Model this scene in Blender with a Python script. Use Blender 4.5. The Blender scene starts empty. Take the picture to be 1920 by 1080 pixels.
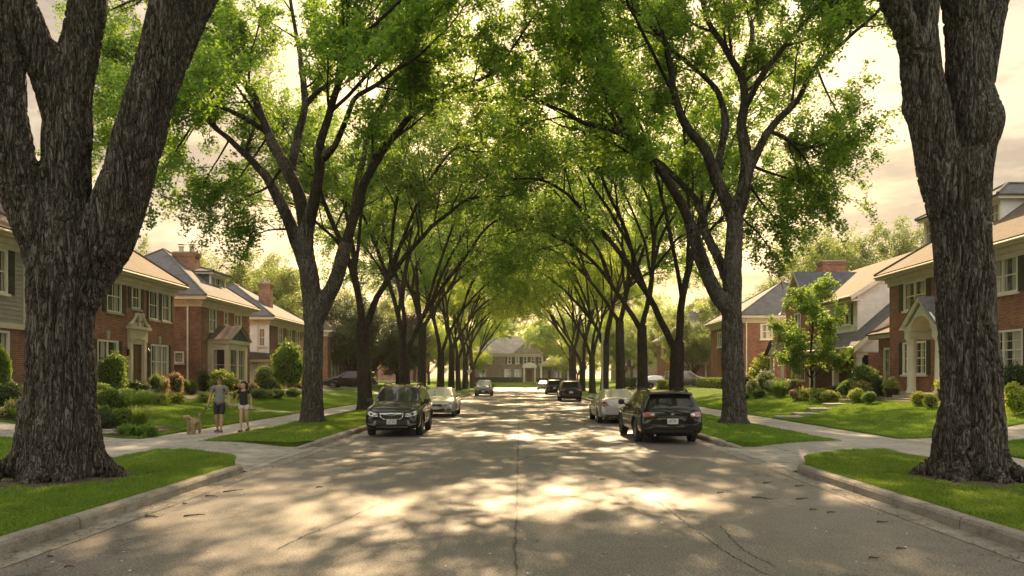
import bpy, bmesh, math, random
import numpy as np
from mathutils import Vector, Matrix, noise as mnoise
from mathutils.bvhtree import BVHTree
R = math.radians
scene = bpy.context.scene
COL = scene.collection
TAU = math.pi * 2

# ------------------------------------------------------------------ naming helpers
def tag(o, label=None, cat=None, group=None, kind=None):
    if label: o['label'] = label
    if cat: o['category'] = cat
    if group: o['group'] = group
    if kind: o['kind'] = kind
    return o

def empty(name, loc=(0, 0, 0), rz=0.0, label=None, cat=None, group=None):
    o = bpy.data.objects.new(name, None)
    COL.objects.link(o)
    o.location = loc
    o.rotation_euler = (0, 0, rz)
    o.empty_display_size = 0.3
    return tag(o, label, cat, group)

def link(name, me, parent=None):
    o = bpy.data.objects.new(name, me)
    COL.objects.link(o)
    if parent is not None: o.parent = parent
    return o

def copy_tree(src, loc=None, rz=None, scale=None, label=None, group=None, cat=None):
    r = src.copy(); COL.objects.link(r)
    if loc is not None: r.location = loc
    if rz is not None: r.rotation_euler = (0, 0, rz)
    if scale is not None: r.scale = scale if hasattr(scale, '__len__') else (scale,) * 3
    tag(r, label, cat, group)
    for ch in list(src.children):
        c = ch.copy(); COL.objects.link(c); c.parent = r
        for g in list(ch.children):
            d = g.copy(); COL.objects.link(d); d.parent = c
    return r

# ------------------------------------------------------------------ mesh builder
class MB:
    def __init__(s):
        s.v = []; s.f = []; s.m = []; s.mats = []
    def mi(s, mat):
        if mat not in s.mats: s.mats.append(mat)
        return s.mats.index(mat)
    def poly(s, pts, mat):
        b = len(s.v); s.v += [tuple(p) for p in pts]
        s.f.append(tuple(range(b, b + len(pts)))); s.m.append(s.mi(mat))
    def mesh(s, vs, fs, mat):
        b = len(s.v); s.v += [tuple(p) for p in vs]; k = s.mi(mat)
        for f in fs: s.f.append(tuple(i + b for i in f)); s.m.append(k)
    def box(s, x0, x1, y0, y1, z0, z1, mat):
        if x0 > x1: x0, x1 = x1, x0
        if y0 > y1: y0, y1 = y1, y0
        if z0 > z1: z0, z1 = z1, z0
        vs = [(x0,y0,z0),(x1,y0,z0),(x1,y1,z0),(x0,y1,z0),(x0,y0,z1),(x1,y0,z1),(x1,y1,z1),(x0,y1,z1)]
        s.mesh(vs, [(0,3,2,1),(4,5,6,7),(0,1,5,4),(1,2,6,5),(2,3,7,6),(3,0,4,7)], mat)
    def tube(s, pts, rads, n, mat, cap=True, squash=None):
        pts = [Vector(p) for p in pts]; b = len(s.v); k = s.mi(mat)
        up = Vector((0, 0, 1)); prev = None
        for i, p in enumerate(pts):
            d = (pts[min(i+1, len(pts)-1)] - pts[max(i-1, 0)]).normalized()
            if prev is None:
                a = d.cross(up) if abs(d.dot(up)) < .95 else d.cross(Vector((1, 0, 0)))
            else:
                a = prev - d * prev.dot(d)
            a.normalize(); prev = a; c = d.cross(a)
            r = rads[i] if hasattr(rads, '__len__') else rads
            for j in range(n):
                t = TAU * j / n
                s.v.append(tuple(p + a * (math.cos(t) * r) + c * (math.sin(t) * r)))
        for i in range(len(pts)-1):
            for j in range(n):
                q = (j+1) % n
                s.f.append((b+i*n+j, b+i*n+q, b+(i+1)*n+q, b+(i+1)*n+j)); s.m.append(k)
        if cap:
            s.f.append(tuple(b+j for j in reversed(range(n)))); s.m.append(k)
            e = b+(len(pts)-1)*n
            s.f.append(tuple(e+j for j in range(n))); s.m.append(k)
    def lathe(s, prof, n, mat, c=(0,0,0), axis='z'):
        b = len(s.v); k = s.mi(mat)
        for r, h in prof:
            for j in range(n):
                t = TAU*j/n; a, d = math.cos(t)*r, math.sin(t)*r
                p = (a, d, h) if axis == 'z' else ((h, a, d) if axis == 'x' else (a, h, d))
                s.v.append((p[0]+c[0], p[1]+c[1], p[2]+c[2]))
        for i in range(len(prof)-1):
            for j in range(n):
                q = (j+1) % n
                s.f.append((b+i*n+j, b+i*n+q, b+(i+1)*n+q, b+(i+1)*n+j)); s.m.append(k)
    def prism(s, pts2, axis, a0, a1, mat):
        """extrude a 2D outline. axis 'y': pts (x,z) ; axis 'x': pts (y,z) ; axis 'z': pts (x,y)"""
        def P(p, a):
            return (p[0], a, p[1]) if axis == 'y' else ((a, p[0], p[1]) if axis == 'x' else (p[0], p[1], a))
        n = len(pts2); b = len(s.v); k = s.mi(mat)
        s.v += [P(p, a0) for p in pts2] + [P(p, a1) for p in pts2]
        s.f.append(tuple(b+i for i in range(n))); s.m.append(k)
        s.f.append(tuple(b+n+i for i in reversed(range(n)))); s.m.append(k)
        for i in range(n):
            j = (i+1) % n
            s.f.append((b+i, b+n+i, b+n+j, b+j)); s.m.append(k)
    def build(s, name, parent=None, smooth=False, fixn=True, bevel=0):
        org = Vector((0, 0, 0))
        p = parent
        while p is not None: org += p.location; p = p.parent
        me = bpy.data.meshes.new(name)
        me.from_pydata([(x-org.x, y-org.y, z-org.z) for x, y, z in s.v], [], s.f)
        for m in s.mats: me.materials.append(m)
        me.polygons.foreach_set('material_index', s.m)
        if fixn:
            bm = bmesh.new(); bm.from_mesh(me)
            bmesh.ops.recalc_face_normals(bm, faces=bm.faces)
            bm.to_mesh(me); bm.free()
        me.update()
        uv = me.uv_layers.new(name='UVMap')
        data = np.zeros(len(me.loops)*2, dtype=np.float32)
        for f in me.polygons:
            n = f.normal
            if abs(n.z) > .98: T = Vector((1, 0, 0)); B = Vector((0, 1, 0))
            else:
                T = Vector((-n.y, n.x, 0)).normalized(); B = n.cross(T)
            for li in f.loop_indices:
                co = me.vertices[me.loops[li].vertex_index].co
                data[li*2] = co.dot(T); data[li*2+1] = co.dot(B)
        uv.data.foreach_set('uv', data)
        if smooth: me.polygons.foreach_set('use_smooth', [True]*len(me.polygons))
        o = link(name, me, parent)
        if bevel:
            bv = o.modifiers.new('bevel', 'BEVEL'); bv.width = bevel; bv.segments = 2; bv.limit_method = 'ANGLE'
        return o

def np_mesh(name, verts, faces, mats, mat_idx=None, smooth=False):
    """verts Nx3 array, faces MxK array (same K)"""
    me = bpy.data.meshes.new(name)
    nv, (nf, k) = len(verts), faces.shape
    me.vertices.add(nv); me.vertices.foreach_set('co', np.ascontiguousarray(verts, dtype=np.float32).ravel())
    me.loops.add(nf*k); me.loops.foreach_set('vertex_index', np.ascontiguousarray(faces, dtype=np.int32).ravel())
    me.polygons.add(nf)
    me.polygons.foreach_set('loop_start', np.arange(0, nf*k, k, dtype=np.int32))
    me.polygons.foreach_set('loop_total', np.full(nf, k, dtype=np.int32))
    for m in mats: me.materials.append(m)
    if mat_idx is not None: me.polygons.foreach_set('material_index', mat_idx)
    if smooth: me.polygons.foreach_set('use_smooth', np.ones(nf, dtype=bool))
    me.update(calc_edges=True); me.validate()
    return me

def baked(o):
    """evaluated copy of an object's mesh"""
    dg = bpy.context.evaluated_depsgraph_get()
    dg.update()
    return bpy.data.meshes.new_from_object(o.evaluated_get(dg))

# ------------------------------------------------------------------ materials
def newmat(name):
    m = bpy.data.materials.new(name); m.use_nodes = True
    nt = m.node_tree; nt.nodes.clear()
    out = nt.nodes.new('ShaderNodeOutputMaterial')
    return m, nt, out
def N(nt, t, **kw):
    n = nt.nodes.new(t)
    for k, v in kw.items():
        if k in n.inputs.keys(): n.inputs[k].default_value = v
        else: setattr(n, k, v)
    return n
def L(nt, a, b): nt.links.new(a, b)
def rgb(c): return (c[0], c[1], c[2], 1.0)
def setin(n, k, v):
    n.inputs[k].default_value = v

def princ(nt, out, color=None, rough=.6, metal=0, spec=.5, coat=0):
    p = N(nt, 'ShaderNodeBsdfPrincipled')
    if color is not None: p.inputs['Base Color'].default_value = rgb(color)
    p.inputs['Roughness'].default_value = rough
    p.inputs['Metallic'].default_value = metal
    p.inputs['Specular IOR Level'].default_value = spec
    if coat:
        p.inputs['Coat Weight'].default_value = coat; p.inputs['Coat Roughness'].default_value = .04
    L(nt, p.outputs[0], out.inputs[0])
    return p

def coords(nt, kind='Object', scale=(1,1,1)):
    tc = N(nt, 'ShaderNodeTexCoord'); mp = N(nt, 'ShaderNodeMapping')
    mp.inputs['Scale'].default_value = scale
    L(nt, tc.outputs[kind], mp.inputs[0])
    return mp.outputs[0]
def noise_tex(nt, vec, scale, detail=4, rough=.6):
    n = N(nt, 'ShaderNodeTexNoise'); n.inputs['Scale'].default_value = scale
    n.inputs['Detail'].default_value = detail; n.inputs['Roughness'].default_value = rough
    if vec is not None: L(nt, vec, n.inputs['Vector'])
    return n.outputs['Fac']
def ramp(nt, fac, stops):
    r = N(nt, 'ShaderNodeValToRGB')
    el = r.color_ramp.elements
    while len(el) < len(stops): el.new(.5)
    for e, (p, c) in zip(el, stops):
        e.position = p; e.color = rgb(c) if hasattr(c, '__len__') else (c, c, c, 1)
    L(nt, fac, r.inputs[0])
    return r.outputs[0]
def mixc(nt, fac, a, b, mode='MIX'):
    m = N(nt, 'ShaderNodeMix'); m.data_type = 'RGBA'; m.blend_type = mode
    for sock, v in ((m.inputs[0], fac), (m.inputs[6], a), (m.inputs[7], b)):
        if hasattr(v, 'is_linked') or isinstance(v, bpy.types.NodeSocket): L(nt, v, sock)
        else: sock.default_value = v if not hasattr(v, '__len__') else rgb(v)
    return m.outputs[2]
def math_n(nt, op, a, b=0.0, clamp=False):
    m = N(nt, 'ShaderNodeMath'); m.operation = op; m.use_clamp = clamp
    for i, v in enumerate((a, b)):
        if isinstance(v, bpy.types.NodeSocket): L(nt, v, m.inputs[i])
        else: m.inputs[i].default_value = v
    return m.outputs[0]
def bump(nt, p, h, strength=.4, dist=.02):
    b = N(nt, 'ShaderNodeBump'); b.inputs['Strength'].default_value = strength; b.inputs['Distance'].default_value = dist
    L(nt, h, b.inputs['Height']); L(nt, b.outputs[0], p.inputs['Normal'])

def m_plain(name, color, rough=.6, metal=0, spec=.5, coat=0, var=.12, vscale=3.0, bumpy=0):
    m, nt, out = newmat(name); p = princ(nt, out, color, rough, metal, spec, coat)
    if var:
        n = noise_tex(nt, coords(nt), vscale, 5)
        lo = [c*(1-var) for c in color]; hi = [min(1, c*(1+var)) for c in color]
        L(nt, ramp(nt, n, [(.3, lo), (.7, hi)]), p.inputs['Base Color'])
        if bumpy: bump(nt, p, noise_tex(nt, coords(nt), vscale*12, 3), bumpy, .01)
    return m

def m_brick(name, c1, c2, mortar, sx=.21, sy=.075):
    m, nt, out = newmat(name); p = princ(nt, out, rough=.9, spec=.2)
    uv = N(nt, 'ShaderNodeUVMap').outputs[0]
    b = N(nt, 'ShaderNodeTexBrick'); L(nt, uv, b.inputs['Vector'])
    b.inputs['Scale'].default_value = 1; b.inputs['Brick Width'].default_value = sx; b.inputs['Row Height'].default_value = sy
    b.inputs['Mortar Size'].default_value = .008; b.inputs['Mortar Smooth'].default_value = .3
    b.inputs['Color1'].default_value = rgb(c1); b.inputs['Color2'].default_value = rgb(c2); b.inputs['Mortar'].default_value = rgb(mortar)
    b.inputs['Bias'].default_value = 0
    n = noise_tex(nt, coords(nt), 1.3, 6, .7)
    v = ramp(nt, n, [(.3, (.62, .62, .66)), (.7, (1.25, 1.18, 1.1))])
    n2 = noise_tex(nt, coords(nt), 14, 2)
    v2 = ramp(nt, n2, [(.35, (.75, .72, .7)), (.65, (1.2, 1.2, 1.2))])
    c = mixc(nt, 1.0, b.outputs['Color'], v, 'MULTIPLY'); c = mixc(nt, .7, c, v2, 'MULTIPLY')
    L(nt, c, p.inputs['Base Color'])
    inv = math_n(nt, 'SUBTRACT', 1.0, b.outputs['Fac'])
    bump(nt, p, inv, .8, .012)
    return m

def m_siding(name, color, pitch=.16):
    m, nt, out = newmat(name); p = princ(nt, out, color, .6, spec=.3)
    uv = N(nt, 'ShaderNodeUVMap').outputs[0]
    s = N(nt, 'ShaderNodeSeparateXYZ'); L(nt, uv, s.inputs[0])
    fr = math_n(nt, 'FRACT', math_n(nt, 'DIVIDE', s.outputs[1], pitch))
    h = math_n(nt, 'SUBTRACT', 1.0, fr)
    n = noise_tex(nt, coords(nt), 2.0, 5)
    L(nt, ramp(nt, n, [(.3, [c*.85 for c in color]), (.7, [min(1, c*1.08) for c in color])]), p.inputs['Base Color'])
    return m

def m_shingle(name, c1, c2):
    m, nt, out = newmat(name); p = princ(nt, out, rough=.85, spec=.3)
    uv = N(nt, 'ShaderNodeUVMap').outputs[0]
    b = N(nt, 'ShaderNodeTexBrick'); L(nt, uv, b.inputs['Vector'])
    b.inputs['Scale'].default_value = 1; b.inputs['Brick Width'].default_value = .3; b.inputs['Row Height'].default_value = .14
    b.inputs['Mortar Size'].default_value = .006
    b.inputs['Color1'].default_value = rgb(c1); b.inputs['Color2'].default_value = rgb(c2)
    b.inputs['Mortar'].default_value = rgb([c*.45 for c in c1])
    n = noise_tex(nt, coords(nt), .9, 6, .7)
    v = ramp(nt, n, [(.3, (.7, .7, .7)), (.7, (1.2, 1.15, 1.1))])
    n2 = noise_tex(nt, coords(nt), 30, 2)
    v2 = ramp(nt, n2, [(.3, (.8, .8, .8)), (.7, (1.2, 1.2, 1.2))])
    c = mixc(nt, 1.0, b.outputs['Color'], v, 'MULTIPLY'); c = mixc(nt, 1.0, c, v2, 'MULTIPLY')
    L(nt, c, p.inputs['Base Color'])
    s = N(nt, 'ShaderNodeSeparateXYZ'); L(nt, uv, s.inputs[0])
    fr = math_n(nt, 'FRACT', math_n(nt, 'DIVIDE', s.outputs[1], .14))
    bump(nt, p, math_n(nt, 'SUBTRACT', 1.0, fr), .7, .015)
    return m

def m_leaf(name, dark, light, trans=(.25,.5,.05), tw=.45, rough=.55):
    m, nt, out = newmat(name)
    g = N(nt, 'ShaderNodeNewGeometry')
    oi = N(nt, 'ShaderNodeObjectInfo')
    n = noise_tex(nt, coords(nt), .55, 3)
    f = math_n(nt, 'ADD', math_n(nt, 'MULTIPLY', g.outputs['Random Per Island'], .55), math_n(nt, 'MULTIPLY', n, .6))
    c = ramp(nt, f, [(.2, dark), (.85, light)])
    hs = N(nt, 'ShaderNodeHueSaturation')
    L(nt, c, hs.inputs['Color'])
    L(nt, math_n(nt, 'ADD', math_n(nt, 'MULTIPLY', oi.outputs['Random'], .03), .485), hs.inputs['Hue'])
    p = N(nt, 'ShaderNodeBsdfPrincipled'); p.inputs['Roughness'].default_value = rough
    p.inputs['Specular IOR Level'].default_value = .35
    L(nt, hs.outputs[0], p.inputs['Base Color'])
    t = N(nt, 'ShaderNodeBsdfTranslucent')
    tc = mixc(nt, .5, hs.outputs[0], trans)
    L(nt, tc, t.inputs[0])
    mx = N(nt, 'ShaderNodeMixShader'); mx.inputs[0].default_value = tw
    L(nt, p.outputs[0], mx.inputs[1]); L(nt, t.outputs[0], mx.inputs[2]); L(nt, mx.outputs[0], out.inputs[0])
    return m

def m_bark(name, c1, c2, sc=1.0, strength=.7):
    m, nt, out = newmat(name); p = princ(nt, out, rough=.92, spec=.12)
    es = []
    wp = noise_tex(nt, coords(nt, 'Object', (9*sc, 9*sc, 4*sc)), 1.0, 2)
    for k in range(2):
        mp = N(nt, 'ShaderNodeMapping'); tc = N(nt, 'ShaderNodeTexCoord'); mp.inputs['Scale'].default_value = (18*sc, 18*sc, 2.3*sc); mp.inputs['Location'].default_value = (k*13.3, k*7.1, k*5.7)
        L(nt, tc.outputs['Object'], mp.inputs[0])
        n = N(nt, 'ShaderNodeTexNoise'); n.inputs['Scale'].default_value = 1; n.inputs['Detail'].default_value = 1.5; n.inputs['Distortion'].default_value = .8; L(nt, mp.outputs[0], n.inputs['Vector'])
        es.append(math_n(nt, 'ABSOLUTE', math_n(nt, 'SUBTRACT', n.outputs['Fac'], .5)))
    mn = math_n(nt, 'MINIMUM', es[0], es[1])
    n1 = noise_tex(nt, coords(nt, 'Object', (1, 1, .35)), 2.2, 6, .7)
    n2 = noise_tex(nt, coords(nt, 'Object', (40, 40, 12)), 1.0, 5, .75)
    c = ramp(nt, n1, [(.3, c1), (.7, c2)])
    c = mixc(nt, .9, c, ramp(nt, n2, [(.3, (.68, .68, .68)), (.7, (1.3, 1.3, 1.3))]), 'MULTIPLY')
    e = ramp(nt, mn, [(0, 0.0), (.07, 1.0)])
    c = mixc(nt, 1.0, c, mixc(nt, e, (.32, .28, .245), (1.12, 1.12, 1.12)), 'MULTIPLY')
    L(nt, c, p.inputs['Base Color'])
    h = math_n(nt, 'ADD', e, math_n(nt, 'MULTIPLY', n2, .7))
    bump(nt, p, h, strength, .05)
    return m

def m_glass_dark(name, tint=(.015, .018, .02), rough=.05):
    m, nt, out = newmat(name); p = princ(nt, out, tint, rough, spec=.8)
    bump(nt, p, noise_tex(nt, coords(nt), 1.5, 2), .06, .02)
    return m

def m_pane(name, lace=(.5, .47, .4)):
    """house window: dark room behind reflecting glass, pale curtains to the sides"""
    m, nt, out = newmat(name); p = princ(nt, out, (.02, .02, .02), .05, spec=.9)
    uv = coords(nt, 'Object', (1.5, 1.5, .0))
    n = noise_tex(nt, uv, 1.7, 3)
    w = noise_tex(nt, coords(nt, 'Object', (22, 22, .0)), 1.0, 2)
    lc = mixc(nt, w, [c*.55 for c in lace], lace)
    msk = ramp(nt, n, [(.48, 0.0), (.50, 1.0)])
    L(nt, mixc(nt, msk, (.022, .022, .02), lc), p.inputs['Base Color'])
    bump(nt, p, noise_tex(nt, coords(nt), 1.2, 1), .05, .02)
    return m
M = {}
M['leaf'] = m_leaf('elm_leaf', (.026, .088, .012), (.125, .27, .026), (.50, .72, .06), .53)
M['leaf_far_lit'] = m_leaf('elm_leaf_bright', (.10, .19, .024), (.32, .42, .045), (.74, .88, .09), .62)  # lit copy of the elm leaf: far-end glow put into its colour
M['leaf_back'] = m_leaf('back_tree_leaf', (.06, .11, .022), (.18, .25, .042), (.50, .60, .10), .48)
M['leaf_maple'] = m_leaf('maple_leaf', (.07, .15, .02), (.20, .32, .035), (.45, .66, .06), .5)
M['leaf_dark'] = m_leaf('evergreen_leaf', (.025, .05, .014), (.075, .12, .03), (.16, .26, .05), .25)
M['leaf_red'] = m_leaf('purple_leaf', (.045, .022, .018), (.12, .06, .04), (.3, .12, .06), .3)
M['leaf_lime'] = m_leaf('lime_leaf', (.12, .19, .02), (.36, .44, .055), (.6, .66, .1), .45)
M['leaf_shrub'] = m_leaf('shrub_leaf', (.045, .10, .018), (.17, .27, .04), (.4, .58, .07), .4)
M['petal_pink'] = m_leaf('pink_petal', (.45, .20, .17), (.75, .45, .36), (.8, .5, .4), .35)
M['petal_white'] = m_leaf('white_petal', (.55, .52, .42), (.8, .78, .66), (.8, .8, .6), .35)
M['grass_blade'] = m_leaf('grass_blade', (.06, .135, .015), (.21, .33, .038), (.42, .58, .06), .4)
M['bark'] = m_bark('elm_bark', (.12, .108, .094), (.215, .195, .17), 1.0, .9)
M['bark_small'] = m_bark('elm_bark_fine', (.05, .042, .034), (.10, .088, .07), 1.3, .9)
M['stem'] = m_plain('stem_wood', (.09, .07, .05), .9, var=.3, vscale=9)
M['brick_red'] = m_brick('red_brick', (.37, .150, .088), (.23, .10, .065), (.38, .32, .26))
M['brick_dark'] = m_brick('dark_brick', (.31, .145, .095), (.20, .10, .072), (.33, .27, .22))
M['brick_tan'] = m_brick('tan_brick', (.40, .20, .12), (.27, .13, .085), (.36, .3, .23))
M['brick_grey'] = m_brick('greybrown_brick', (.32, .25, .20), (.23, .18, .145), (.34, .3, .26))
M['siding_grey'] = m_siding('greige_siding', (.33, .31, .27), .17)
M['siding_white'] = m_siding('white_siding', (.82, .80, .76), .17)
M['trim'] = m_plain('white_trim', (.74, .70, .60), .5, var=.1, vscale=2, bumpy=.05)
M['cream'] = m_plain('cream_trim', (.62, .55, .42), .6, var=.12, vscale=2, bumpy=.05)
M['stone'] = m_plain('limestone', (.42, .38, .31), .85, var=.2, vscale=4, bumpy=.3)
M['roof_brown'] = m_shingle('brown_shingle', (.145, .108, .082), (.105, .079, .062))
M['roof_pale'] = m_shingle('pale_shingle', (.36, .32, .28), (.28, .25, .22))
M['roof_grey'] = m_shingle('grey_shingle', (.135, .135, .14), (.09, .092, .1))
M['roof_slate'] = m_shingle('blue_slate', (.085, .10, .125), (.055, .065, .085))
M['shutter'] = m_plain('dark_shutter', (.032, .034, .030), .55, var=.15)
M['pane'] = m_pane('window_pane')
M['pane_lace'] = m_pane('lace_pane', (.62, .58, .5))
M['door_wood'] = m_plain('door_wood', (.12, .065, .035), .45, var=.25, vscale=6)
M['door_green'] = m_plain('dark_door', (.03, .035, .03), .4, var=.1)
M['dark'] = m_plain('dark_void', (.012, .011, .010), .9, var=0)
M['mulch'] = m_plain('mulch_soil', (.05, .034, .022), .95, var=.5, vscale=14, bumpy=.9)
M['black_iron'] = m_plain('black_iron', (.02, .02, .02), .4, metal=.6, var=0)
M['terracotta'] = m_plain('dark_pot', (.045, .035, .03), .5, var=.2)
M['rock'] = m_plain('grey_rock', (.24, .22, .19), .9, var=.35, vscale=5, bumpy=.6)

def m_road():
    m, nt, out = newmat('asphalt'); p = princ(nt, out, rough=.62, spec=.42)
    big = noise_tex(nt, coords(nt, 'Object', (.5, .12, 1)), 1.0, 6, .65)
    mid = noise_tex(nt, coords(nt), 2.2, 5, .7)
    agg = noise_tex(nt, coords(nt), 42, 3, .75)
    vo = N(nt, 'ShaderNodeTexVoronoi'); vo.inputs['Scale'].default_value = 75; L(nt, coords(nt), vo.inputs['Vector'])
    c = ramp(nt, big, [(.25, (.112, .106, .100)), (.75, (.176, .166, .156))])
    c = mixc(nt, .6, c, ramp(nt, mid, [(.3, (.72, .72, .74)), (.7, (1.2, 1.18, 1.15))]), 'MULTIPLY')
    c = mixc(nt, 1.0, c, ramp(nt, agg, [(.35, (.38, .38, .38)), (.5, (1, 1, 1)), (.68, (2.1, 2.0, 1.85))]), 'MULTIPLY')
    c = mixc(nt, .45, c, ramp(nt, vo.outputs['Color'], [(.1, (.55, .55, .55)), (.9, (1.5, 1.45, 1.35))]), 'MULTIPLY')
    # centre seam and cracks
    tc = N(nt, 'ShaderNodeTexCoord'); sp = N(nt, 'ShaderNodeSeparateXYZ'); L(nt, tc.outputs['Object'], sp.inputs[0])
    wob = math_n(nt, 'MULTIPLY', math_n(nt, 'SUBTRACT', noise_tex(nt, coords(nt, 'Object', (0, 1, 0)), 1.1, 5, .7), .5), .16)
    dx = math_n(nt, 'ABSOLUTE', math_n(nt, 'ADD', math_n(nt, 'ADD', sp.outputs[0], .05), wob))
    brk = noise_tex(nt, coords(nt, 'Object', (3, 1.2, 0)), 2.0, 4, .7)
    wid = math_n(nt, 'MULTIPLY', brk, .045)
    seam = math_n(nt, 'LESS_THAN', dx, math_n(nt, 'SUBTRACT', wid, .008))
    pale = ramp(nt, math_n(nt, 'ABSOLUTE', math_n(nt, 'ADD', dx, -.09)), [(0, (1.25, 1.22, 1.18)), (.1, (1, 1, 1))])
    c = mixc(nt, .7, c, pale, 'MULTIPLY')
    nzv = N(nt, 'ShaderNodeTexNoise'); nzv.inputs['Scale'].default_value = 1.6; nzv.inputs['Detail'].default_value = 6; nzv.inputs['Roughness'].default_value = .75
    L(nt, coords(nt), nzv.inputs['Vector'])
    sc_ = N(nt, 'ShaderNodeVectorMath'); sc_.operation = 'SCALE'; sc_.inputs['Scale'].default_value = .9; L(nt, nzv.outputs['Color'], sc_.inputs[0])
    ad = N(nt, 'ShaderNodeVectorMath'); ad.operation = 'ADD'; L(nt, coords(nt, 'Object', (.5, .16, 1)), ad.inputs[0]); L(nt, sc_.outputs[0], ad.inputs[1])
    v2 = N(nt, 'ShaderNodeTexVoronoi'); v2.feature = 'DISTANCE_TO_EDGE'; v2.inputs['Scale'].default_value = .55; L(nt, ad.outputs[0], v2.inputs['Vector'])
    msk = ramp(nt, noise_tex(nt, coords(nt, 'Object', (.25, .1, 1)), 1.4, 3), [(.42, 0.0), (.52, 1.0)])
    crk = math_n(nt, 'MULTIPLY', math_n(nt, 'LESS_THAN', v2.outputs['Distance'], math_n(nt, 'MULTIPLY', brk, .016)), msk)
    dark = math_n(nt, 'MAXIMUM', seam, crk)
    c = mixc(nt, math_n(nt, 'MULTIPLY', dark, .8), c, (.025, .021, .017))
    L(nt, c, p.inputs['Base Color'])
    L(nt, ramp(nt, big, [(.3, .5), (.7, .68)]), p.inputs['Roughness'])
    h = math_n(nt, 'SUBTRACT', math_n(nt, 'ADD', agg, math_n(nt, 'MULTIPLY', mid, .5)), math_n(nt, 'MULTIPLY', dark, 1.2))
    bump(nt, p, h, .55, .012)
    return m
M['road'] = m_road()

def m_concrete(name, base, joint=None):
    m, nt, out = newmat(name); p = princ(nt, out, rough=.85, spec=.25)
    n1 = noise_tex(nt, coords(nt), .8, 6, .7); n2 = noise_tex(nt, coords(nt), 35, 3, .7)
    c = ramp(nt, n1, [(.3, [v*.72 for v in base]), (.7, [v*1.15 for v in base])])
    c = mixc(nt, .8, c, ramp(nt, n2, [(.3, (.72, .72, .72)), (.7, (1.25, 1.25, 1.25))]), 'MULTIPLY')
    st = noise_tex(nt, coords(nt, 'Object', (1, 1, 3)), 3.2, 6, .8)
    c = mixc(nt, .6, c, ramp(nt, st, [(.38, (.5, .46, .4)), (.52, (1, 1, 1))]), 'MULTIPLY')
    h = n2
    if joint:
        sp = N(nt, 'ShaderNodeSeparateXYZ'); tc = N(nt, 'ShaderNodeTexCoord'); L(nt, tc.outputs['Object'], sp.inputs[0])
        j = None
        for ax, pitch in joint:
            fr = math_n(nt, 'FRACT', math_n(nt, 'ADD', math_n(nt, 'DIVIDE', sp.outputs[ax], pitch), .35))
            k = math_n(nt, 'LESS_THAN', math_n(nt, 'ABSOLUTE', math_n(nt, 'SUBTRACT', fr, .5)), .011/pitch)
            j = k if j is None else math_n(nt, 'MAXIMUM', j, k)
        c = mixc(nt, math_n(nt, 'MULTIPLY', j, .75), c, (.06, .05, .04))
        h = math_n(nt, 'SUBTRACT', n2, math_n(nt, 'MULTIPLY', j, 1.5))
    L(nt, c, p.inputs['Base Color']); bump(nt, p, h, .4, .01)
    return m
M['walk'] = m_concrete('sidewalk_concrete', (.37, .35, .32), [(1, 1.55)])
M['apron'] = m_concrete('driveway_concrete', (.35, .33, .30), [(0, 3.1)])
M['kerb'] = m_concrete('kerb_concrete', (.30, .275, .24), [(1, 3.05)])
M['gutter'] = m_concrete('gutter_concrete', (.28, .262, .235), [(1, 3.05)])
M['slab'] = m_concrete('step_slab', (.42, .40, .37))

def m_turf():
    m, nt, out = newmat('turf'); p = princ(nt, out, rough=.95, spec=.04)
    n1 = noise_tex(nt, coords(nt), .35, 6, .6); n2 = noise_tex(nt, coords(nt), 9, 5, .8); n3 = noise_tex(nt, coords(nt), 60, 2, .8)
    c = ramp(nt, n1, [(.3, (.075, .14, .018)), (.7, (.15, .24, .03))])
    c = mixc(nt, 1.0, c, ramp(nt, n2, [(.3, (.6, .62, .6)), (.7, (1.4, 1.35, 1.3))]), 'MULTIPLY')
    c = mixc(nt, 1.0, c, ramp(nt, n3, [(.3, (.45, .45, .4)), (.7, (1.6, 1.55, 1.4))]), 'MULTIPLY')
    L(nt, c, p.inputs['Base Color'])
    bump(nt, p, math_n(nt, 'ADD', n3, n2), .9, .04)
    return m
M['turf'] = m_turf()
M['crack'] = m_plain('crack_dirt', (.03, .026, .022), .95, var=.4, vscale=20)
M['earth'] = m_plain('bare_earth', (.07, .05, .033), .95, var=.5, vscale=6, bumpy=.8)
# ------------------------------------------------------------------ ground
def sm(t): t = max(0, min(1, t)); return t*t*(3-2*t)
def hz(x, y):
    """height of the lots either side of the street"""
    a = abs(x)
    h = .17 + .73*sm((a-10.9)/6.0)
    h += .05*mnoise.noise(Vector((x*.3, y*.3, 0)))*sm((a-11)/2)
    return h
def grid_sheet(name, mat, xs, ys, hf, skirt=0.0, kind='structure', inside=None, label=None):
    nx, ny = len(xs), len(ys)
    X, Y = np.meshgrid(xs, ys, indexing='ij')
    Z = np.array([[hf(x, y) for y in ys] for x in xs])
    v = np.stack([X, Y, Z], -1).reshape(-1, 3)
    idx = np.arange(nx*ny).reshape(nx, ny)
    f = np.stack([idx[:-1, :-1], idx[1:, :-1], idx[1:, 1:], idx[:-1, 1:]], -1).reshape(-1, 4)
    if skirt:
        ring = np.concatenate([idx[:, 0], idx[-1, 1:], idx[-2::-1, -1], idx[0, -2:0:-1]])
        low = v[ring].copy(); low[:, 2] -= skirt; b = len(v); v = np.concatenate([v, low])
        n = len(ring); k = np.arange(n); k2 = (k+1) % n
        f = np.concatenate([f, np.stack([ring[k2], ring[k], b+k, b+k2], -1)])
    me = np_mesh(name, v, f, [mat], smooth=True)
    o = link(name, me); tag(o, kind=kind)
    return o
def flat(name, pts, z, mat, thick=0.0, kind='structure'):
    mb = MB()
    if thick: mb.prism(pts, 'z', z-thick, z, mat)
    else: mb.poly([(x, y, z) for x, y in pts], mat)
    o = mb.build(name); tag(o, kind=kind); return o

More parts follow.
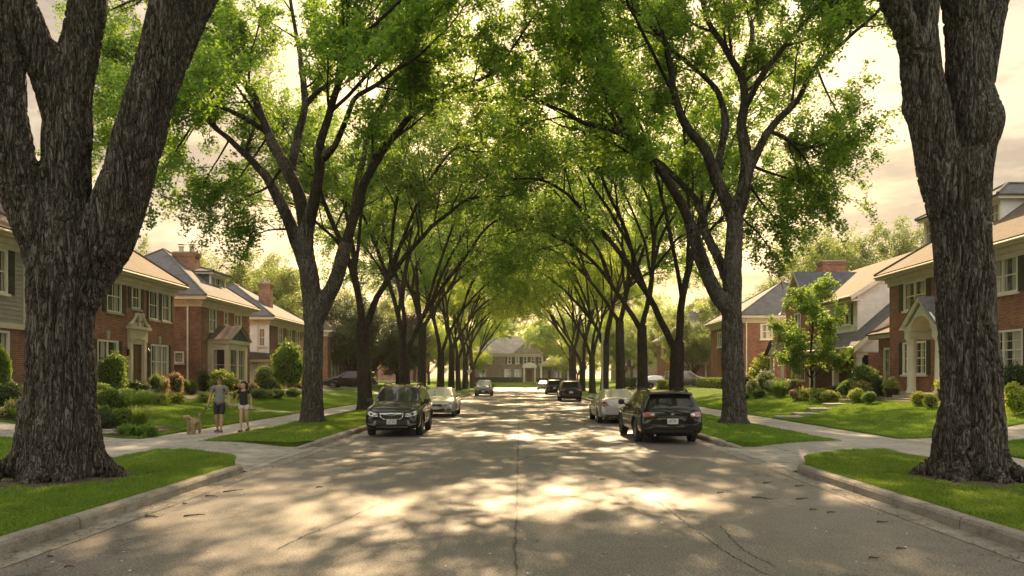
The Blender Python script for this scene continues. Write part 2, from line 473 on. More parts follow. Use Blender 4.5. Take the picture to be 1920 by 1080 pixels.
flat('ground', [(-900, -60), (900, -60), (900, 1500), (-900, 1500)], -.05, M['turf'])
ROAD_END = 137.0
flat('road', [(-5.16, -14), (5.16, -14), (5.16, ROAD_END), (70, ROAD_END), (70, ROAD_END+9), (-70, ROAD_END+9), (-70, ROAD_END), (-5.16, ROAD_END)], 0.0, M['road'])
KY0, KY1 = 16.1, 20.2          # driveway mouth along the kerb
for sname, s in (('left', -1), ('right', 1)):
    flat('gutter_'+sname, [(s*5.15, -14), (s*5.52, -14), (s*5.52, ROAD_END), (s*5.15, ROAD_END)], .006, M['gutter'])
    # kerb: profile swept along y, dropping down at the driveway
    for part, (a, b) in (('near', (-14, KY0)), ('far', (KY1, ROAD_END))):
        ys = list(np.arange(a, b, .5 if part == 'near' else 1.2))+[b]
        rows = []
        for y in ys + []:
            e = min(1, (b-y)/.9) if part == 'near' else min(1, (y-a)/.9)
            h = .02+.145*sm(e*1.1)
            hook = (1-sm(e))*.35
            wob = .006*mnoise.noise(Vector((s, y*.9, 0)))
            rows.append([(s*(5.50+hook+wob), y, -.04), (s*(5.505+hook+wob), y, h*.7), (s*(5.53+hook+wob), y, h*.93), (s*(5.565+hook), y, h+wob*.5), (s*(5.68+hook), y, h+wob*.5), (s*(5.70+hook), y, h-.012), (s*(5.705+hook), y, -.04)])
        mb = MB(); n = len(rows[0]); vs = [p for r in rows for p in r]; fs = []
        for i in range(len(rows)-1):
            for j in range(n-1): fs.append((i*n+j, i*n+j+1, (i+1)*n+j+1, (i+1)*n+j))
        fs.append(tuple(range(n))); fs.append(tuple((len(rows)-1)*n+j for j in reversed(range(n))))
        mb.mesh(vs, fs, M['kerb'])
        o = mb.build('kerb_%s_%s' % (sname, part), smooth=False); tag(o, kind='structure')
    # verge strips (grass between kerb and sidewalk)
    def verge_h(x, y): return .155+.035*math.sin(max(0, min(1, (abs(x)-5.7)/3.1))*math.pi)+.012*mnoise.noise(Vector((x*1.3, y*1.3, 3)))
    def strip(name, f0, f1, y0, y1, n):
        xs = np.linspace(5.70, 8.8, 16)
        # ragged ends: the y range depends on x
        ts = np.linspace(0, 1, n)
        v = []; 
        for x in xs:
            a, b = f0(x), f1(x)
            for t in ts:
                y = a+(b-a)*t
                v.append((s*x, y, verge_h(x, y)))
        nx, ny = len(xs), n
        v = np.array(v); idx = np.arange(nx*ny).reshape(nx, ny)
        f = np.stack([idx[:-1, :-1], idx[1:, :-1], idx[1:, 1:], idx[:-1, 1:]], -1).reshape(-1, 4)
        if s < 0: f = f[:, ::-1]
        ring = np.concatenate([idx[:, 0], idx[-1, 1:], idx[-2::-1, -1], idx[0, -2:0:-1]])
        low = v[ring].copy(); low[:, 2] -= .15; b = len(v); v = np.concatenate([v, low])
        k = np.arange(len(ring)); k2 = (k+1) % len(ring)
        f = np.concatenate([f, np.stack([ring[k2], ring[k], b+k, b+k2], -1)])
        o = link(name, np_mesh(name, v, f, [M['turf']], smooth=True)); tag(o, kind='structure')
    near_end = lambda x: 15.3+.95*sm((x-5.7)/.6)+(x-5.7)*.78+.25*math.sin((x-5.7)*1.1)
    far_beg = lambda x: 21.1-.65*sm((x-5.7)/.6)+(x-5.7)*.22
    strip('verge_%s_near' % sname, lambda x: -14, near_end, 0, 0, 90)
    strip('verge_%s_far' % sname, far_beg, lambda x: ROAD_END, 0, 0, 260)
    # sidewalk and driveway
    flat('sidewalk_'+sname, [(s*8.8, -14), (s*10.75, -14), (s*10.75, ROAD_END), (s*8.8, ROAD_END)], .158, M['walk'], .1)
    flat('driveway_apron_'+sname, [(s*5.53, 15.6), (s*5.53, 20.7), (s*8.83, 21.6), (s*8.83, 18.2)], .10, M['apron'])
    ap = MB()   # sloping apron from the gutter up to the walk
    NY = 14; vs = []; fs = []
    for i in range(9):
        t = i/8; x = 5.5+(8.79-5.5)*t; ya = 15.5+2.0*t; yb = 20.9+.9*t
        for j in range(NY+1): vs.append((s*x, ya+(yb-ya)*j/NY, .012+.146*sm(t*1.3)))
    for i in range(8):
        for j in range(NY): a = i*(NY+1)+j; fs.append((a, a+1, a+NY+2, a+NY+1))
    ap.mesh(vs, fs, M['apron']); bpy.data.objects.remove(bpy.data.objects['driveway_apron_'+sname])
    tag(ap.build('driveway_apron_'+sname, smooth=True), kind='structure')
    D0, D1 = 19.35, 21.75
    xs = np.concatenate([np.arange(10.72, 20, .35), np.arange(20, 62, 3.0)])
    sx = sorted(s*xs)
    tol = hz
    grid_sheet('lawn_%s_near' % sname, M['turf'], sorted(s*np.concatenate([np.arange(10.78, 20, .35), np.arange(20, 62, 3.)])), np.linspace(-14, D0, 60), lambda x, y: hz(x, y)+.03, .2)
    grid_sheet('driveway_'+sname, M['apron'], sx, np.linspace(D0-.1, D1+.1, 8), lambda x, y: hz(x, y)-.005)
    grid_sheet('lawn_%s_far' % sname, M['turf'], sorted(s*np.concatenate([np.arange(10.78, 20, .35), np.arange(20, 62, 3.)])), np.concatenate([np.arange(D1, 60, .4), np.arange(60, ROAD_END, 2.)]), lambda x, y: hz(x, y)+.03, .2)
# lawn across the far junction, rising to the last house
grid_sheet('lawn_end', M['turf'], np.linspace(-60, 60, 60), np.linspace(ROAD_END+9.2, 190, 30), lambda x, y: .12+.95*sm((y-147)/12), .2)
# the front path of the left brick house and the drives where cars stand
grid_sheet('path_left', M['walk'], np.linspace(-19, -10.7, 26), np.linspace(36.9, 38.1, 3), lambda x, y: hz(x, y)+.045)
grid_sheet('driveway_left_back', M['apron'], np.linspace(-30, -10.7, 40), np.linspace(70.0, 74.0, 3), lambda x, y: hz(x, y)+.05)
grid_sheet('driveway_right_back', M['apron'], np.linspace(10.7, 30, 40), np.linspace(78.0, 90.0, 3), lambda x, y: hz(x, y)+.05)
# ------------------------------------------------------------------ trees
FPX = 1440.0; VPX, VPY, CAMZ = 975.0, 708.0, 1.9
def px(x, y, d): return Vector(((x-VPX)*d/FPX, d, CAMZ+(VPY-y)*d/FPX))

def catmull(pts, n):
    P = [Vector(p) for p in pts]; P = [P[0]*2-P[1]]+P+[P[-1]*2-P[-2]]
    out = []
    for i in range(1, len(P)-2):
        for k in range(n):
            t = k/n; a, b, c, d = P[i-1], P[i], P[i+1], P[i+2]
            out.append(.5*((2*b)+(c-a)*t+(2*a-5*b+4*c-d)*t*t+(3*b-a-3*c+d)*t**3))
    out.append(P[-2]); return out

class Tree:
    def __init__(s, seed, leaf=.15, per=26, zmin=4.5, spread=.32):
        s.rg = random.Random(seed); s.tubes = []; s.leaf = []; s.ls = leaf; s.per = per; s.zmin = zmin; s.spread = spread
        s.nr = np.random.RandomState(seed)
    def rv(s, k=1.0):
        g = s.rg; v = Vector((g.gauss(0, 1), g.gauss(0, 1), g.gauss(0, 1))); return v.normalized()*k
    def twig(s, p, d, Ln):
        g = s.rg; pts = [p.copy()]; q = p.copy(); dd = d.copy()
        for i in range(3):
            dd = (dd+s.rv(.35)+Vector((0, 0, -.16))).normalized(); q = q+dd*(Ln/3); pts.append(q.copy())
        s.tubes.append((pts, [.012, .009, .006, .003], 3))
        for k in range(s.per):
            t = g.random()**.7*3; i = min(2, int(t)); f = t-i
            c = pts[i].lerp(pts[i+1], f)+s.rv(s.spread*g.random()**.5)
            if c.z > s.zmin: s.leaf.append(c)
    def grow(s, p, d, Ln, r, lev, kids=(6, 5), lens=(.52, .5), up=.1):
        """lev 2 -> children lev 1 -> twigs"""
        g = s.rg; n = 5; pts = [p.copy()]; q = p.copy(); dd = d.normalized()
        for i in range(n):
            dd = (dd+s.rv(.17)+Vector((0, 0, up if i < 3 else up*.2-.06))).normalized()
            q = q+dd*(Ln/n); pts.append(q.copy())
        s.tubes.append((pts, [r*(1-.78*i/n) for i in range(n+1)], 5 if lev > 1 else 4))
        k = kids[0] if lev > 1 else kids[1]
        for c in range(k):
            t = (.22+.78*(c+g.random())/k)*n; i = min(n-1, int(t)); f = t-i
            b = pts[i].lerp(pts[i+1], f); ax = (pts[i+1]-pts[i]).normalized()
            side = s.rv(); side = (side-ax*side.dot(ax)).normalized()
            cd = (ax*g.uniform(.45, .9)+side*g.uniform(.6, 1.0)).normalized()
            if lev > 1: s.grow(b, cd, Ln*lens[0]*g.uniform(.7, 1.2), r*.45*(1-.5*t/n), lev-1, kids, lens, up*.7)
            else: s.twig(b, cd, max(.5, Ln*lens[1])*g.uniform(.7, 1.3))
        if lev == 1: s.twig(pts[-1], dd, Ln*.5)
    def limb(s, pts, r0, r1, kids=8, Ln=3.0, t0=.3, sides=8, lev=2, kk=(6, 5), up=.12, n=5, tip=True):
        P = catmull(pts, n); N_ = len(P)-1
        # slight irregularity so that limbs are not splines
        for i in range(1, N_):
            P[i] = P[i]+Vector(mnoise.noise_vector(P[i]*.9))*(.05+r0*.12)
        rad = [r0+(r1-r0)*(i/N_)**.8 for i in range(N_+1)]
        s.tubes.append((P, rad, sides))
        g = s.rg
        for c in range(kids):
            t = (t0+(1-t0)*(c+g.random()*.8)/kids)*N_; i = min(N_-1, int(t)); f = t-i
            b = P[i].lerp(P[i+1], f); ax = (P[i+1]-P[i]).normalized()
            side = s.rv(); side = (side-ax*side.dot(ax)).normalized()
            cd = (ax*g.uniform(.5, .9)+side*g.uniform(.55, 1.0)+Vector((0, 0, .12))).normalized()
            s.grow(b, cd, Ln*g.uniform(.65, 1.25), rad[i]*.5, lev, kk, up=up)
        if tip: s.grow(P[-1], (P[-1]-P[-2]).normalized(), Ln*1.1, r1, lev, kk, up=up)
        return P
    def trunk_mesh(s, name, mat):
        V = []; F = []; off = 0
        for pts, rad, n in s.tubes:
            A = np.array([tuple(p) for p in pts]); m = len(A)
            D = np.gradient(A, axis=0); D /= np.linalg.norm(D, axis=1)[:, None]+1e-9
            ref = np.array([.9, .3, .1]) if abs(D[0] @ np.array([.95, .3, .1])) < .9 else np.array([0., 0, 1.])
            U = np.cross(D, ref); U /= np.linalg.norm(U, axis=1)[:, None]+1e-9; W = np.cross(D, U)
            th = np.arange(n)*TAU/n
            ring = A[:, None, :]+np.array(rad)[:, None, None]*(U[:, None, :]*np.cos(th)[None, :, None]+W[:, None, :]*np.sin(th)[None, :, None])
            V.append(ring.reshape(-1, 3))
            i = np.arange(m-1)[:, None]*n; j = np.arange(n)[None, :]; j2 = (j+1) % n
            F.append(np.stack([i+j, i+j2, i+n+j2, i+n+j], -1).reshape(-1, 4)+off); off += m*n
        return np_mesh(name, np.concatenate(V), np.concatenate(F), [mat], smooth=True)
    def crown_mesh(s, name, mat):
        return leaf_mesh(name, np.array([tuple(p) for p in s.leaf]), s.ls, mat, s.nr)

def leaf_mesh(name, C, size, mat, nr, flat=.55, aspect=.52, vary=.45):
    n = len(C)
    nrm = nr.normal(size=(n, 3)); nrm[:, 2] = np.abs(nrm[:, 2])+flat; nrm /= np.linalg.norm(nrm, axis=1)[:, None]
    a = np.cross(nrm, nr.normal(size=(n, 3))); a /= np.linalg.norm(a, axis=1)[:, None]; b = np.cross(nrm, a)
    sz = (size*(1-vary/2+vary*nr.random_sample(n)))[:, None]
    h = sz*aspect
    fold = nrm*(sz*.10)
    p0 = C-a*sz*.5; p1 = C+b*h*.5-fold-a*sz*.05; p2 = C+a*sz*.5; p3 = C-b*h*.5-fold-a*sz*.05
    v = np.stack([p0, p1, p2, p3], 1).reshape(-1, 3)
    f = np.arange(n*4).reshape(n, 4)
    return np_mesh(name, v, f, [mat])

def tree_obj(T, name, loc, label, cat='tree', group=None, leafmat='leaf', barkmat='bark_small', rz=0.0, trunk_extra=None, origin=(0, 0, 0)):
    root = empty(name, loc, rz, label, cat, group)
    tm = T.trunk_mesh('trunk', M[barkmat]); cm = T.crown_mesh('crown', M[leafmat])
    if origin != (0, 0, 0):
        mt = Matrix.Translation(-Vector(origin)); tm.transform(mt); cm.transform(mt)
    link('trunk', tm, root); link('crown', cm, root)
    return root

def flare(r, h=1.1, top=6.0, z0=0.0, lean=(0, 0), rtop=None):
    """plain trunk profile with root flare, returned as pts, radii"""
    zs = [-.15, .0, .12, .3, .6, 1.0, 1.6, 2.4, 3.4]
    zs = [z for z in zs if z < top]+[top]
    k = [1.75, 1.55, 1.38, 1.22, 1.1, 1.04, 1.0, .97, .93]
    rt = rtop or r*.85
    return [(lean[0]*(z/top), lean[1]*(z/top), z) for z in zs], [r*k[i] if i < len(k) and i < len(zs)-1 else rt for i in range(len(zs))]

# ---- generic street elm: vase of rising limbs that arch toward +x (over the road)
def street_elm(seed, fork=4.6, H=16.0, arch=8.2, back=5.2, leafsize=.18, per=22):
    T = Tree(seed, leafsize, per, zmin=4.3, spread=.27); g = T.rg
    zs, rs = flare(.37, top=fork+.3)
    lean = g.uniform(-.15, .25)
    T.tubes.append(([Vector((x+lean*(z/fork), y, z)) for x, y, z in zs], rs, 14))
    top = Vector((lean, 0, fork))
    specs = []
    # reach along x, reach along y, height reached
    specs += [(arch, g.uniform(-1, 1), H*.80), (arch*.8, 3.6, H*.90), (arch*.78, -3.4, H*.88), (arch*.35, g.uniform(-2, 2), H*1.02),
              (-back*.6, 2.8, H*.93), (-back, g.uniform(-2, .5), H*.74), (-back*.55, -3.2, H*.86), (.5, 4.2, H*.9)]
    # three stems leave the fork, the others branch off those stems higher up
    order = [0, 4, 6, 1, 2, 3, 5, 7]; stems = {}
    for j, i in enumerate(order):
        ax, ay, h = specs[i]; h *= g.uniform(.94, 1.05); ax *= g.uniform(.9, 1.1)
        if j < 3: b = top+Vector((0, 0, g.uniform(-.5, .15))); r = g.uniform(.17, .22)
        else:
            src = min(stems.values(), key=lambda P: (P[-1]-Vector((ax, ay, h))).length); q = int(len(src)*g.uniform(.22, .42)); b = src[q]; r = g.uniform(.10, .13)
        e = Vector((ax, ay, h)); d = e-b
        m1 = b+Vector((d.x*.16+g.uniform(-.2, .2), d.y*.16+g.uniform(-.2, .2), d.z*.32))
        m2 = b+Vector((d.x*.42+g.uniform(-.4, .4), d.y*.42+g.uniform(-.4, .4), d.z*.66))
        m3 = b+Vector((d.x*.74+g.uniform(-.3, .3), d.y*.74+g.uniform(-.3, .3), d.z*.9))
        if ax > arch*.7: e.z -= g.uniform(.2, 1.2)      # arching ones droop at the end
        P = T.limb([b, m1, m2, m3, e], r, .04, kids=8, Ln=3.2, t0=.42 if j < 3 else .3)
        if j < 3: stems[i] = P
    return T
# ---- bark carved into the mesh of the trunks close to the camera
def furrow(p, s=1.0):
    """interlacing ridges running up the trunk with sharp furrows between them; about 0 in the furrow, 1 on the ridge"""
    w = mnoise.noise_vector(Vector((p.x*1.6, p.y*1.6, p.z*.9)))*.9; w2 = mnoise.noise_vector(Vector((p.x*9, p.y*9, p.z*5)))*.16
    q = Vector((p.x*7.5*s+w.x+w2.x, p.y*7.5*s+w.y+w2.y, p.z*1.05*s+w.z*.5+w2.z))
    n1 = abs(mnoise.noise(q)); n2 = abs(mnoise.noise(q*1.15+Vector((31.7, 12.3, 8.1))))
    e = min(1.0, min(n1, n2)*6.5)
    q2 = Vector((p.x*24+w.y*2, p.y*24+w.z*2, p.z*6)); n3 = abs(mnoise.noise(q2))
    return e*.85+min(1, n3*5)*.2+mnoise.noise(p*1.6)*.4
def carved_trunk(name, tubes, mat, origin, voxel=.034, depth=.074, detail=True, lumps=()):
    mb = MB()
    for pts, rad, n in tubes: mb.tube(pts, rad, n, mat)
    tmp = mb.build('tmp')
    md = tmp.modifiers.new('r', 'REMESH'); md.mode = 'VOXEL'; md.voxel_size = voxel
    sm_ = tmp.modifiers.new('s', 'SMOOTH'); sm_.factor = .6; sm_.iterations = 14
    if detail:
        sb = tmp.modifiers.new('d', 'SUBSURF'); sb.subdivision_type = 'SIMPLE'; sb.levels = 1; sb.render_levels = 1
    me = baked(tmp); bpy.data.objects.remove(tmp)
    n = len(me.vertices)
    co = np.empty(n*3, np.float32); me.vertices.foreach_get('co', co); co = co.reshape(-1, 3)
    no = np.array([tuple(v.normal) for v in me.vertices], np.float32)
    out = co.copy()
    for i in range(n):
        p = Vector(co[i]); k = 1.0
        dsp = (furrow(p)-.85)*depth
        low = max(0, 1-p.z/1.4); dsp *= 1+low*.6
        for c, rr, amp in lumps:
            dd = (p-c).length
            if dd < rr: dsp += amp*sm(1-dd/rr)
        out[i] = co[i]+no[i]*dsp
    out -= np.array(origin, np.float32)
    me.vertices.foreach_set('co', out.ravel())
    me.materials.clear(); me.materials.append(mat)
    me.polygons.foreach_set('use_smooth', np.ones(len(me.polygons), bool))
    me.update(); me.name = name
    return me

def roots(cx, cy, r, n, seed, reach=1.7, z0=.95):
    """buttress roots that run out into the soil"""
    g = random.Random(seed); out = []
    for i in range(n):
        a = TAU*i/n+g.uniform(-.2, .2); R_ = r*reach*g.uniform(.85, 1.15)
        c, s_ = math.cos(a), math.sin(a); h = z0*g.uniform(.7, 1.25)
        pts = [Vector((cx+c*r*.62, cy+s_*r*.62, h+.35)), Vector((cx+c*r*.8, cy+s_*r*.8, h*.55)), Vector((cx+c*(r*.8+(R_-r*.8)*.5), cy+s_*(r*.8+(R_-r*.8)*.5), h*.24+.06)), Vector((cx+c*R_, cy+s_*R_, .08)), Vector((cx+c*R_*1.18, cy+s_*R_*1.18, -.08))]
        out.append((catmull(pts, 3), [r*.34*(1-.055*k) for k in range(13)], 8))
    return out

def pl(d, *pts):
    """limb from photo points (x, y, width px, depth offset)"""
    P = []; Rr = []
    for t in pts:
        o = t[3] if len(t) > 3 else 0
        P.append(px(t[0], t[1], d+o)); Rr.append(t[2]*.5*(d+o)/FPX*math.cos(math.atan(abs(t[0]-VPX)/FPX))*.97)
    return P, Rr
def fine(P, Rr, n=4):
    Q = catmull(P, n); out = []
    for i in range(len(P)-1):
        for k in range(n): out.append(Rr[i]+(Rr[i+1]-Rr[i])*k/n)
    out.append(Rr[-1]); return Q, out

def hero_near(seed, d, trunk, limbs, rootn, lumps, crown_specs, label, leaf_hang=(), rootreach=1.75):
    P, Rr = pl(d, *trunk); base = Vector((P[0].x, d, 0))
    tubes = [fine(P, Rr)+(40,)]
    for l in limbs:
        A, B = pl(d, *l); B = [b*(1.17 if l[-1][0] < 300 else 1.06) for b in B]; tubes.append(fine(A, B)+(28,))
    r0 = Rr[1]
    tubes += roots(base.x, base.y, r0, rootn, seed, rootreach)
    loc = (base.x, base.y, 0)
    root = empty('elm_tree', loc, 0, label, 'tree', 'elms lining the street')
    me = carved_trunk('trunk', tubes, M['bark'], loc, lumps=lumps)
    link('trunk', me, root)
    T = Tree(seed, .15, 34, zmin=6.5, spread=.27)
    for spec in crown_specs:
        pts, r0_, r1_, kids, Ln = spec
        T.limb(pts, r0_, r1_, kids=kids, Ln=Ln, t0=.25, sides=10)
    for p, dr, Ln in leaf_hang: T.grow(p, dr, Ln, .03, 1, up=-.1)
    mt = Matrix.Translation(-Vector(loc))
    tm = T.trunk_mesh('upper_limbs', M['bark_small']); tm.transform(mt)
    cm = T.crown_mesh('crown', M['leaf']); cm.transform(mt)
    link('limb', tm, root); link('crown', cm, root)
    return root

# near left elm
dL = 13.2
tL = [(112, 935, 190), (112, 880, 172), (113, 800, 152), (114, 700, 138), (114, 600, 134), (118, 520, 146), (125, 455, 140), (112, 400, 110)]
limbsL = [
    [(135, 560, 110), (165, 500, 112), (205, 430, 108), (240, 330, 98), (270, 220, 92), (300, 110, 88), (322, 0, 74), (335, -110, 62)],
    [(310, 150, 55, .15), (345, 60, 62, .3), (392, -40, 56, .5), (450, -150, 46, .8)],
    [(112, 470, 110), (118, 390, 96), (125, 310, 82), (128, 240, 84), (132, 160, 78), (155, 60, 66), (172, -30, 62), (185, -130, 52)],
    [(122, 240, 66, -.05), (98, 160, 66, -.2), (72, 90, 62, -.35), (40, 10, 60, -.5), (10, -90, 52, -.7)],
    [(100, 500, 95, -.05), (70, 420, 88, -.15), (36, 340, 80, -.3), (8, 240, 88, -.4), (-5, 120, 92, -.5), (-20, 0, 84, -.6), (-40, -120, 66, -.8)],
]
def ext(p, e, h, sag=0.0, mid=.5):
    """an upper limb running on from p to the reach e (dx, dy) and height h"""
    q = Vector((p.x+e[0], p.y+e[1], h)); m = p.lerp(q, mid)+Vector((0, 0, (h-p.z)*.14)); n_ = p.lerp(q, .78)+Vector((0, 0, (h-p.z)*.10))
    return [p, m, n_, q]
a1 = px(335, -110, dL); a2 = px(450, -150, dL+.8); a3 = px(185, -130, dL); a4 = px(10, -90, dL-.7); a5 = px(-40, -120, dL-.8)
crownL = [(ext(a1, (4.8, 1.5), 15.5), .24, .05, 8, 3.0), (ext(a1, (1.5, -2.5), 17), .22, .05, 8, 3.0), (ext(a2, (5.0, -2.6), 14.0), .2, .05, 8, 3.0),
          (ext(a3, (.6, 3.4), 17), .24, .05, 9, 3.0), (ext(a3, (-1.5, -1), 17.5), .2, .05, 7, 3.0), (ext(a4, (-3.2, 2.8), 15.5), .22, .05, 8, 3.0),
          (ext(a5, (-4.5, -2.5), 14.5), .24, .05, 8, 3.0), (ext(a2, (3.4, 3.6), 14.5), .16, .05, 7, 2.8), (ext(a2, (6.2, 3.2), 12.8), .15, .05, 9, 3.0), (ext(a1, (6.0, 5.5), 15.2), .15, .05, 9, 3.2)]  # last two limbs added over the road to cut the near sun patches
hang = [(px(268, -40, 15.4), Vector((.1, .1, -1)), 1.8)]
hero_near(11, dL, tL, limbsL, 8, [(px(112, 620, 12.4), .5, .05), (px(200, 470, 12.9), .3, .06)], crownL,
          'largest elm at the left, deep furrowed trunk splitting into four thick limbs beside the kerb', rootreach=1.62)
# near right elm
tR = [(1818, 935, 160), (1818, 880, 146), (1822, 800, 124), (1820, 700, 120), (1812, 600, 117), (1806, 500, 116), (1800, 400, 120), (1795, 340, 125), (1790, 290, 120)]
limbsR = [
    [(1780, 400, 80, -.05), (1762, 320, 82, -.1), (1745, 230, 84, -.1), (1728, 140, 78, -.1), (1727, 60, 66, -.1), (1732, -20, 62, -.1), (1735, -120, 56, -.1)],
    [(1722, 120, 52, -.15), (1700, 60, 52, -.3), (1668, -10, 50, -.5), (1625, -90, 44, -.8)],
    [(1812, 400, 90, .1), (1816, 320, 92, .1), (1820, 240, 96, .1), (1815, 150, 88, .1), (1812, 60, 82, .1), (1800, -30, 74, .1), (1795, -130, 62, .1)],
    [(1835, 170, 56, .2), (1848, 80, 58, .3), (1868, -20, 56, .5), (1895, -130, 48, .8)],
]
b1 = px(1735, -120, dL-.1); b2 = px(1625, -90, dL-.8); b3 = px(1795, -130, dL+.1); b4 = px(1895, -130, dL+.8)
crownR = [(ext(b1, (-3.5, 2), 16), .2, .05, 8, 3.0), (ext(b2, (-5.4, -2.0), 14.2), .18, .05, 9, 3.0), (ext(b2, (-4.4, 3.0), 15.0), .16, .05, 8, 3.0),
          (ext(b3, (.3, 3.4), 17.5), .22, .05, 9, 3.0), (ext(b3, (-1.5, -3), 17), .2, .05, 8, 3.0), (ext(b4, (3.4, 2.8), 15.5), .2, .05, 8, 3.0), (ext(b4, (4.2, -2), 14.0), .16, .05, 8, 3.0), (ext(b2, (-5.8, 4.6), 14.8), .15, .05, 9, 3.2), (ext(b1, (-2.5, 6.5), 15.5), .15, .05, 8, 3.2)]  # last two limbs added over the road for more foreground shade
hero_near(12, dL, tR, limbsR, 9, [(px(1858, 214, 13.0), .62, .15), (px(1700, 205, 13.1), .32, .09), (px(1795, 660, 12.5), .22, .05)], crownR,
          'largest elm at the right, thick furrowed trunk with a round knot below its fork', rootreach=1.75)

# second elms, limbs laid out from the photograph, carved trunk too
def hero_mid(seed, d, trunk, limbs, label, kids=7, Ln=2.25, zmin=6.2, leafsize=.155, per=32, kk=(6, 5), extra=(), fringe=(), wl=()):
    P, Rr = pl(d, *trunk); Rr = [r*.9 for r in Rr]; base = Vector((P[0].x, d, 0)); loc = (base.x, base.y, 0)
    root = empty('elm_tree', loc, 0, label, 'tree', 'elms lining the street')
    tubes = [fine(P, Rr, 3)+(26,)]
    T = Tree(seed, leafsize, per, zmin=zmin, spread=.25)
    for l in limbs:
        A, B = pl(d, *l)
        k = min(3, len(A)-1)
        Q, Rq = fine(A, B, 4)
        cut = 4*k
        tubes.append((Q[:cut+1], Rq[:cut+1], 14))
        T.limb(A, B[0]*.94, max(.035, B[-1]), kids=kids, Ln=Ln, t0=.46, sides=10, kk=kk)
    for spec in extra:
        A, B = pl(d, *spec); T.limb(A, B[0], max(.03, B[-1]), kids=kids, Ln=Ln, t0=.3, sides=8, kk=kk)
    for w_ in wl: T.limb([Vector(p) for p in w_], .075, .03, kids=6, Ln=2.6, t0=.3, sides=7, kk=(6, 5))  # limbs added over the road, above the view, to shade the foreground
    for f_ in fringe:      # thin hanging boughs that grow from the limbs
        A, B = pl(d, *f_); T.limb(A, B[0], .012, kids=7, Ln=1.15, t0=.35, sides=6, lev=1, kk=(5, 5), up=-.02)
    tubes += roots(base.x, base.y, Rr[1]*.95, 7, seed, 1.5, .8)
    me = carved_trunk('trunk', tubes, M['bark'], loc, voxel=.05, depth=.05, detail=False)
    link('trunk', me, root)
    mt = Matrix.Translation(-Vector(loc))
    tm = T.trunk_mesh('branches', M['bark_small']); tm.transform(mt); link('limb', tm, root)
    cm = T.crown_mesh('crown', M['leaf']); cm.transform(mt); link('crown', cm, root)
    return root
d2 = 29.7
hero_mid(21, d2, [(585, 806, 58), (586, 780, 50), (586, 700, 43), (588, 620, 42), (586, 570, 44), (580, 520, 42), (574, 470, 36), (572, 425, 34)], [
    [(574, 440, 30), (560, 365, 26), (532, 308, 23), (503, 250, 21), (478, 180, 18, .5), (455, 146, 14, 1.0), (427, 100, 9, 1.5), (400, 40, 6, 2)],
    [(574, 450, 28), (585, 388, 22, -.3), (600, 322, 20, -.6), (596, 275, 19, -.8), (620, 212, 17, -1.0), (637, 150, 15, -1.3), (651, 90, 12, -1.6), (655, 15, 9, -2), (660, -60, 6, -2.2)],
    [(582, 530, 30, .1), (550, 435, 26, .3), (517, 362, 22, .5), (490, 318, 18, .7), (450, 280, 14, 1.0), (405, 240, 10, 1.3), (378, 214, 6, 1.5), (330, 230, 4, 1.8)],
    [(545, 320, 20, .2), (560, 248, 17, .8), (572, 195, 15, 1.5), (563, 110, 12, 2.4), (548, 30, 8, 3.2), (540, -70, 5, 4)],
    [(570, 200, 12, 1.5), (602, 168, 10, 1.4), (632, 145, 9, 1.2), (690, 80, 6, .8), (720, 10, 4, .6)],
    [(588, 610, 34, .1), (612, 560, 32, .0), (632, 520, 29, -.3), (650, 452, 26, -.8), (682, 352, 22, -1.5), (722, 278, 18, -2), (772, 215, 15, -2.6), (850, 168, 10, -3.4), (930, 130, 6, -4.2)],
    [(605, 300, 14, -.6), (640, 250, 12, -1.6), (665, 185, 10, -2.6), (714, 155, 9, -3.4), (752, 125, 7, -4.2), (800, 90, 5, -5)],
    [(500, 248, 13, .3), (463, 225, 10, -.6), (425, 205, 8, -1.4), (385, 202, 6, -2.2), (345, 260, 4, -2.8)],
    [(655, 440, 16, -.8), (672, 340, 13, .8), (700, 230, 10, 2.4), (760, 120, 7, 4.0), (800, 20, 5, 5.0)],
    ],
    'second elm from the camera at the left kerb, slim trunk behind the walking couple', zmin=6.0, kids=7, extra=[[(475, 175, 14, .5), (400, 95, 11, 2), (320, 62, 8, 3), (245, 110, 5, 3.5)], [(400, 60, 10, 2), (300, -10, 7, 3), (205, 20, 4, 4)], [(405, 240, 9, 1.3), (335, 180, 7, 2), (270, 195, 4, 2.6)], [(330, 60, 7, 3), (250, 200, 5, 3.6), (215, 250, 3, 4)]], wl=[[(-7.0, 28.7, 11.9), (-3.6, 26.2, 13.7), (-.2, 22.2, 14.0)], [(-6.35, 28.1, 13.9), (-3.0, 26.6, 15.8), (.6, 24.6, 15.8)]], fringe=[[(532, 308, 8), (500, 350, 6, .3), (455, 372, 4, .6), (415, 405, 3, .8)], [(505, 252, 6, .2), (450, 330, 5, .5), (430, 360, 3, .7)], [(545, 430, 6, .2), (510, 430, 5, .5), (470, 445, 3, .8)], [(380, 215, 5, 1.5), (345, 270, 4, 1.6), (335, 330, 3, 1.7)], [(430, 262, 5, 1.1), (395, 320, 4, 1.2), (375, 365, 3, 1.3)]])
d3 = 28.8
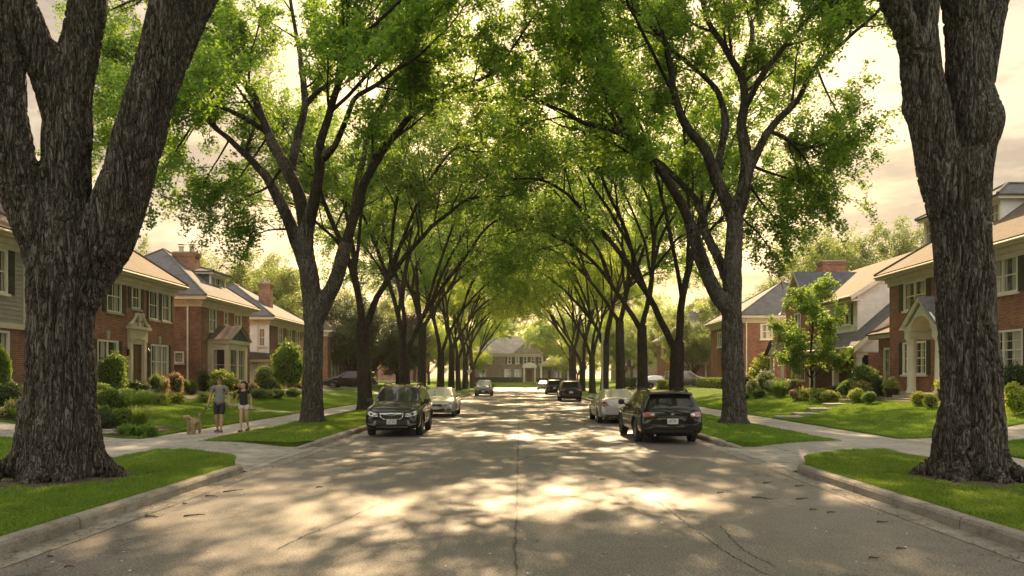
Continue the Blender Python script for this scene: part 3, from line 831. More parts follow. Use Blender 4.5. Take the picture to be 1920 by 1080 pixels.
hero_mid(22, d3, [(1377, 808, 66), (1377, 785, 58), (1376, 740, 50), (1374, 680, 48), (1372, 600, 44), (1373, 530, 42), (1376, 460, 38), (1380, 395, 36)], [
    [(1380, 400, 33), (1395, 350, 27), (1401, 308, 24), (1390, 235, 21, .3), (1396, 181, 19, .6), (1383, 130, 15, 1.0), (1350, 78, 12, 1.4), (1323, 31, 10, 1.8), (1310, -30, 7, 2.2)],
    [(1397, 200, 15, .5), (1437, 130, 13, 0), (1478, 78, 11, -.6), (1540, 5, 8, -1.4), (1580, -60, 5, -2)],
    [(1403, 320, 20, 0), (1411, 305, 19, 0), (1442, 244, 18, -.4), (1494, 187, 15, -.9), (1530, 124, 13, -1.4), (1582, 78, 10, -2.0), (1642, 26, 6, -2.6)],
    [(1388, 150, 13, .9), (1411, 67, 12, 1.8), (1400, 15, 9, 2.4), (1380, -50, 6, 3)],
    [(1378, 420, 30, .1), (1359, 373, 25, .1), (1338, 321, 22, .3), (1318, 275, 20, .5), (1281, 223, 18, .8), (1266, 181, 16, 1.0), (1255, 119, 14, 1.2), (1240, 67, 12, 1.4), (1209, 36, 9, 1.6), (1183, -5, 7, 1.8), (1150, -50, 5, 2)],
    [(1342, 325, 17, .4), (1359, 238, 15, 1.6), (1349, 181, 13, 2.4), (1318, 140, 11, 3.0), (1276, 109, 9, 3.6), (1230, 60, 6, 4.4)],
    [(1374, 590, 32, 0), (1346, 555, 31, -.3), (1318, 495, 28, -.7), (1292, 415, 25, -1.2), (1260, 352, 22, -1.7), (1219, 295, 19, -2.2), (1183, 259, 16, -2.6), (1130, 240, 12, -3.0), (1090, 228, 9, -3.4), (1053, 207, 6, -3.8)],
    [(1370, 540, 22, .4), (1345, 480, 20, .9), (1322, 435, 19, 1.4), (1310, 385, 17, 1.8), (1250, 316, 14, 2.6), (1190, 270, 10, 3.4), (1130, 200, 7, 4.2), (1080, 150, 5, 5)],
    [(1183, 259, 10, -2.6), (1140, 180, 8, -2.2), (1120, 110, 6, -1.6), (1080, 40, 4, -1)],
    [(1442, 244, 10, .2), (1480, 262, 8, .6), (1510, 300, 5, 1.0)]],
    'second elm from the camera at the right kerb, standing just behind the parked wagon', zmin=5.8, kids=7, wl=[[(6.0, 29.8, 12.8), (3.7, 25.6, 14.2), (2.0, 20.6, 14.0)], [(5.56, 30.2, 15.3), (2.6, 27.6, 16.4), (.2, 24.6, 16.2)]], fringe=[[(1411, 311, 7), (1460, 330, 6, .4), (1505, 345, 4, .8), (1535, 372, 3, 1)], [(1398, 335, 7), (1430, 385, 5, .3), (1462, 420, 3, .6)], [(1384, 400, 6), (1415, 430, 5, .3), (1445, 470, 3, .5)], [(1530, 124, 6, -1.4), (1560, 190, 5, -1.2), (1585, 240, 3, -1)], [(1480, 262, 5, .6), (1530, 285, 4, .8), (1560, 310, 3, 1)]])

# the rest of the avenue
protos = []; bright = {}
ORD = ['third', 'fourth', 'fifth', 'sixth', 'seventh', 'eighth', 'ninth', 'tenth', 'eleventh', 'twelfth']
specs = [(31, 4.4, 15.5, 8.0, 4.8), (32, 3.4, 16.5, 8.4, 5.0), (33, 5.8, 15.8, 7.8, 5.2), (34, 4.0, 15.0, 7.6, 4.6), (35, 5.2, 16.8, 8.6, 5.4)]
dls = [40.8, 52.5, 64.5, 76, 88, 101, 114, 127]
drs = [39.0, 50.0, 61.5, 73, 85, 98, 111, 124]
k = 0
for side, ds in ((-1, dls), (1, drs)):
    for i, d in enumerate(ds):
        lab = '%s elm from the camera at the %s kerb, its limbs arching over the street' % (ORD[i], 'left' if side < 0 else 'right')
        loc = (side*(8.0+random.Random(k).uniform(-.25, .3)), d, .1)
        rz = (0 if side < 0 else math.pi)+random.Random(k+50).uniform(-.35, .35)
        if k < 5:
            T = street_elm(*specs[k])
            o = tree_obj(T, 'elm_tree', loc, lab, group='elms lining the street', rz=rz)
            for c in o.children:
                if c.name.startswith('trunk'): c.data.materials[0] = M['bark_small']
            protos.append(o)
        else:
            s_ = random.Random(k+9).uniform(.92, 1.08)
            o = copy_tree(protos[(k*2+i) % 5], loc, rz, (s_, s_, s_*random.Random(k).uniform(.95, 1.05)), lab)
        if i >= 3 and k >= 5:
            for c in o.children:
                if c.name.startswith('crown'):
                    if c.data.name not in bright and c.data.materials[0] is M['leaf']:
                        bright[c.data.name] = c.data.copy(); bright[c.data.name].materials[0] = M['leaf_far_lit']
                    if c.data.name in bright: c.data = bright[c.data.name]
        k += 1

for x, y, lab in ((-9.0, 149.5, 'elm across the junction, left of the far house front'), (10.2, 150.5, 'elm across the junction, right of the far porch')):
    o = copy_tree(protos[(0 if x < 0 else 3)], (x, y, .2), 0 if x < 0 else math.pi, .85, lab)
# the avenue goes on behind the camera: these shade the near road and show in windscreens
for i, (x, y) in enumerate(((-8.0, -3.5), (8.1, -5.0), (-8.1, -17.0), (7.9, -19.0))):
    copy_tree(protos[i], (x, y, .1), (0 if x < 0 else math.pi)+.2*i, 1.05, 'elm behind the camera, %s pair, %s kerb' % (['nearer', 'farther'][i // 2], 'left' if x < 0 else 'right'))
# ---- trees behind and between the houses
def bushy(seed, H=13, Rr=5.0, fork=3.0, leafsize=.24, per=32, n=10, tr=.28):
    T = Tree(seed, leafsize, per, zmin=1.5, spread=.5); g = T.rg
    zs, rs = flare(tr, top=fork)
    T.tubes.append(([Vector(p) for p in zs], rs, 10))
    for i in range(n):
        a = TAU*i/n*1.62; rr = Rr*g.uniform(.45, .95); h = H*(1-.42*(rr/Rr)**2)*g.uniform(.8, 1.0)
        if i % 3 == 2: h *= .7
        e = Vector((math.cos(a)*rr, math.sin(a)*rr, h)); b = Vector((0, 0, fork*g.uniform(.7, 1)))
        m = b.lerp(e, .45)+Vector((math.cos(a)*rr*.1, math.sin(a)*rr*.1, h*.08))
        T.limb([b, m, e], .46*tr, .14*tr, kids=6, Ln=H*.2, t0=.3, sides=6, kk=(5, 4))
    return T
B1 = tree_obj(bushy(41, 14.5, 6.2), 'shade_tree', (33, 76, 2.2), 'broad leafy tree rising behind the white sided house', group='trees behind the houses', leafmat='leaf_back')
B2 = tree_obj(bushy(42, 12.5, 5.0), 'shade_tree', (-31, 84, .9), 'leafy tree rising behind the house at the left with the tall chimney', group='trees behind the houses', leafmat='leaf_back')
def small_maple(seed):
    T = Tree(seed, .18, 38, zmin=.75, spread=.26); g = T.rg
    T.tubes.append(([Vector((0, 0, -.1)), Vector((.03, 0, .8)), Vector((-.05, .03, 2.2)), Vector((.06, 0, 4.0)), Vector((.1, 0, 5.4))], [.085, .07, .06, .035, .015], 8))
    for i, (a, r_, h) in enumerate(((0, .5, 5.9), (2.2, .55, 5.3), (4.1, .9, 4.9), (1.0, 1.1, 4.5), (5.3, 1.35, 4.0), (3.1, 1.55, 3.7), (.3, 1.3, 3.3), (2.1, 1.1, 3.0), (3.6, 1.75, 2.7), (4.9, 1.1, 2.4), (.9, 1.45, 2.3), (3.3, 1.2, 1.8), (5.9, 1.25, 1.9))):
        z0 = max(1.0, h-1.1-r_*.5); b = Vector((0, 0, z0)); e = Vector((math.cos(a)*r_, math.sin(a)*r_, h))
        T.limb([b, b.lerp(e, .5)+Vector((0, 0, .15)), e], .028, .01, kids=4, Ln=.75, t0=.4, sides=5, lev=1, kk=(5, 5))
    return T
M1 = tree_obj(small_maple(43), 'young_maple', (16.7, 44.0, .85), 'small bright green maple on the right lawn before the white sided house', leafmat='leaf_maple')
for i, (src, x, y, s, lab) in enumerate([
    (B1, 42, 70, 1.0, 'leafy tree behind the far right roofs, close to the brick house with columns'),
    (B2, 36, 90, 1.25, 'tall leafy tree behind the roof with the brick chimney at the right'),
    (B1, 27, 92, .8, 'leafy tree between the two brick houses at the right'),
    (B2, -27, 76, .95, 'round leafy tree right of the white sided house at the left'),
    (B1, -42, 78, .95, 'leafy tree behind the hipped roof with two chimney pots'),
    (B1, -36, 98, 1.1, 'tall leafy tree far behind the left row of houses'),
    (B2, -46, 66, .9, 'leafy tree glimpsed over the left brick house roof'),
    (B2, 20, 88, .62, 'low leafy tree on the far right lawn before the brick house with a white dormer'),
    (B1, -17.5, 92, .6, 'low leafy tree on the far left lawn past the driveway'),
    (B2, -15.5, 104, .6, 'leafy tree on the far left lawn nearest the junction'),
    (B1, 16.0, 118, .6, 'leafy tree on the far right lawn nearest the junction'),
    (B2, -14, 118, .62, 'leafy tree at the left close to the junction'),
    (B1, -22, 112, .9, 'broad leafy tree behind the far left kerb elms'),
    (B2, 24, 124, .95, 'broad leafy tree behind the far right kerb elms'),
]):
    copy_tree(src, (x, y, .9), i*1.3, s, lab)
for i, (x, y, sc_) in enumerate(((-20, -34, 1.2), (-9, -42, 1.3), (2, -46, 1.3), (12, -40, 1.25), (23, -33, 1.2), (-30, -24, 1.1), (32, -22, 1.1))):  # unseen trees added to block the low sky and darken car reflections
    copy_tree(B1 if i % 2 else B2, (x, y, .2), i*1.1, sc_, 'unseen tree added behind the camera to block low sky, %s from the left' % ['first', 'second', 'third', 'fourth', 'fifth', 'outermost', 'last'][i], group='added trees behind the camera')
cr = bpy.data.meshes.get([c for c in B1.children if c.name.startswith('crown')][0].data.name).copy(); cr.materials[0] = M['leaf_far_lit']
cr2 = [c for c in B2.children if c.name.startswith('crown')][0].data.copy(); cr2.materials[0] = M['leaf_far_lit']
for i, (x, y, s, lab) in enumerate([
    (-14, 171, 1.0, 'bright leafy tree behind the far house, at its left end'), (-5, 178, 1.15, 'bright tall tree directly behind the roof of the far house'),
    (5, 174, 1.05, 'bright leafy tree behind the porch wing of the far house'), (14, 170, 1.0, 'bright leafy tree behind the far house, at its right end'),
    (-10.5, 153, .72, 'bright leafy tree on the end lawn left of the far house'), (11.5, 153, .66, 'bright leafy tree on the end lawn right of the far house'),
    (-22, 160, 1.1, 'bright leafy tree left of the far house, second from it'), (23, 158, 1.1, 'bright leafy tree right of the far house, second from it'),
    (-34, 165, 1.2, 'bright leafy tree left of the far house, third from it'), (35, 165, 1.2, 'bright leafy tree right of the far house, third from it')]):
    o = copy_tree(B1 if i % 2 else B2, (x, y, .6), i*2.1, s, lab, group='trees round the far house')
    for c in o.children:
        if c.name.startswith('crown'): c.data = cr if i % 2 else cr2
# dark evergreens and a purple leaved tree between the left houses
dk = tree_obj(bushy(44, 8.5, 3.0, 1.0, .2, 26, 11), 'evergreen_tree', (-17.6, 80, .8), 'dark dense tree directly behind the black car in the driveway', leafmat='leaf_dark')
for x, y, s, lab in ((-21.5, 94, 1.1, 'tall dark dense tree behind the driveway with the black car'), (-13.2, 86.5, .8, 'small dark dense tree just right of the black car')):
    copy_tree(dk, (x, y, .8), 1.0, s, lab)
tree_obj(bushy(45, 8.0, 3.2, 1.6, .22, 20, 10), 'plum_tree', (-14.6, 92, .8), 'purple leaved tree beside the dark evergreens at the left', leafmat='leaf_red')
# ------------------------------------------------------------------ houses
class W:
    """a vertical wall plane. ax 'x': plane x=c, runs along y, outward sign s ; ax 'y': plane y=c, runs along x"""
    def __init__(s, ax, c, sgn): s.ax, s.c, s.s = ax, c, sgn
    def P(s, a, z, d=0.0):
        return (s.c+s.s*d, a, z) if s.ax == 'x' else (a, s.c+s.s*d, z)
    def box(s, mb, a0, a1, z0, z1, d0, d1, mat):
        p, q = s.P(a0, z0, d0), s.P(a1, z1, d1); mb.box(p[0], q[0], p[1], q[1], p[2], q[2], mat)
    def quad(s, mb, a0, a1, z0, z1, mat, d=0.0):
        mb.poly([s.P(a0, z0, d), s.P(a1, z0, d), s.P(a1, z1, d), s.P(a0, z1, d)], mat)
    def laps(s, mb, z0, z1, fa, fb, mat, pitch=.17):
        """overlapping weatherboards: each board leans out at its foot; fa, fb give its ends at a height"""
        k = int(math.floor(z0/pitch)); t = .024
        while k*pitch < z1-.01:
            b, c = max(z0, k*pitch), min(z1, (k+1)*pitch); k += 1
            if c-b < .01 or fb(c)-fa(c) < .02 and fb(b)-fa(b) < .02: continue
            d = t*(1-(b-(k-1)*pitch)/pitch); e = t*(1-(c-(k-1)*pitch)/pitch)
            mb.poly([s.P(fa(b), b, d), s.P(fb(b), b, d), s.P(fb(c), c, e), s.P(fa(c), c, e)], mat)
            mb.poly([s.P(fa(b), b, 0), s.P(fb(b), b, 0), s.P(fb(b), b, d), s.P(fa(b), b, d)], mat)
    def wall(s, mb, a0, a1, z0, z1, mat, holes=(), depth=.14, split=None):
        """sheet with openings and their reveals. split=(z, lowermat): other material below z"""
        A = sorted({a0, a1, *[h[0] for h in holes], *[h[1] for h in holes]}); A = [a for a in A if a0 <= a <= a1]
        Z = sorted({z0, z1, *([split[0]] if split else []), *[h[2] for h in holes], *[h[3] for h in holes]}); Z = [z for z in Z if z0 <= z <= z1]
        for i in range(len(A)-1):
            for j in range(len(Z)-1):
                am, zm = (A[i]+A[i+1])/2, (Z[j]+Z[j+1])/2
                if any(h[0] < am < h[1] and h[2] < zm < h[3] for h in holes): continue
                m_ = split[1] if split and zm < split[0] else mat
                if 'siding' in m_.name: s.laps(mb, Z[j], Z[j+1], lambda z, a=A[i]: a, lambda z, a=A[i+1]: a, m_)
                else: s.quad(mb, A[i], A[i+1], Z[j], Z[j+1], m_)
        for h in holes:
            for (a, b) in (((h[0], h[2]), (h[1], h[2])), ((h[1], h[2]), (h[1], h[3])), ((h[1], h[3]), (h[0], h[3])), ((h[0], h[3]), (h[0], h[2]))):
                mb.poly([s.P(a[0], a[1]), s.P(b[0], b[1]), s.P(b[0], b[1], -depth), s.P(a[0], a[1], -depth)], split[1] if split and h[2] < split[0]-.5 else mat)

def window(house, w, a0, a1, z0, z1, cols=1, mid=True, grid=(0, 0), mat='trim', pane='pane', sill=True, shut=False, lintel=None, cas=.075):
    """casing, sashes and bars; the glass and the sill are sub-parts; shutters are parts of the house"""
    if a0 > a1: a0, a1 = a1, a0
    t = M[mat]; f = MB(); fr = .055
    w.box(f, a0-cas*.2, a0+cas, z0, z1, -.06, .025, t); w.box(f, a1-cas, a1+cas*.2, z0, z1, -.06, .025, t)
    w.box(f, a0+cas, a1-cas, z1-cas, z1+.01, -.06, .022, t); w.box(f, a0+cas, a1-cas, z0, z0+cas, -.06, .022, t)
    n = cols; iw = (a1-a0-2*cas)/n
    for k in range(1, n): w.box(f, a0+cas+k*iw-.035, a0+cas+k*iw+.035, z0+cas, z1-cas, -.07, .012, t)
    zc = (z0+z1)/2
    if mid: w.box(f, a0+cas, a1-cas, zc-.025, zc+.025, -.085, -.045, t)
    gx, gz = grid
    for k in range(n):
        b0 = a0+cas+k*iw
        for i in range(1, gx): w.box(f, b0+iw*i/gx-.011, b0+iw*i/gx+.011, z0+cas, z1-cas, -.088, -.058, t)
    for j in range(1, gz):
        zz = z0+cas+(z1-z0-2*cas)*j/gz
        if not (mid and abs(zz-zc) < .05): w.box(f, a0+cas, a1-cas, zz-.011, zz+.011, -.087, -.0585, t)
    fo = f.build('window', house)
    g = MB(); w.quad(g, a0+.02, a1-.02, z0+.02, z1-.02, M[pane], -.095); g.build('pane', fo)
    if sill:
        s_ = MB(); w.box(s_, a0-.09, a1+.09, z0-.10, z0-.002, -.05, .10, M['stone' if sill == 'stone' else 'trim']); s_.build('sill', fo)
    if shut:
        sw = shut
        for c0, c1 in ((a0-sw-.03, a0-.03), (a1+.03, a1+sw+.03)):
            b = MB(); w.box(b, c0, c1, z0-.02, z1+.02, .006, .035, M['shutter'])
            nl = int((z1-z0)/.09)
            for j in range(nl):
                zz = z0+.05+(z1-z0-.1)*j/nl; w.box(b, c0+.04, c1-.04, zz, zz+.05, .035, .05, M['shutter'])
            b.build('shutter', house)
    return fo

def eave_trim(mb, x0, x1, y0, y1, z, over, mat, fas=.2):
    """soffit slab and a two step cornice under it"""
    mb.box(x0-over, x1+over, y0-over, y1+over, z-.02, z+fas, mat)
    mb.box(x0-.16, x1+.16, y0-.16, y1+.16, z-.22, z-.022, mat)
    mb.box(x0-.07, x1+.07, y0-.07, y1+.07, z-.42, z-.222, mat)

def hip_roof(mb, x0, x1, y0, y1, z, pitch, mat, over=.45, ridge='y', gable=False):
    X0, X1, Y0, Y1 = x0-over, x1+over, y0-over, y1+over; t = .06
    X0 -= .04; X1 += .04; Y0 -= .04; Y1 += .04
    if ridge == 'y':
        hw = (X1-X0)/2; h = hw*pitch; cx = (X0+X1)/2; e = 0 if gable else min(hw, (Y1-Y0)/2-.05)
        A, B = (cx, Y0+e, z+h), (cx, Y1-e, z+h)
    else:
        hw = (Y1-Y0)/2; h = hw*pitch; cy = (Y0+Y1)/2; e = 0 if gable else min(hw, (X1-X0)/2-.05)
        A, B = (X0+e, cy, z+h), (X1-e, cy, z+h)
    c = [(X0, Y0, z), (X1, Y0, z), (X1, Y1, z), (X0, Y1, z)]
    if ridge == 'y':
        fs = [[c[0], c[3], B, A], [c[1], A, B, c[2]]]
        fs += [[c[0], A, c[1]], [c[3], c[2], B]] if not gable else []
    else:
        fs = [[c[0], A, B, c[1]], [c[3], c[2], B, A]]
        fs += [[c[0], c[3], A], [c[1], B, c[2]]] if not gable else []
    for f in fs:
        mb.poly(f, mat)
        mb.poly([(p[0], p[1], p[2]-t) for p in reversed(f)], mat)
    for i in range(4):
        a, b = c[i], c[(i+1) % 4]
        if gable and ((ridge == 'y' and i in (0, 2)) or (ridge == 'x' and i in (1, 3))): continue
        mb.poly([a, b, (b[0], b[1], b[2]-t), (a[0], a[1], a[2]-t)], mat)
    if not gable:   # ridge and hip caps
        for p, q in ((A, B), (A, c[0]), (B, c[2]), (A, c[1] if ridge == 'y' else c[3]), (B, c[3] if ridge == 'y' else c[1])):
            if (Vector(p)-Vector(q)).length > .3: mb.tube([Vector(p)+Vector((0, 0, .01)), Vector(q)+Vector((0, 0, .01))], .07, 6, mat)
    return z+h

def chimney(house, x0, x1, y0, y1, z0, z1, mat, pots=0):
    mb = MB(); mb.box(x0, x1, y0, y1, z0, z1-.32, M[mat])
    mb.box(x0-.05, x1+.05, y0-.05, y1+.05, z1-.319, z1-.17, M[mat]); mb.box(x0-.09, x1+.09, y0-.09, y1+.09, z1-.169, z1-.05, M[mat]); mb.box(x0-.03, x1+.03, y0-.03, y1+.03, z1-.049, z1, M['stone'])
    c = mb.build('chimney', house)
    for k in range(pots):
        p = MB(); px_ = x0+(x1-x0)*(k+.5)/pots; py = (y0+y1)/2
        p.lathe([(.19, z1), (.16, z1+.06), (.14, z1+.3), (.19, z1+.33), (.19, z1+.38), (.1, z1+.38), (.1, z1+.1)], 12, M['terracotta'] if 0 else M['stone'], (px_, py, 0))
        p.tube([(px_-.1, py, z1+.38), (px_-.1, py, z1+.5)], .012, 4, M['black_iron']); p.tube([(px_+.1, py, z1+.38), (px_+.1, py, z1+.5)], .012, 4, M['black_iron'])
        p.lathe([(.01, z1+.56), (.24, z1+.52), (.25, z1+.5), (.01, z1+.5)], 12, M['stone'], (px_, py, 0))
        p.build('chimney_pot', c)
    return c

def downspout(house, w, a, z0, z1, mat='trim'):
    mb = MB(); w.box(mb, a-.045, a+.045, z0, z1-.35, .02, .09, M[mat])
    p = [Vector(w.P(a, z1-.35, .055)), Vector(w.P(a, z1-.2, .12)), Vector(w.P(a, z1-.02, .34))]
    mb.tube(p, .045, 6, M[mat])
    for z in (z0+.6, (z0+z1)/2, z1-.6): w.box(mb, a-.07, a+.07, z, z+.04, .003, .1, M[mat])
    mb.build('downspout', house)

def dormer(house, w, a0, a1, z0, z1, back, wallmat, roofmat, cols=2, hip=True, pitch=.5, grid=(1, 2), roofz=.0):
    """dormer whose window face lies in plane w; cheeks run back into the roof"""
    mb = MB(); cm = M[wallmat]
    w.box(mb, a0, a1, z0-.6, z1, -back, -.11, cm)
    w.box(mb, a0, a0+.14, z0-.05, z1, -.11, .0, M['trim']); w.box(mb, a1-.14, a1, z0-.05, z1, -.11, 0, M['trim'])
    w.box(mb, a0+.14, a1-.14, z1-.16, z1, -.11, 0, M['trim']); w.box(mb, a0+.14, a1-.14, z0-.05, z0+.06, -.11, .03, M['trim'])
    p, q = w.P(a0, 0, -back), w.P(a1, 0, 0)
    x0, x1 = sorted((p[0], q[0])); y0, y1 = sorted((p[1], q[1]))
    mb.box(x0-.22, x1+.22, y0-.22, y1+.22, z1+.001, z1+.12, M['trim'])
    d = mb.build('dormer', house)
    r = MB(); hip_roof(r, x0, x1, y0, y1, z1+.185, pitch, M[roofmat], .26, 'x' if w.ax == 'x' else 'y', not hip); r.build('dormer_roof', d)
    window_into(d, w, a0+.14, a1-.14, z0+.06, z1-.16, cols, grid)
    return d
def window_into(parent, w, a0, a1, z0, z1, cols, grid):
    f = MB(); t = M['trim']; iw = (a1-a0)/cols
    for k in range(cols+1): w.box(f, max(a0, a0+k*iw-.03), min(a1, a0+k*iw+.03), z0, z1, -.09, -.02, t)
    for k in range(cols):
        for i in range(1, grid[0]): w.box(f, a0+k*iw+iw*i/grid[0]-.012, a0+k*iw+iw*i/grid[0]+.012, z0, z1, -.1, -.06, t)
    for j in range(1, grid[1]): w.box(f, a0, a1, z0+(z1-z0)*j/grid[1]-.014, z0+(z1-z0)*j/grid[1]+.014, -.098, -.058, t)
    w.quad(f, a0, a1, z0, z1, M['pane'], -.105)
    f.build('window', parent)

def base_house(label, x0, x1, y0, y1, z0, ze, street, holes_front, holes_end, wallmat, roofmat, pitch, name='brick_house', split=None, endsplit=None, endmat=None, over=.5, ridge='y', quoin=False, group=None):
    """street: sign of the outward normal of the facade (+1 for houses on the left)"""
    xf = x1 if street > 0 else x0; xb = x0 if street > 0 else x1
    h = empty(name, (xf, (y0+y1)/2, z0), 0, label, 'house', group)
    wf = W('x', xf, street); we = W('y', y0, -1); wb = W('x', xb, -street); wg = W('y', y1, 1)
    mb = MB(); m = M[wallmat]
    wf.wall(mb, y0, y1, z0-.4, ze, m, holes_front, split=split)
    we.wall(mb, x0, x1, z0-.4, ze, M[endmat] if endmat else m, holes_end, split=endsplit or split)
    wb.wall(mb, y0, y1, z0-.4, ze, m); wg.wall(mb, x0, x1, z0-.4, ze, M[endmat] if endmat else m)
    mb.box(min(x0, x1)+.16, max(x0, x1)-.16, y0+.16, y1-.16, z0-.4, ze-.1, M['dark'])
    mb.build('wall', h, fixn=False)
    wt = MB(); wf.box(wt, y0-.04, y1+.04, z0-.4, z0+.32, .003, .05, M['stone']); we.box(wt, min(x0, x1)+.002, max(x0, x1)-.002, z0-.4, z0+.32, .003, .05, M['stone'])
    wt.build('foundation', h)
    e = MB(); eave_trim(e, x0, x1, y0, y1, ze, over, M['cream']); 
    # gutter along the street side
    gx = xf+street*(over+.05); e.tube([(gx, y0-over, ze+.12), (gx, y1+over, ze+.12)], .065, 8, M['cream'])
    e.build('cornice', h)
    r = MB(); top = hip_roof(r, x0, x1, y0, y1, ze+.245, pitch, M[roofmat], over, ridge); r.build('roof', h)
    if quoin:
        for far_ in (0, 1):
            q = MB()
            for i in range(int((ze-z0-.6)/.46)):
                z = z0+.4+i*.46; L1, L2 = (.42, .26) if i % 2 else (.26, .42)
                if far_: wf.box(q, y1-L2, y1+.03, z, z+.4, -.02, .03, M['brick_dark'])
                else: wf.box(q, y0-.03, y0+L1, z, z+.4, -.02, .028, M['brick_dark']); we.box(q, xf-street*L2, xf+street*.002, z, z+.4, -.02, .029, M['brick_dark'])
            q.build('quoin', h)
    return h, wf, we, top

def pediment_door(house, w, a0, a1, z0, zd, mat='cream', scroll=True, sides=.26):
    """classical surround: pilasters, entablature, broken pediment, panelled door"""
    t = M[mat]; mb = MB()
    for c in (a0-sides, a1):
        w.box(mb, c, c+sides, z0, zd+.25, .003, .14, t); w.box(mb, c-.03, c+sides+.03, z0, z0+.3, .003, .18, t); w.box(mb, c-.03, c+sides+.03, zd+.12, zd+.25, .003, .18, t)
        w.box(mb, c+.07, c+sides-.07, z0+.4, zd, .14, .152, t)
    w.box(mb, a0-sides-.05, a1+sides+.05, zd+.251, zd+.72, .003, .17, t)
    w.box(mb, a0-sides-.16, a1+sides+.16, zd+.721, zd+.86, .003, .32, t)
    w.box(mb, a0, a1, zd+.001, zd+.25, -.1, .06, t)
    cm = (a0+a1)/2; hw = (a1-a0)/2+sides+.16
    for sg in (-1, 1):      # raking scrolls
        pts = []
        for i in range(9):
            u = i/8; pts.append(w.P(cm+sg*(hw-(hw-.26)*u), zd+.93+.52*u**1.6, .17))
        mb.tube(pts, [.085-.01*i/8 for i in range(9)], 8, t)
        mb.lathe([(.02, -.1), (.11, -.1), (.11, .1), (.02, .1)], 12, t, w.P(cm+sg*.22, zd+1.43, .18), 'x')
    # tympanum and urn
    w.box(mb, cm-hw*.62, cm+hw*.62, zd+.861, zd+1.1, .003, .1, t)
    p = w.P(cm, 0, .16); mb.lathe([(.09, zd+.87), (.09, zd+1.0), (.05, zd+1.05), (.13, zd+1.2), (.14, zd+1.32), (.06, zd+1.42), (.02, zd+1.55)], 12, t, (p[0], p[1], 0))
    mb.build('door_surround', house)
    d = MB(); w.box(d, a0, a1, z0, zd, -.12, -.08, M['door_wood'])
    aw = (a1-a0)
    for i in range(2):
        for j, (u, v) in enumerate(((.08, .36), (.42, .68), (.73, .94))):
            w.box(d, a0+aw*(.12+.42*i), a0+aw*(.46+.42*i), z0+(zd-z0)*u, z0+(zd-z0)*v, -.08, -.06, M['door_wood'])
    do = d.build('door', house)
    k = MB(); k.lathe([(.005, -.035), (.035, -.02), (.035, .02), (.005, .035)], 10, M['black_iron'], w.P(a1-.1, z0+1.0, -.03), 'x'); k.build('handle', do)

def lantern(house, w, a, z):
    mb = MB(); c = w.P(a, z, .17)
    mb.tube([w.P(a, z+.2, .0), w.P(a, z+.28, .1), w.P(a, z+.2, .17)], .014, 6, M['black_iron'])
    mb.lathe([(.01, z+.2), (.09, z+.14), (.075, z+.12), (.06, z-.1), (.01, z-.15)], 6, M['black_iron'], (c[0], c[1], 0))
    mb.build('wall_lantern', house)

def steps(house, x0, x1, y0, y1, z0, z1, n, sx, mat='stone'):
    """steps descending towards sx from the wall at x1"""
    mb = MB()
    for i in range(n):
        f = i/n; xa = x0+(x1-x0)*f
        mb.box(xa, x1, y0+.05*i, y1-.05*i, z0+(z1-z0)*f-(.3 if i == 0 else 0)+(.001*i), z0+(z1-z0)*(i+1)/n, M[mat])
    mb.build('step', house)

# ---- left row
LX = -19.0
# L1 siding over brick
f1 = [(25.6, 28.25, 1.95, 3.62), (28.05-.9-1.3, 28.35, 5.0, 6.55), (21.0, 23.2, 5.0, 6.55), (20.6, 23.4, 1.95, 3.6)]
f1 = [(26.3, 28.55, 1.85, 3.62), (27.2, 28.45, 5.0, 6.62), (22.0, 24.0, 5.0, 6.6), (21.4, 24.2, 1.9, 3.6)]
H, wf, we, tp = base_house('beige sided house with a brick ground floor at the left edge, with a brick chimney', -29, LX, 17.5, 29.55, .9, 7.05, 1, f1, [], 'siding_grey', 'roof_brown', .72, 'sided_house', split=(3.75, M['brick_dark']))
window(H, wf, *f1[0], cols=2, grid=(1, 0), mat='trim', sill=True, pane='pane'); window(H, wf, *f1[1], cols=1, grid=(1, 0), shut=.36)
window(H, wf, *f1[2], cols=2, shut=.36); window(H, wf, *f1[3], cols=3)
mb = MB(); wf.box(mb, 17.5, 29.55, 3.72, 3.92, .004, .08, M['cream']); mb.box(LX+.002, LX+.06, 29.35, 29.62, 3.93, 6.6, M['cream']); mb.build('belt_course', H)
chimney(H, -21.6, -20.2, 27.2, 28.9, 7.2, 10.0, 'brick_tan')
# L2 red brick colonial
f2 = [(35.3, 36.6, 4.95, 6.48), (37.55, 38.4, 5.3, 6.42), (39.3, 40.3, 4.9, 6.42), (40.75, 41.7, 4.9, 6.42), (39.5, 41.45, 1.85, 3.62), (34.5, 36.3, 1.75, 3.62), (37.45, 38.55, 1.2, 3.55), (32.2, 33.6, 4.95, 6.48), (31.6, 33.4, 1.75, 3.6)]
H, wf, we, tp = base_house('red brick house with a scrolled cream doorway and dark shutters, behind the largest left elm', -29, LX, 30.6, 42.2, .9, 6.75, 1, f2, [], 'brick_red', 'roof_brown', .79)
window(H, wf, *f2[0], cols=1, grid=(2, 0), sill='stone', shut=.36); window(H, wf, *f2[1], cols=1, grid=(1, 0), sill='stone', shut=.3)
window(H, wf, *f2[2], cols=1, grid=(2, 0), sill='stone', shut=.2); window(H, wf, *f2[3], cols=1, grid=(2, 0), sill='stone', shut=.2)
window(H, wf, *f2[4], cols=3, grid=(1, 0), sill='stone', shut=.3, pane='pane_lace'); window(H, wf, *f2[5], cols=2, grid=(1, 0), sill='stone', shut=.3, pane='pane_lace')
window(H, wf, *f2[7], cols=1, grid=(2, 0), sill='stone', shut=.36); window(H, wf, *f2[8], cols=2, sill='stone')
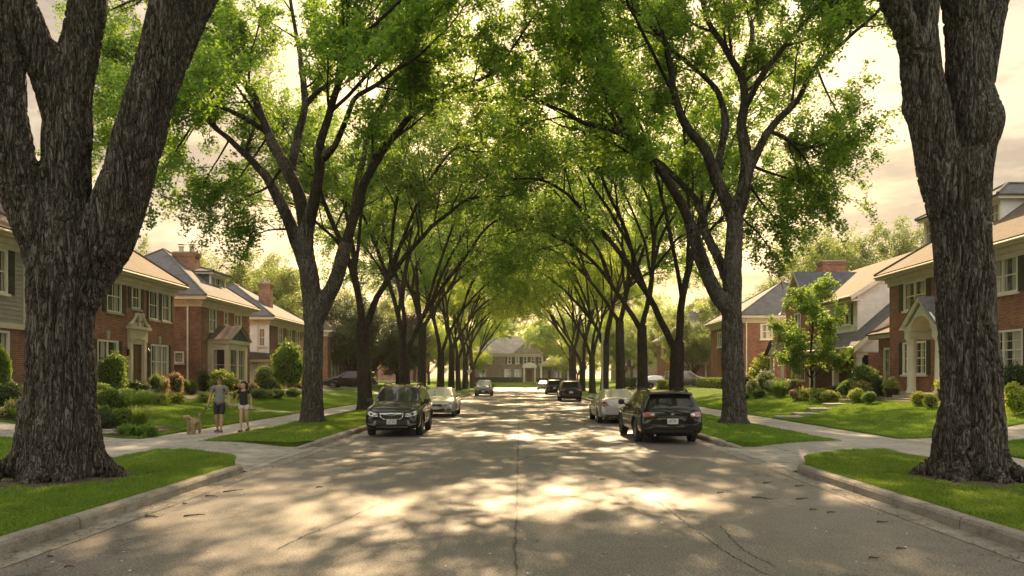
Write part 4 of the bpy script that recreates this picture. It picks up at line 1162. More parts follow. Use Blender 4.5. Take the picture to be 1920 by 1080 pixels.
pediment_door(H, wf, 37.45, 38.55, 1.2, 3.55); lantern(H, wf, 36.9, 3.1); lantern(H, wf, 39.0, 3.1)
mb = MB()
for h in (f2[4], f2[5]):
    c_ = (h[0]+h[1])/2; mb.prism([(c_-.09, h[3]+.04), (c_+.09, h[3]+.04), (c_+.13, h[3]+.45), (c_-.13, h[3]+.45)], 'x', LX+.003, LX+.05, M['stone'])
mb.build('keystone', H)
steps(H, LX+1.3, LX+.02, 37.2, 38.8, .9, 1.19, 2, 1)
dormer(H, W('x', -20.35, 1), 39.0, 40.3, 7.95, 9.15, 3.2, 'siding_white', 'roof_brown', 2, True, .5, (1, 2))
dormer(H, W('x', -20.35, 1), 33.4, 34.7, 7.95, 9.15, 3.2, 'siding_white', 'roof_brown', 2, True, .5, (1, 2))
# L3 brick foursquare with bay
f3 = [(46.95, 48.05, 4.75, 6.2), (49.3, 49.95, 5.3, 6.15), (51.1, 52.4, 4.75, 6.15), (50.9, 52.9, 1.75, 3.55)]
e3 = [(-20.6, -20.0+.0, 2.75, 3.45), (-23.4, -22.4, 4.9, 6.2)]
H, wf, we, tp = base_house('tan brick house with a gabled bay window and two chimney pots, left side', -27.2, LX, 45.7, 53.9, .9, 6.55, 1, f3, e3, 'brick_tan', 'roof_grey', .74, quoin=True, endsplit=(7.0, M['brick_dark']), group=None)
window(H, wf, *f3[0], cols=2, grid=(1, 0)); window(H, wf, *f3[1], cols=1, grid=(1, 0)); window(H, wf, *f3[2], cols=2, grid=(1, 0)); window(H, wf, *f3[3], cols=3, grid=(1, 0), pane='pane_lace')
window(H, we, *e3[0], cols=1, grid=(3, 3), mid=False, sill='stone'); window(H, we, *e3[1], cols=1)
downspout(H, we, -19.75, .6, 6.55)
mb = MB(); wf.box(mb, 45.7, 53.9, 4.1, 4.25, .003, .05, M['brick_dark']); mb.build('belt_course', H)
bx = MB(); BX = -17.75   # the bay
by0, by1 = 46.7, 50.0
bw = W('x', BX, 1); bs = W('y', by0, -1); bt = W('y', by1, 1)
bh = [(by0+.35, (by0+by1)/2-.12, 1.75, 3.6), ((by0+by1)/2+.12, by1-.35, 1.75, 3.6)]
bw.wall(bx, by0, by1, .5, 4.0, M['cream'], bh, .1); bsh = [(LX+.3, BX-.2, 1.75, 3.6)]
bs.wall(bx, LX+.003, BX, .5, 4.0, M['cream'], bsh, .1); bt.wall(bx, LX+.003, BX, .5, 4.0, M['cream'])
bx.box(LX+.05, BX+.12, by0-.12, by1+.12, 3.98, 4.2, M['cream']); bx.box(LX+.05, BX-.15, by0+.15, by1-.15, .5, 3.9, M['dark'])
bay = bx.build('bay', H, fixn=False)
for hh, ww in ((bh[0], bw), (bh[1], bw), (bsh[0], bs)): window_into(bay, ww, hh[0], hh[1], hh[2], hh[3], 1, (1, 2))
g_ = MB(); yc = (by0+by1)/2
for y_a, y_b in ((by0-.2, yc), (by1+.2, yc)):
    g_.poly([(LX+.02, y_a, 4.215), (BX+.25, y_a, 4.215), (BX+.25, y_b, 5.15), (LX+.02, y_b, 5.15)], M['roof_brown'])
    g_.poly([(LX+.02, y_a, 4.14), (BX+.25, y_a, 4.14), (BX+.25, y_b, 5.08), (LX+.02, y_b, 5.08)], M['cream'])
g_.poly([(BX+.05, by0-.15, 4.2), (BX+.05, by1+.15, 4.2), (BX+.05, yc, 5.07)], M['roof_grey'])
g_.build('bay_roof', bay)
dormer(H, W('x', -20.0, 1), 49.7, 52.2, 7.55, 8.6, 3.2, 'roof_grey', 'roof_grey', 3, True, .28, (2, 2))
chimney(H, -22.4, -21.0, 49.6, 50.4, 8.2, 10.05, 'brick_tan', 2)
# L4 white siding end, brick front
f4 = [(60.3, 61.5, 4.6, 5.9), (62.6, 63.9, 4.6, 5.9), (65.0, 66.2, 4.6, 5.9), (60.5, 63.0, 1.8, 3.6), (64.5, 66.2, 1.8, 3.5)]
e4 = [(-19.75, -19.35, 4.3, 5.6), (-22.5, -21.6, 1.8, 3.2)]
H, wf, we, tp = base_house('left side brick house with a white sided end wall and tall single chimney', -27.5, LX, 58.2, 67.8, .9, 6.3, 1, f4, e4, 'brick_dark', 'roof_grey', .62, endmat='siding_white', endsplit=(7, M['siding_white']))
for h in f4[:3]: window(H, wf, *h, cols=2, grid=(1, 0))
window(H, wf, *f4[3], cols=3, pane='pane_lace'); window(H, wf, *f4[4], cols=2)
for h in e4: window(H, we, *h, cols=1, cas=.035)
downspout(H, we, -19.9, .6, 6.3); chimney(H, -20.9, -20.0, 61.4, 62.2, 6.9, 9.5, 'brick_tan', 1)
mb = MB(); mb.box(-21.2, -18.3, 57.2, 58.19, 3.1, 3.3, M['cream']); mb.prism([(-21.3, 3.31), (-18.2, 3.31), (-18.4, 3.7), (-21.0, 3.9)], 'y', 57.1, 58.19, M['roof_grey']); mb.box(-18.5, -18.35, 57.3, 57.45, .6, 3.1, M['trim']); mb.build('porch', H)
# L5 further
f5 = [(77.5, 79.2, 4.6, 6.0), (81.5, 83.2, 4.6, 6.0), (77.5, 80.5, 1.8, 3.6), (83.5, 85.5, 1.8, 3.6)]
H, wf, we, tp = base_house('dark brick house glimpsed behind the black car in the left driveway', -27.5, LX, 75.8, 87.5, .9, 6.4, 1, f5, [(-21.5, -20.2, 1.8, 3.6), (-21.5, -20.3, 4.5, 5.9)], 'brick_dark', 'roof_brown', .8)
for h in f5: window(H, wf, *h, cols=2)
for h in [(-21.5, -20.2, 1.8, 3.6), (-21.5, -20.3, 4.5, 5.9)]: window(H, we, *h, cols=2)
# L6 distant
f6 = [(99, 101, 4.6, 6.0), (104, 106, 4.6, 6.0), (99, 102, 1.8, 3.6)]
H, wf, we, tp = base_house('distant brick house at the left, mostly hidden by kerb elms', -28, LX-1, 96, 108, .9, 6.6, 1, f6, [], 'brick_red', 'roof_grey', .7)
for h in f6: window(H, wf, *h, cols=2)

# ---- right row
RX = 19.0
r1 = [(35.95, 38.0, 5.18, 6.55), (29.3, 31.2, 5.2, 6.6), (35.9, 38.1, 2.05, 3.62), (29.0, 31.4, 2.2, 3.75), (32.5, 33.6, 1.25, 3.55), (26.0, 27.8, 5.2, 6.6), (32.4, 33.8, 5.2, 6.6), (26, 28, 2.2, 3.7)]
H, wf, we, tp = base_house('red brick house with a white columned portico, behind the largest right elm', RX, 29.5, 22.5, 39.5, .9, 6.95, -1, r1, [], 'brick_red', 'roof_brown', .72)
window(H, wf, *r1[0], cols=2, grid=(1, 0), shut=.42); window(H, wf, *r1[1], cols=2, grid=(1, 0), shut=.42); window(H, wf, *r1[5], cols=2, shut=.42); window(H, wf, *r1[6], cols=2, shut=.3)
window(H, wf, *r1[2], cols=2, grid=(2, 4), shut=.34, pane='pane_lace'); window(H, wf, *r1[3], cols=2, grid=(2, 4), shut=.42, pane='pane_lace'); window(H, wf, *r1[7], cols=2, grid=(2, 4), shut=.42)
mb = MB(); wf.box(mb, 32.5, 33.6, 1.25, 3.55, -.12, -.08, M['door_green']); do = mb.build('door', H)
k_ = MB(); k_.lathe([(.005, -.035), (.035, -.02), (.035, .02), (.005, .035)], 10, M['black_iron'], wf.P(32.65, 2.3, -.04), 'x'); k_.build('handle', do)
# portico, gable towards the street
PX0, pa, pb = 17.35, 31.9, 34.3
po = MB()
pl_ = MB(); pl_.box(PX0-.2, RX-.003, pa-.2, pb+.2, .5, 1.22, M['stone']); pl_.build('landing', H)
po.box(PX0-.12, RX-.004, pa-.12, pa+.24, 3.62, 3.95, M['trim']); po.box(PX0-.12, RX-.004, pb-.24, pb+.12, 3.62, 3.95, M['trim'])
pm = (pa+pb)/2
arch = [(pa-.22, 3.96), (pb+.22, 3.96), (pb+.22, 4.05), (pm, 5.28), (pa-.22, 4.05)]
# front gable with an arched opening
outer = [(pb+.1, 3.95), (pb+.22, 4.05), (pm, 5.25), (pa-.22, 4.05), (pa-.1, 3.95)]
inner = [(pm+math.cos(t)*.82, 3.95+math.sin(t)*.62) for t in [math.pi*i/10 for i in range(11)]]
face = [(PX0-.1, p[0], p[1]) for p in outer[:]]+[(PX0-.1, p[0], p[1]) for p in reversed(inner)]
bm_o = [(PX0-.1, pa-.1, 3.95)]
for i in range(10):
    a, b = inner[i], inner[i+1]
    u = lambda p: (p[0], 5.05-abs(p[0]-pm)*.86 if True else 0)
    A, B = u(a), u(b)
    po.poly([(PX0-.1, a[0], a[1]), (PX0-.1, b[0], b[1]), (PX0-.1, B[0], B[1]), (PX0-.1, A[0], A[1])], M['trim'])
    po.poly([(PX0-.1, a[0], a[1]), (PX0-.1, b[0], b[1]), (RX-.02, b[0], b[1]), (RX-.02, a[0], a[1])], M['cream'])
for sg, e in ((1, pb), (-1, pa)):
    s0 = pm+sg*.82
    po.poly([(PX0-.1, s0, 3.95), (PX0-.1, e+sg*.2, 3.95), (PX0-.1, e+sg*.2, 4.05), (PX0-.1, s0, 5.05-.82*.86)], M['trim'])
    # raking cornice
    po.tube([(PX0-.16, e+sg*.28, 4.08), (PX0-.16, pm, 5.27)], .085, 6, M['trim'])
por = po.build('portico', H)
rr = MB()
for sg, e in ((1, pb), (-1, pa)):
    rr.poly([(PX0-.28, e+sg*.34, 4.1), (PX0-.28, pm, 5.4), (RX+.0, pm, 5.4), (RX+.0, e+sg*.34, 4.1)], M['roof_grey'])
    rr.poly([(PX0-.28, e+sg*.34, 4.03), (PX0-.28, pm, 5.33), (RX+.0, pm, 5.33), (RX+.0, e+sg*.34, 4.03)], M['trim'])
rr.build('portico_roof', por)
for a in (pa+.06, pb-.06):
    cl = MB(); cl.lathe([(.24, 1.22), (.24, 1.3), (.2, 1.34), (.185, 1.45), (.18, 2.3), (.155, 3.42), (.2, 3.46), (.2, 3.52), (.23, 3.54), (.23, 3.62)], 20, M['trim'], (PX0+.1, a, 0)); cl.build('column', H, smooth=False)
for i, (xa, zz) in enumerate(((16.45, 1.0), (16.8, 1.11))):
    st = MB(); st.box(xa, PX0-.2+.001*i, pa-.35, pb+.35, .5, zz, M['stone']); st.build('step', H)
dormer(H, W('x', 20.35, -1), 37.2, 38.7, 8.1, 9.7, 3.0, 'siding_white', 'roof_grey', 1, True, .5, (2, 3))
dormer(H, W('x', 20.45, -1), 32.7, 34.4, 8.2, 9.5, 3.4, 'siding_white', 'roof_grey', 2, True, .6, (2, 3))
mb = MB(); mb.box(19.7, 24, 39.51, 42.2, .5, 4.0, M['brick_red']); ww = W('x', 19.7, -1)
ww.box(mb, 40.1, 41.5, 1.6, 3.5, .002, .06, M['trim']); ww.quad(mb, 40.22, 41.38, 1.72, 3.38, M['pane'], .065); ww.box(mb, 40.77, 40.83, 1.72, 3.38, .066, .08, M['trim'])
we_ = W('y', 42.2, 1)
mb.box(19.3, 24, 39.52, 42.6, 4.001, 4.2, M['cream'])
hip_roof(mb, 19.5, 27, 39.7, 42.4, 4.27, .45, M['roof_brown'], .25, 'x'); mb.build('side_wing', H)

# R2 white sided house with brick cross gable, porch with catslide roof
H = empty('sided_house', (20.2, 50, .9), 0, 'white sided house with a brick cross gable, slate roof and dark deep porch', 'house')
wf = W('x', 20.2, -1); we = W('y', 46.0, -1); wp = W('y', 44.0, -1)
mb = MB(); up = [(46.9, 48.6, 5.15, 6.5)]
wf.wall(mb, 46, 51.6, 4.3, 6.9, M['siding_white'], up)
we.laps(mb, .5, 6.9, lambda z: 20.2, lambda z: 28.2, M['siding_white']); we.laps(mb, 6.9, 9.44, lambda z: 20.2+(z-6.9)/.64, lambda z: 28.2-(z-6.9)/.64, M['siding_white'])
W('x', 28.2, 1).wall(mb, 46, 58, .5, 6.9, M['siding_white']); mb.poly([(20.2, 58, .5), (28.2, 58, .5), (28.2, 58, 6.9), (24.2, 58, 9.46), (20.2, 58, 6.9)], M['siding_white'])
W('x', 22.0, -1).wall(mb, 46, 51.5, .5, 4.3, M['brick_dark'], [(47.0, 48.1, 1.1, 3.2), (49.0, 50.6, 1.7, 3.2)])
mb.box(22.2, 28, 46.2, 57.8, .5, 6.5, M['dark'])
mb.build('wall', H, fixn=False)
window(H, wf, *up[0], cols=2, grid=(1, 0), shut=.34); window(H, W('x', 22.0, -1), 49.0, 50.6, 1.7, 3.2, cols=2)
d_ = MB(); W('x', 22.0, -1).box(d_, 47.0, 48.1, 1.1, 3.2, -.12, -.08, M['door_wood']); d_.build('door', H)
# main roof, gable ends
rf = MB(); zz = lambda x: 6.9+.64*(x-20.2)
for sg in (1, -1):
    xa = 24.2-sg*4.55; X = lambda v: v
    rf.poly([(xa, 45.6, 7.12-.35), (24.2, 45.6, 9.68), (24.2, 58.4, 9.68), (xa, 58.4, 7.12-.35)], M['roof_brown'])
    rf.poly([(xa, 45.6, 7.04-.35), (24.2, 45.6, 9.60), (24.2, 58.4, 9.60), (xa, 58.4, 7.04-.35)], M['trim'])
    rf.poly([(xa, 45.55, 6.78), (24.2, 45.55, 9.69), (24.2, 45.55, 9.44), (xa, 45.55, 6.5)], M['trim'])
rf.tube([(19.62, 45.6, 6.74), (19.62, 51.4, 6.74)], .075, 8, M['cream'])
rf.box(19.7, 20.19, 45.6, 51.4, 6.45, 6.6, M['cream'])
rf.build('roof', H)
# catslide porch wing
pw = MB(); S = .87; z0 = 3.75; xs = 19.1
top = lambda x: z0+S*(x-xs)
wp.laps(pw, 3.35, top(23.6)-.12, lambda z: max(19.35, xs+(z-z0+.12)/S), lambda z: 23.6, M['siding_white'])
wp.wall(pw, 19.95, 23.6, .5, 3.35, M['brick_red'], [(20.75, 21.9, 1.6, 3.1)])
pw.box(20.1, 23.6, 44.1, 45.9, .5, 3.3, M['dark'])
pw.box(19.25, 20.2, 44.02, 51.5, 3.2, 3.6, M['cream']); pw.box(19.2, 22.2, 43.9, 52, .4, 1.0, M['stone'])
pw.poly([(19.3, 44.1, 3.58), (22, 44.1, 3.58), (22, 51.5, 3.58), (19.3, 51.5, 3.58)], M['cream'])
porch = pw.build('porch', H)
pr = MB()
pr.poly([(xs-.1, 43.65, top(xs-.1)), (xs-.1, 51.5, top(xs-.1)), (20.19, 51.5, top(20.19)), (20.19, 43.65, top(20.19))], M['roof_grey'])
pr.poly([(20.19, 43.65, top(20.19)), (20.19, 45.99, top(20.19)), (23.9, 45.99, top(23.9)), (23.9, 43.65, top(23.9))], M['roof_grey'])
pr.poly([(xs-.1, 43.66, top(xs-.1)-.07), (xs-.1, 51.4, top(xs-.1)-.07), (20.19, 51.4, top(20.19)-.07), (20.19, 43.66, top(20.19)-.07)], M['trim'])
pr.poly([(20.19, 43.66, top(20.19)-.07), (20.19, 45.98, top(20.19)-.07), (23.9, 45.98, top(23.9)-.07), (23.9, 43.66, top(23.9)-.07)], M['trim'])
pr.poly([(xs-.12, 43.64, top(xs-.12)-.02), (23.9, 43.64, top(23.9)-.02), (23.9, 43.64, top(23.9)-.34), (xs-.12, 43.64, top(xs-.12)-.34)], M['trim'])
pr.poly([(xs-.12, 43.64, top(xs-.12)-.34), (23.9, 43.64, top(23.9)-.34), (23.9, 44.0, top(23.9)-.34), (xs-.12, 44.0, top(xs-.12)-.34)], M['trim'])
pr.tube([(xs-.14, 43.64, 3.62), (xs-.14, 51.5, 3.62)], .07, 8, M['cream']); pr.build('porch_roof', porch)
for y in (44.2, 47.4, 51.2):
    cl = MB(); cl.box(19.32, 19.62, y-.15, y+.15, 1.0, 3.2, M['trim']); cl.box(19.27, 19.67, y-.2, y+.2, 1.0, 1.2, M['trim']); cl.box(19.27, 19.67, y-.2, y+.2, 3.05, 3.199, M['trim']); cl.build('column', porch)
window(H, wp, 20.75, 21.9, 1.6, 3.1, cols=1)
# brick cross gable towards the street
gx = 19.4; cg = MB(); wg = W('x', gx, -1)
gh = [(52.3, 54.9, 1.7, 3.3), (53.1, 54.3, 5.0, 6.4)]
wg.wall(cg, 51.55, 56.0, .5, 7.0, M['brick_tan'], gh); cg.poly([(gx, 51.55, 7.0), (gx, 56.0, 7.0), (gx, 53.78, 9.1)], M['brick_tan'])
W('y', 51.55, -1).wall(cg, gx, 22, .5, 7.0, M['brick_tan']); W('y', 56.0, 1).wall(cg, gx, 22, .5, 7.0, M['brick_tan'])
cg.box(gx+.2, 22, 51.75, 55.8, .5, 6.9, M['dark']); cgo = cg.build('gable_wing', H, fixn=False)
for h in gh: window(H, wg, *h, cols=2 if h[2] > 4 else 3, grid=(1, 0), pane='pane_lace')
g2 = MB()
for e, m_ in ((51.2, 'roof_slate'), (56.35, 'roof_slate')):
    s_ = (9.3-7.02)/(53.78-51.55); ze_ = 9.3-s_*abs(53.78-e)
    g2.poly([(gx-.25, e, ze_), (gx-.25, 53.78, 9.3), (25.5, 53.78, 9.3), (25.5, e, ze_)], M[m_]); g2.poly([(gx-.25, e, ze_-.08), (gx-.25, 53.78, 9.22), (25.5, 53.78, 9.22), (25.5, e, ze_-.08)], M['trim'])
    g2.poly([(gx-.27, e, ze_+.01), (gx-.27, 53.78, 9.31), (gx-.27, 53.78, 9.08), (gx-.27, e, ze_-.22)], M['trim'])
g2.build('gable_roof', cgo)
# little gabled entry of the wing
en = MB(); en.prism([(52.0, 3.5), (54.6, 3.5), (53.3, 4.4)], 'x', 17.6, gx, M['siding_white'])
for e in (51.8, 54.8): en.poly([(17.35, e, 3.45), (17.35, 53.3, 4.52), (gx, 53.3, 4.52), (gx, e, 3.45)], M['roof_brown'])
en.box(17.75, 17.9, 52.1, 52.25, .8, 3.5, M['trim']); en.box(17.75, 17.9, 54.35, 54.5, .8, 3.5, M['trim']); en.build('entry_hood', H)
chimney(H, 21.9, 23.6, 55.6, 56.6, 7.0, 10.4, 'brick_red', 0)
# R3 brick with hip roof
r3 = [(67.5, 69, 4.8, 6.2), (72, 73.5, 4.8, 6.2), (67.5, 70, 1.8, 3.5)]; e3 = [(20.35, 21.35, 5.15, 6.45), (20.5, 21.5, 1.9, 3.5)]
H, wf, we, tp = base_house('plain red brick house with a grey hipped roof, left of the slate gabled house', 18.9, 28.9, 65, 76, .9, 6.95, -1, r3, e3, 'brick_red', 'roof_grey', .62)
for h in r3: window(H, wf, *h, cols=2)
for h in e3: window(H, we, *h, cols=1, grid=(1, 0), pane='pane_lace')
downspout(H, we, 19.15, .6, 6.95)
# R4 brick with white dormer gable
r4 = [(96.5, 98, 4.6, 6.0), (101, 102.5, 4.6, 6.0)]; e4 = [(19.6, 20.9, 4.6, 6.3), (20, 21.4, 1.8, 3.4), (22.4, 23.6, 4.6, 6.2)]
H, wf, we, tp = base_house('brick house with a white dormer and porch seen between the right kerb elms', 18.9, 28.5, 94, 106, .9, 6.7, -1, r4, e4, 'brick_red', 'roof_grey', .75)
for h in r4: window(H, wf, *h, cols=2)
for h in e4: window(H, we, *h, cols=2)
dormer(H, W('y', 94.9, -1), 20.2, 22.8, 7.6, 9.2, 2.5, 'siding_white', 'roof_grey', 2, True, .5)
mb = MB(); mb.box(18.4, 22.5, 91.5, 93.99, 3.5, 3.8, M['trim']); mb.poly([(18.2, 91.3, 3.83), (22.7, 91.3, 3.83), (22.7, 93.98, 4.6), (18.2, 93.98, 4.6)], M['roof_grey'])
for x in (18.7, 20.4, 22.2): mb.box(x-.09, x+.09, 91.7, 91.88, .6, 3.5, M['trim'])
mb.build('porch', H)
# the house that closes the street
HY = 158.0; H = empty('brick_house', (0, HY, 1.05), 0, 'wide brick house with white porch and doorway closing the far end of the street', 'house')
we = W('y', HY, -1); m_ = M['brick_grey']; mb = MB()
ups = [(-2.6+1.62*i, -1.75+1.62*i, 4.75, 6.2) for i in range(5)]; ups += [(-9.0, -8.1, 4.75, 6.2), (-6.6, -5.7, 4.75, 6.2)]
dn = [(-3.2, -1.9, 1.7, 3.6), (-1.1, .2, 1.7, 3.6), (-8.6, -7, 1.7, 3.6)]
we.wall(mb, -10, 4.2, .8, 6.6, m_, ups+dn+[(1.35, 2.45, 1.15, 3.5)]); W('x', -10, -1).wall(mb, HY, HY+9, .8, 6.6, m_); W('x', 4.2, 1).wall(mb, HY, HY+9, .8, 6.6, m_); W('y', HY+9, 1).wall(mb, -10, 4.2, .8, 6.6, m_)
mb.box(-9.8, 4.0, HY+.2, HY+8.8, .8, 6.5, M['dark']); mb.build('wall', H, fixn=False)
for h in ups: window(H, we, *h, cols=1, shut=.34, pane='pane_lace')
for h in dn: window(H, we, *h, cols=2, pane='pane_lace')
mb = MB(); eave_trim(mb, -10, 4.2, HY, HY+9, 6.6, .4, M['cream']); mb.build('cornice', H)
mb = MB(); hip_roof(mb, -10, 4.2, HY, HY+9, 6.85, .75, M['roof_pale'], .4, 'x'); 
mb.poly([(-1.4, HY-.45, 6.86), (4.4, HY-.45, 6.86), (1.5, HY-.45, 9.3)], M['roof_pale'])
for xe in (-1.5, 4.5): mb.poly([(xe, HY-.5, 6.85), (1.5, HY-.5, 9.42), (1.5, HY+5, 9.42), (xe, HY+5, 6.85)], M['roof_pale'])
mb.build('roof', H)
mb = MB()
for x in (.7, 2.9): mb.box(x, x+.3, HY-1.6, HY-1.3, .7, 3.9, M['trim'])
mb.box(.5, 3.4, HY-1.8, HY-.003, 3.9, 4.3, M['trim']); mb.prism([(.55, 4.3), (3.35, 4.3), (3.1, 4.62), (2.5, 4.9), (1.95, 5.0), (1.4, 4.9), (.8, 4.62)], 'y', HY-1.78, HY-.004, M['trim']); mb.box(1.35, 2.45, HY+.1, HY+.14, 1.15, 3.5, M['door_wood'])
mb.build('entrance_porch', H)
mb = MB(); mb.box(4.21, 9.8, HY+.6, HY+8, .8, 4.2, m_); mb.box(3.9, 10.2, HY-2.6, HY+8.3, 4.2, 4.5, M['trim'])
hip_roof(mb, 4.0, 10.1, HY-2.6, HY+8.2, 4.56, .5, M['roof_pale'], .15, 'y')
mb.prism([(4.2, 4.5), (8.6, 4.5), (6.4, 6.1)], 'y', HY-2.85, HY-2.4, M['cream'])
for x in (4.3, 8.2, 9.8): mb.box(x-.2, x+.2, HY-2.5, HY-2.1, .7, 4.2, M['trim'])
for x in (4.9, 6.6): mb.box(x, x+1.3, HY+.55, HY+.599, 1.7, 3.6, M['pane'])
mb.build('porch_wing', H)
# fill-in houses either side behind the trees at the junction
for (x0, x1, lab, mt) in ((-34, -20, 'pale brick house across the junction at the left', 'brick_tan'), (20, 34, 'pale brick house across the junction at the right', 'brick_grey')):
    hh = [(x0+2, x0+3.4, 4.6, 6), (x0+6, x0+7.4, 4.6, 6), (x0+10, x0+11.4, 4.6, 6)]
    o, a_, b_, c_ = base_house(lab, x0, x1, 160, 169, 1.0, 6.6, -1 if x0 > 0 else 1, [], hh, mt, 'roof_grey', .7)
    for h in hh: window(o, b_, *h, cols=2)
# ------------------------------------------------------------------ cars
def m_paint(name, col, metal=.3, coat=1.0, rough=.3):
    m, nt, out = newmat(name); p = princ(nt, out, col, rough, metal, .5 if metal > .2 else .12, coat)
    n = noise_tex(nt, coords(nt), 3.0, 5)
    L(nt, ramp(nt, n, [(.35, rough*.8), (.7, rough*1.5)]), p.inputs['Roughness'])
    d = noise_tex(nt, coords(nt), 7.0, 6, .7)
    L(nt, mixc(nt, ramp(nt, d, [(.5, 0.0), (.8, .05)]), col, (.2, .17, .12)), p.inputs['Base Color'])
    return m
P_BLACK = m_paint('black_paint', (.006, .006, .006), .0, .85, .45); P_OLIVE = m_paint('dark_olive_paint', (.009, .008, .006), .0, .85, .45)
P_SILVER = m_paint('silver_paint', (.46, .45, .43), .75, 1, .32); P_GREY = m_paint('grey_paint', (.14, .14, .135), .6); P_WHITE = m_paint('pale_paint', (.62, .61, .57), .1)
GLS = m_glass_dark('car_glass', (.02, .022, .02), .03)
TYRE = m_plain('tyre_rubber', (.022, .021, .020), .85, var=.25, vscale=8); ALLOY = m_plain('alloy', (.36, .35, .34), .3, .9, var=.1)
CHROME = m_plain('chrome', (.6, .6, .58), .15, 1, var=0); CLAD = m_plain('black_cladding', (.022, .022, .021), .6, var=.2)
LAMP = m_plain('lamp_glass', (.42, .41, .39), .12, .55, .8, 1, var=.35, vscale=14); RED = m_plain('red_lens', (.22, .018, .012), .15, 0, .8, 1, var=.3, vscale=12)
AMBER = m_plain('amber_lens', (.40, .12, .02), .15, 0, .8, 1, var=.2); PLATE = m_plain('plate_white', (.6, .6, .58), .5, var=.05); INK = m_plain('plate_ink', (.02, .04, .10), .6, var=0)
MESHB = m_plain('grille_black', (.012, .012, .012), .45, var=0)
CAR = {
 'crossover': dict(W=.905, st=[(-2.30,.42,.66,.70,.60,.56,.44),(-2.27,.30,.73,.80,.76,.70,.58),(-2.14,.25,.83,.94,.87,.81,.70),(-1.88,.24,.90,1.01,.898,.85,.73),(-1.45,.24,.96,1.07,.905,.87,.74),
   (-1.15,.24,.99,1.12,.905,.87,.74),(-.42,.24,1.01,1.60,.905,.87,.64),(-.12,.24,1.01,1.655,.905,.87,.645),(.38,.24,1.02,1.67,.905,.87,.645),(.50,.24,1.02,1.67,.905,.87,.645),(1.22,.24,1.04,1.655,.905,.865,.64),(1.36,.24,1.04,1.65,.905,.865,.64),
   (1.78,.25,1.06,1.62,.90,.85,.62),(1.98,.25,1.06,1.585,.895,.84,.60),(2.14,.26,1.03,1.13,.885,.83,.66),(2.25,.28,.93,1.03,.86,.80,.66),(2.31,.34,.78,.88,.78,.72,.6),(2.33,.44,.70,.76,.62,.58,.48)],
   ws=(5, 6), rw=(13, 14), sg=(5, 13), pil=((8, 9), (10, 11)), wy=(-1.36, 1.32), r=.355, top=1.67),
 'wagon': dict(W=.92, st=[(-2.40,.42,.62,.66,.60,.56,.44),(-2.37,.30,.68,.74,.78,.72,.6),(-2.22,.25,.78,.88,.88,.82,.70),(-1.9,.24,.86,.96,.91,.86,.74),(-1.45,.24,.91,1.01,.92,.88,.75),
   (-1.10,.24,.95,1.06,.92,.88,.75),(-.32,.24,.97,1.47,.92,.88,.63),(-.02,.24,.97,1.525,.92,.88,.635),(.42,.24,.98,1.54,.92,.88,.635),(.54,.24,.98,1.54,.92,.88,.635),(1.25,.24,1.0,1.535,.92,.88,.63),(1.38,.24,1.0,1.53,.92,.88,.63),
   (1.85,.25,1.03,1.515,.915,.87,.62),(2.03,.25,1.03,1.49,.91,.86,.61),(2.24,.26,1.0,1.09,.90,.85,.68),(2.34,.28,.90,1.0,.88,.82,.68),(2.40,.34,.76,.86,.80,.74,.62),(2.42,.44,.68,.74,.64,.6,.5)],
   ws=(5, 6), rw=(13, 14), sg=(5, 13), pil=((8, 9), (10, 11)), wy=(-1.42, 1.34), r=.35, top=1.54),
 'sedan': dict(W=.90, st=[(-2.36,.36,.58,.62,.58,.54,.42),(-2.33,.26,.63,.69,.76,.70,.58),(-2.18,.21,.72,.80,.86,.80,.68),(-1.85,.20,.80,.88,.89,.84,.72),(-1.35,.20,.87,.95,.90,.86,.73),
   (-.98,.20,.91,1.0,.90,.86,.73),(-.10,.20,.93,1.37,.90,.86,.58),(.18,.20,.93,1.42,.90,.86,.585),(.48,.20,.94,1.43,.90,.86,.585),(.58,.20,.94,1.43,.90,.86,.585),(.95,.20,.95,1.41,.90,.86,.57),(1.12,.20,.96,1.38,.90,.86,.56),
   (1.78,.22,1.0,1.09,.90,.85,.62),(2.05,.23,1.0,1.075,.89,.84,.66),(2.22,.25,.98,1.05,.87,.82,.66),(2.32,.28,.88,.94,.84,.78,.62),(2.36,.34,.72,.78,.76,.7,.56),(2.38,.42,.62,.66,.6,.55,.44)],
   ws=(5, 6), rw=(11, 12), sg=(5, 12), pil=((8, 9), (11, 12)), wy=(-1.40, 1.34), r=.32, top=1.43),
}
CAR['suv'] = CAR['crossover']

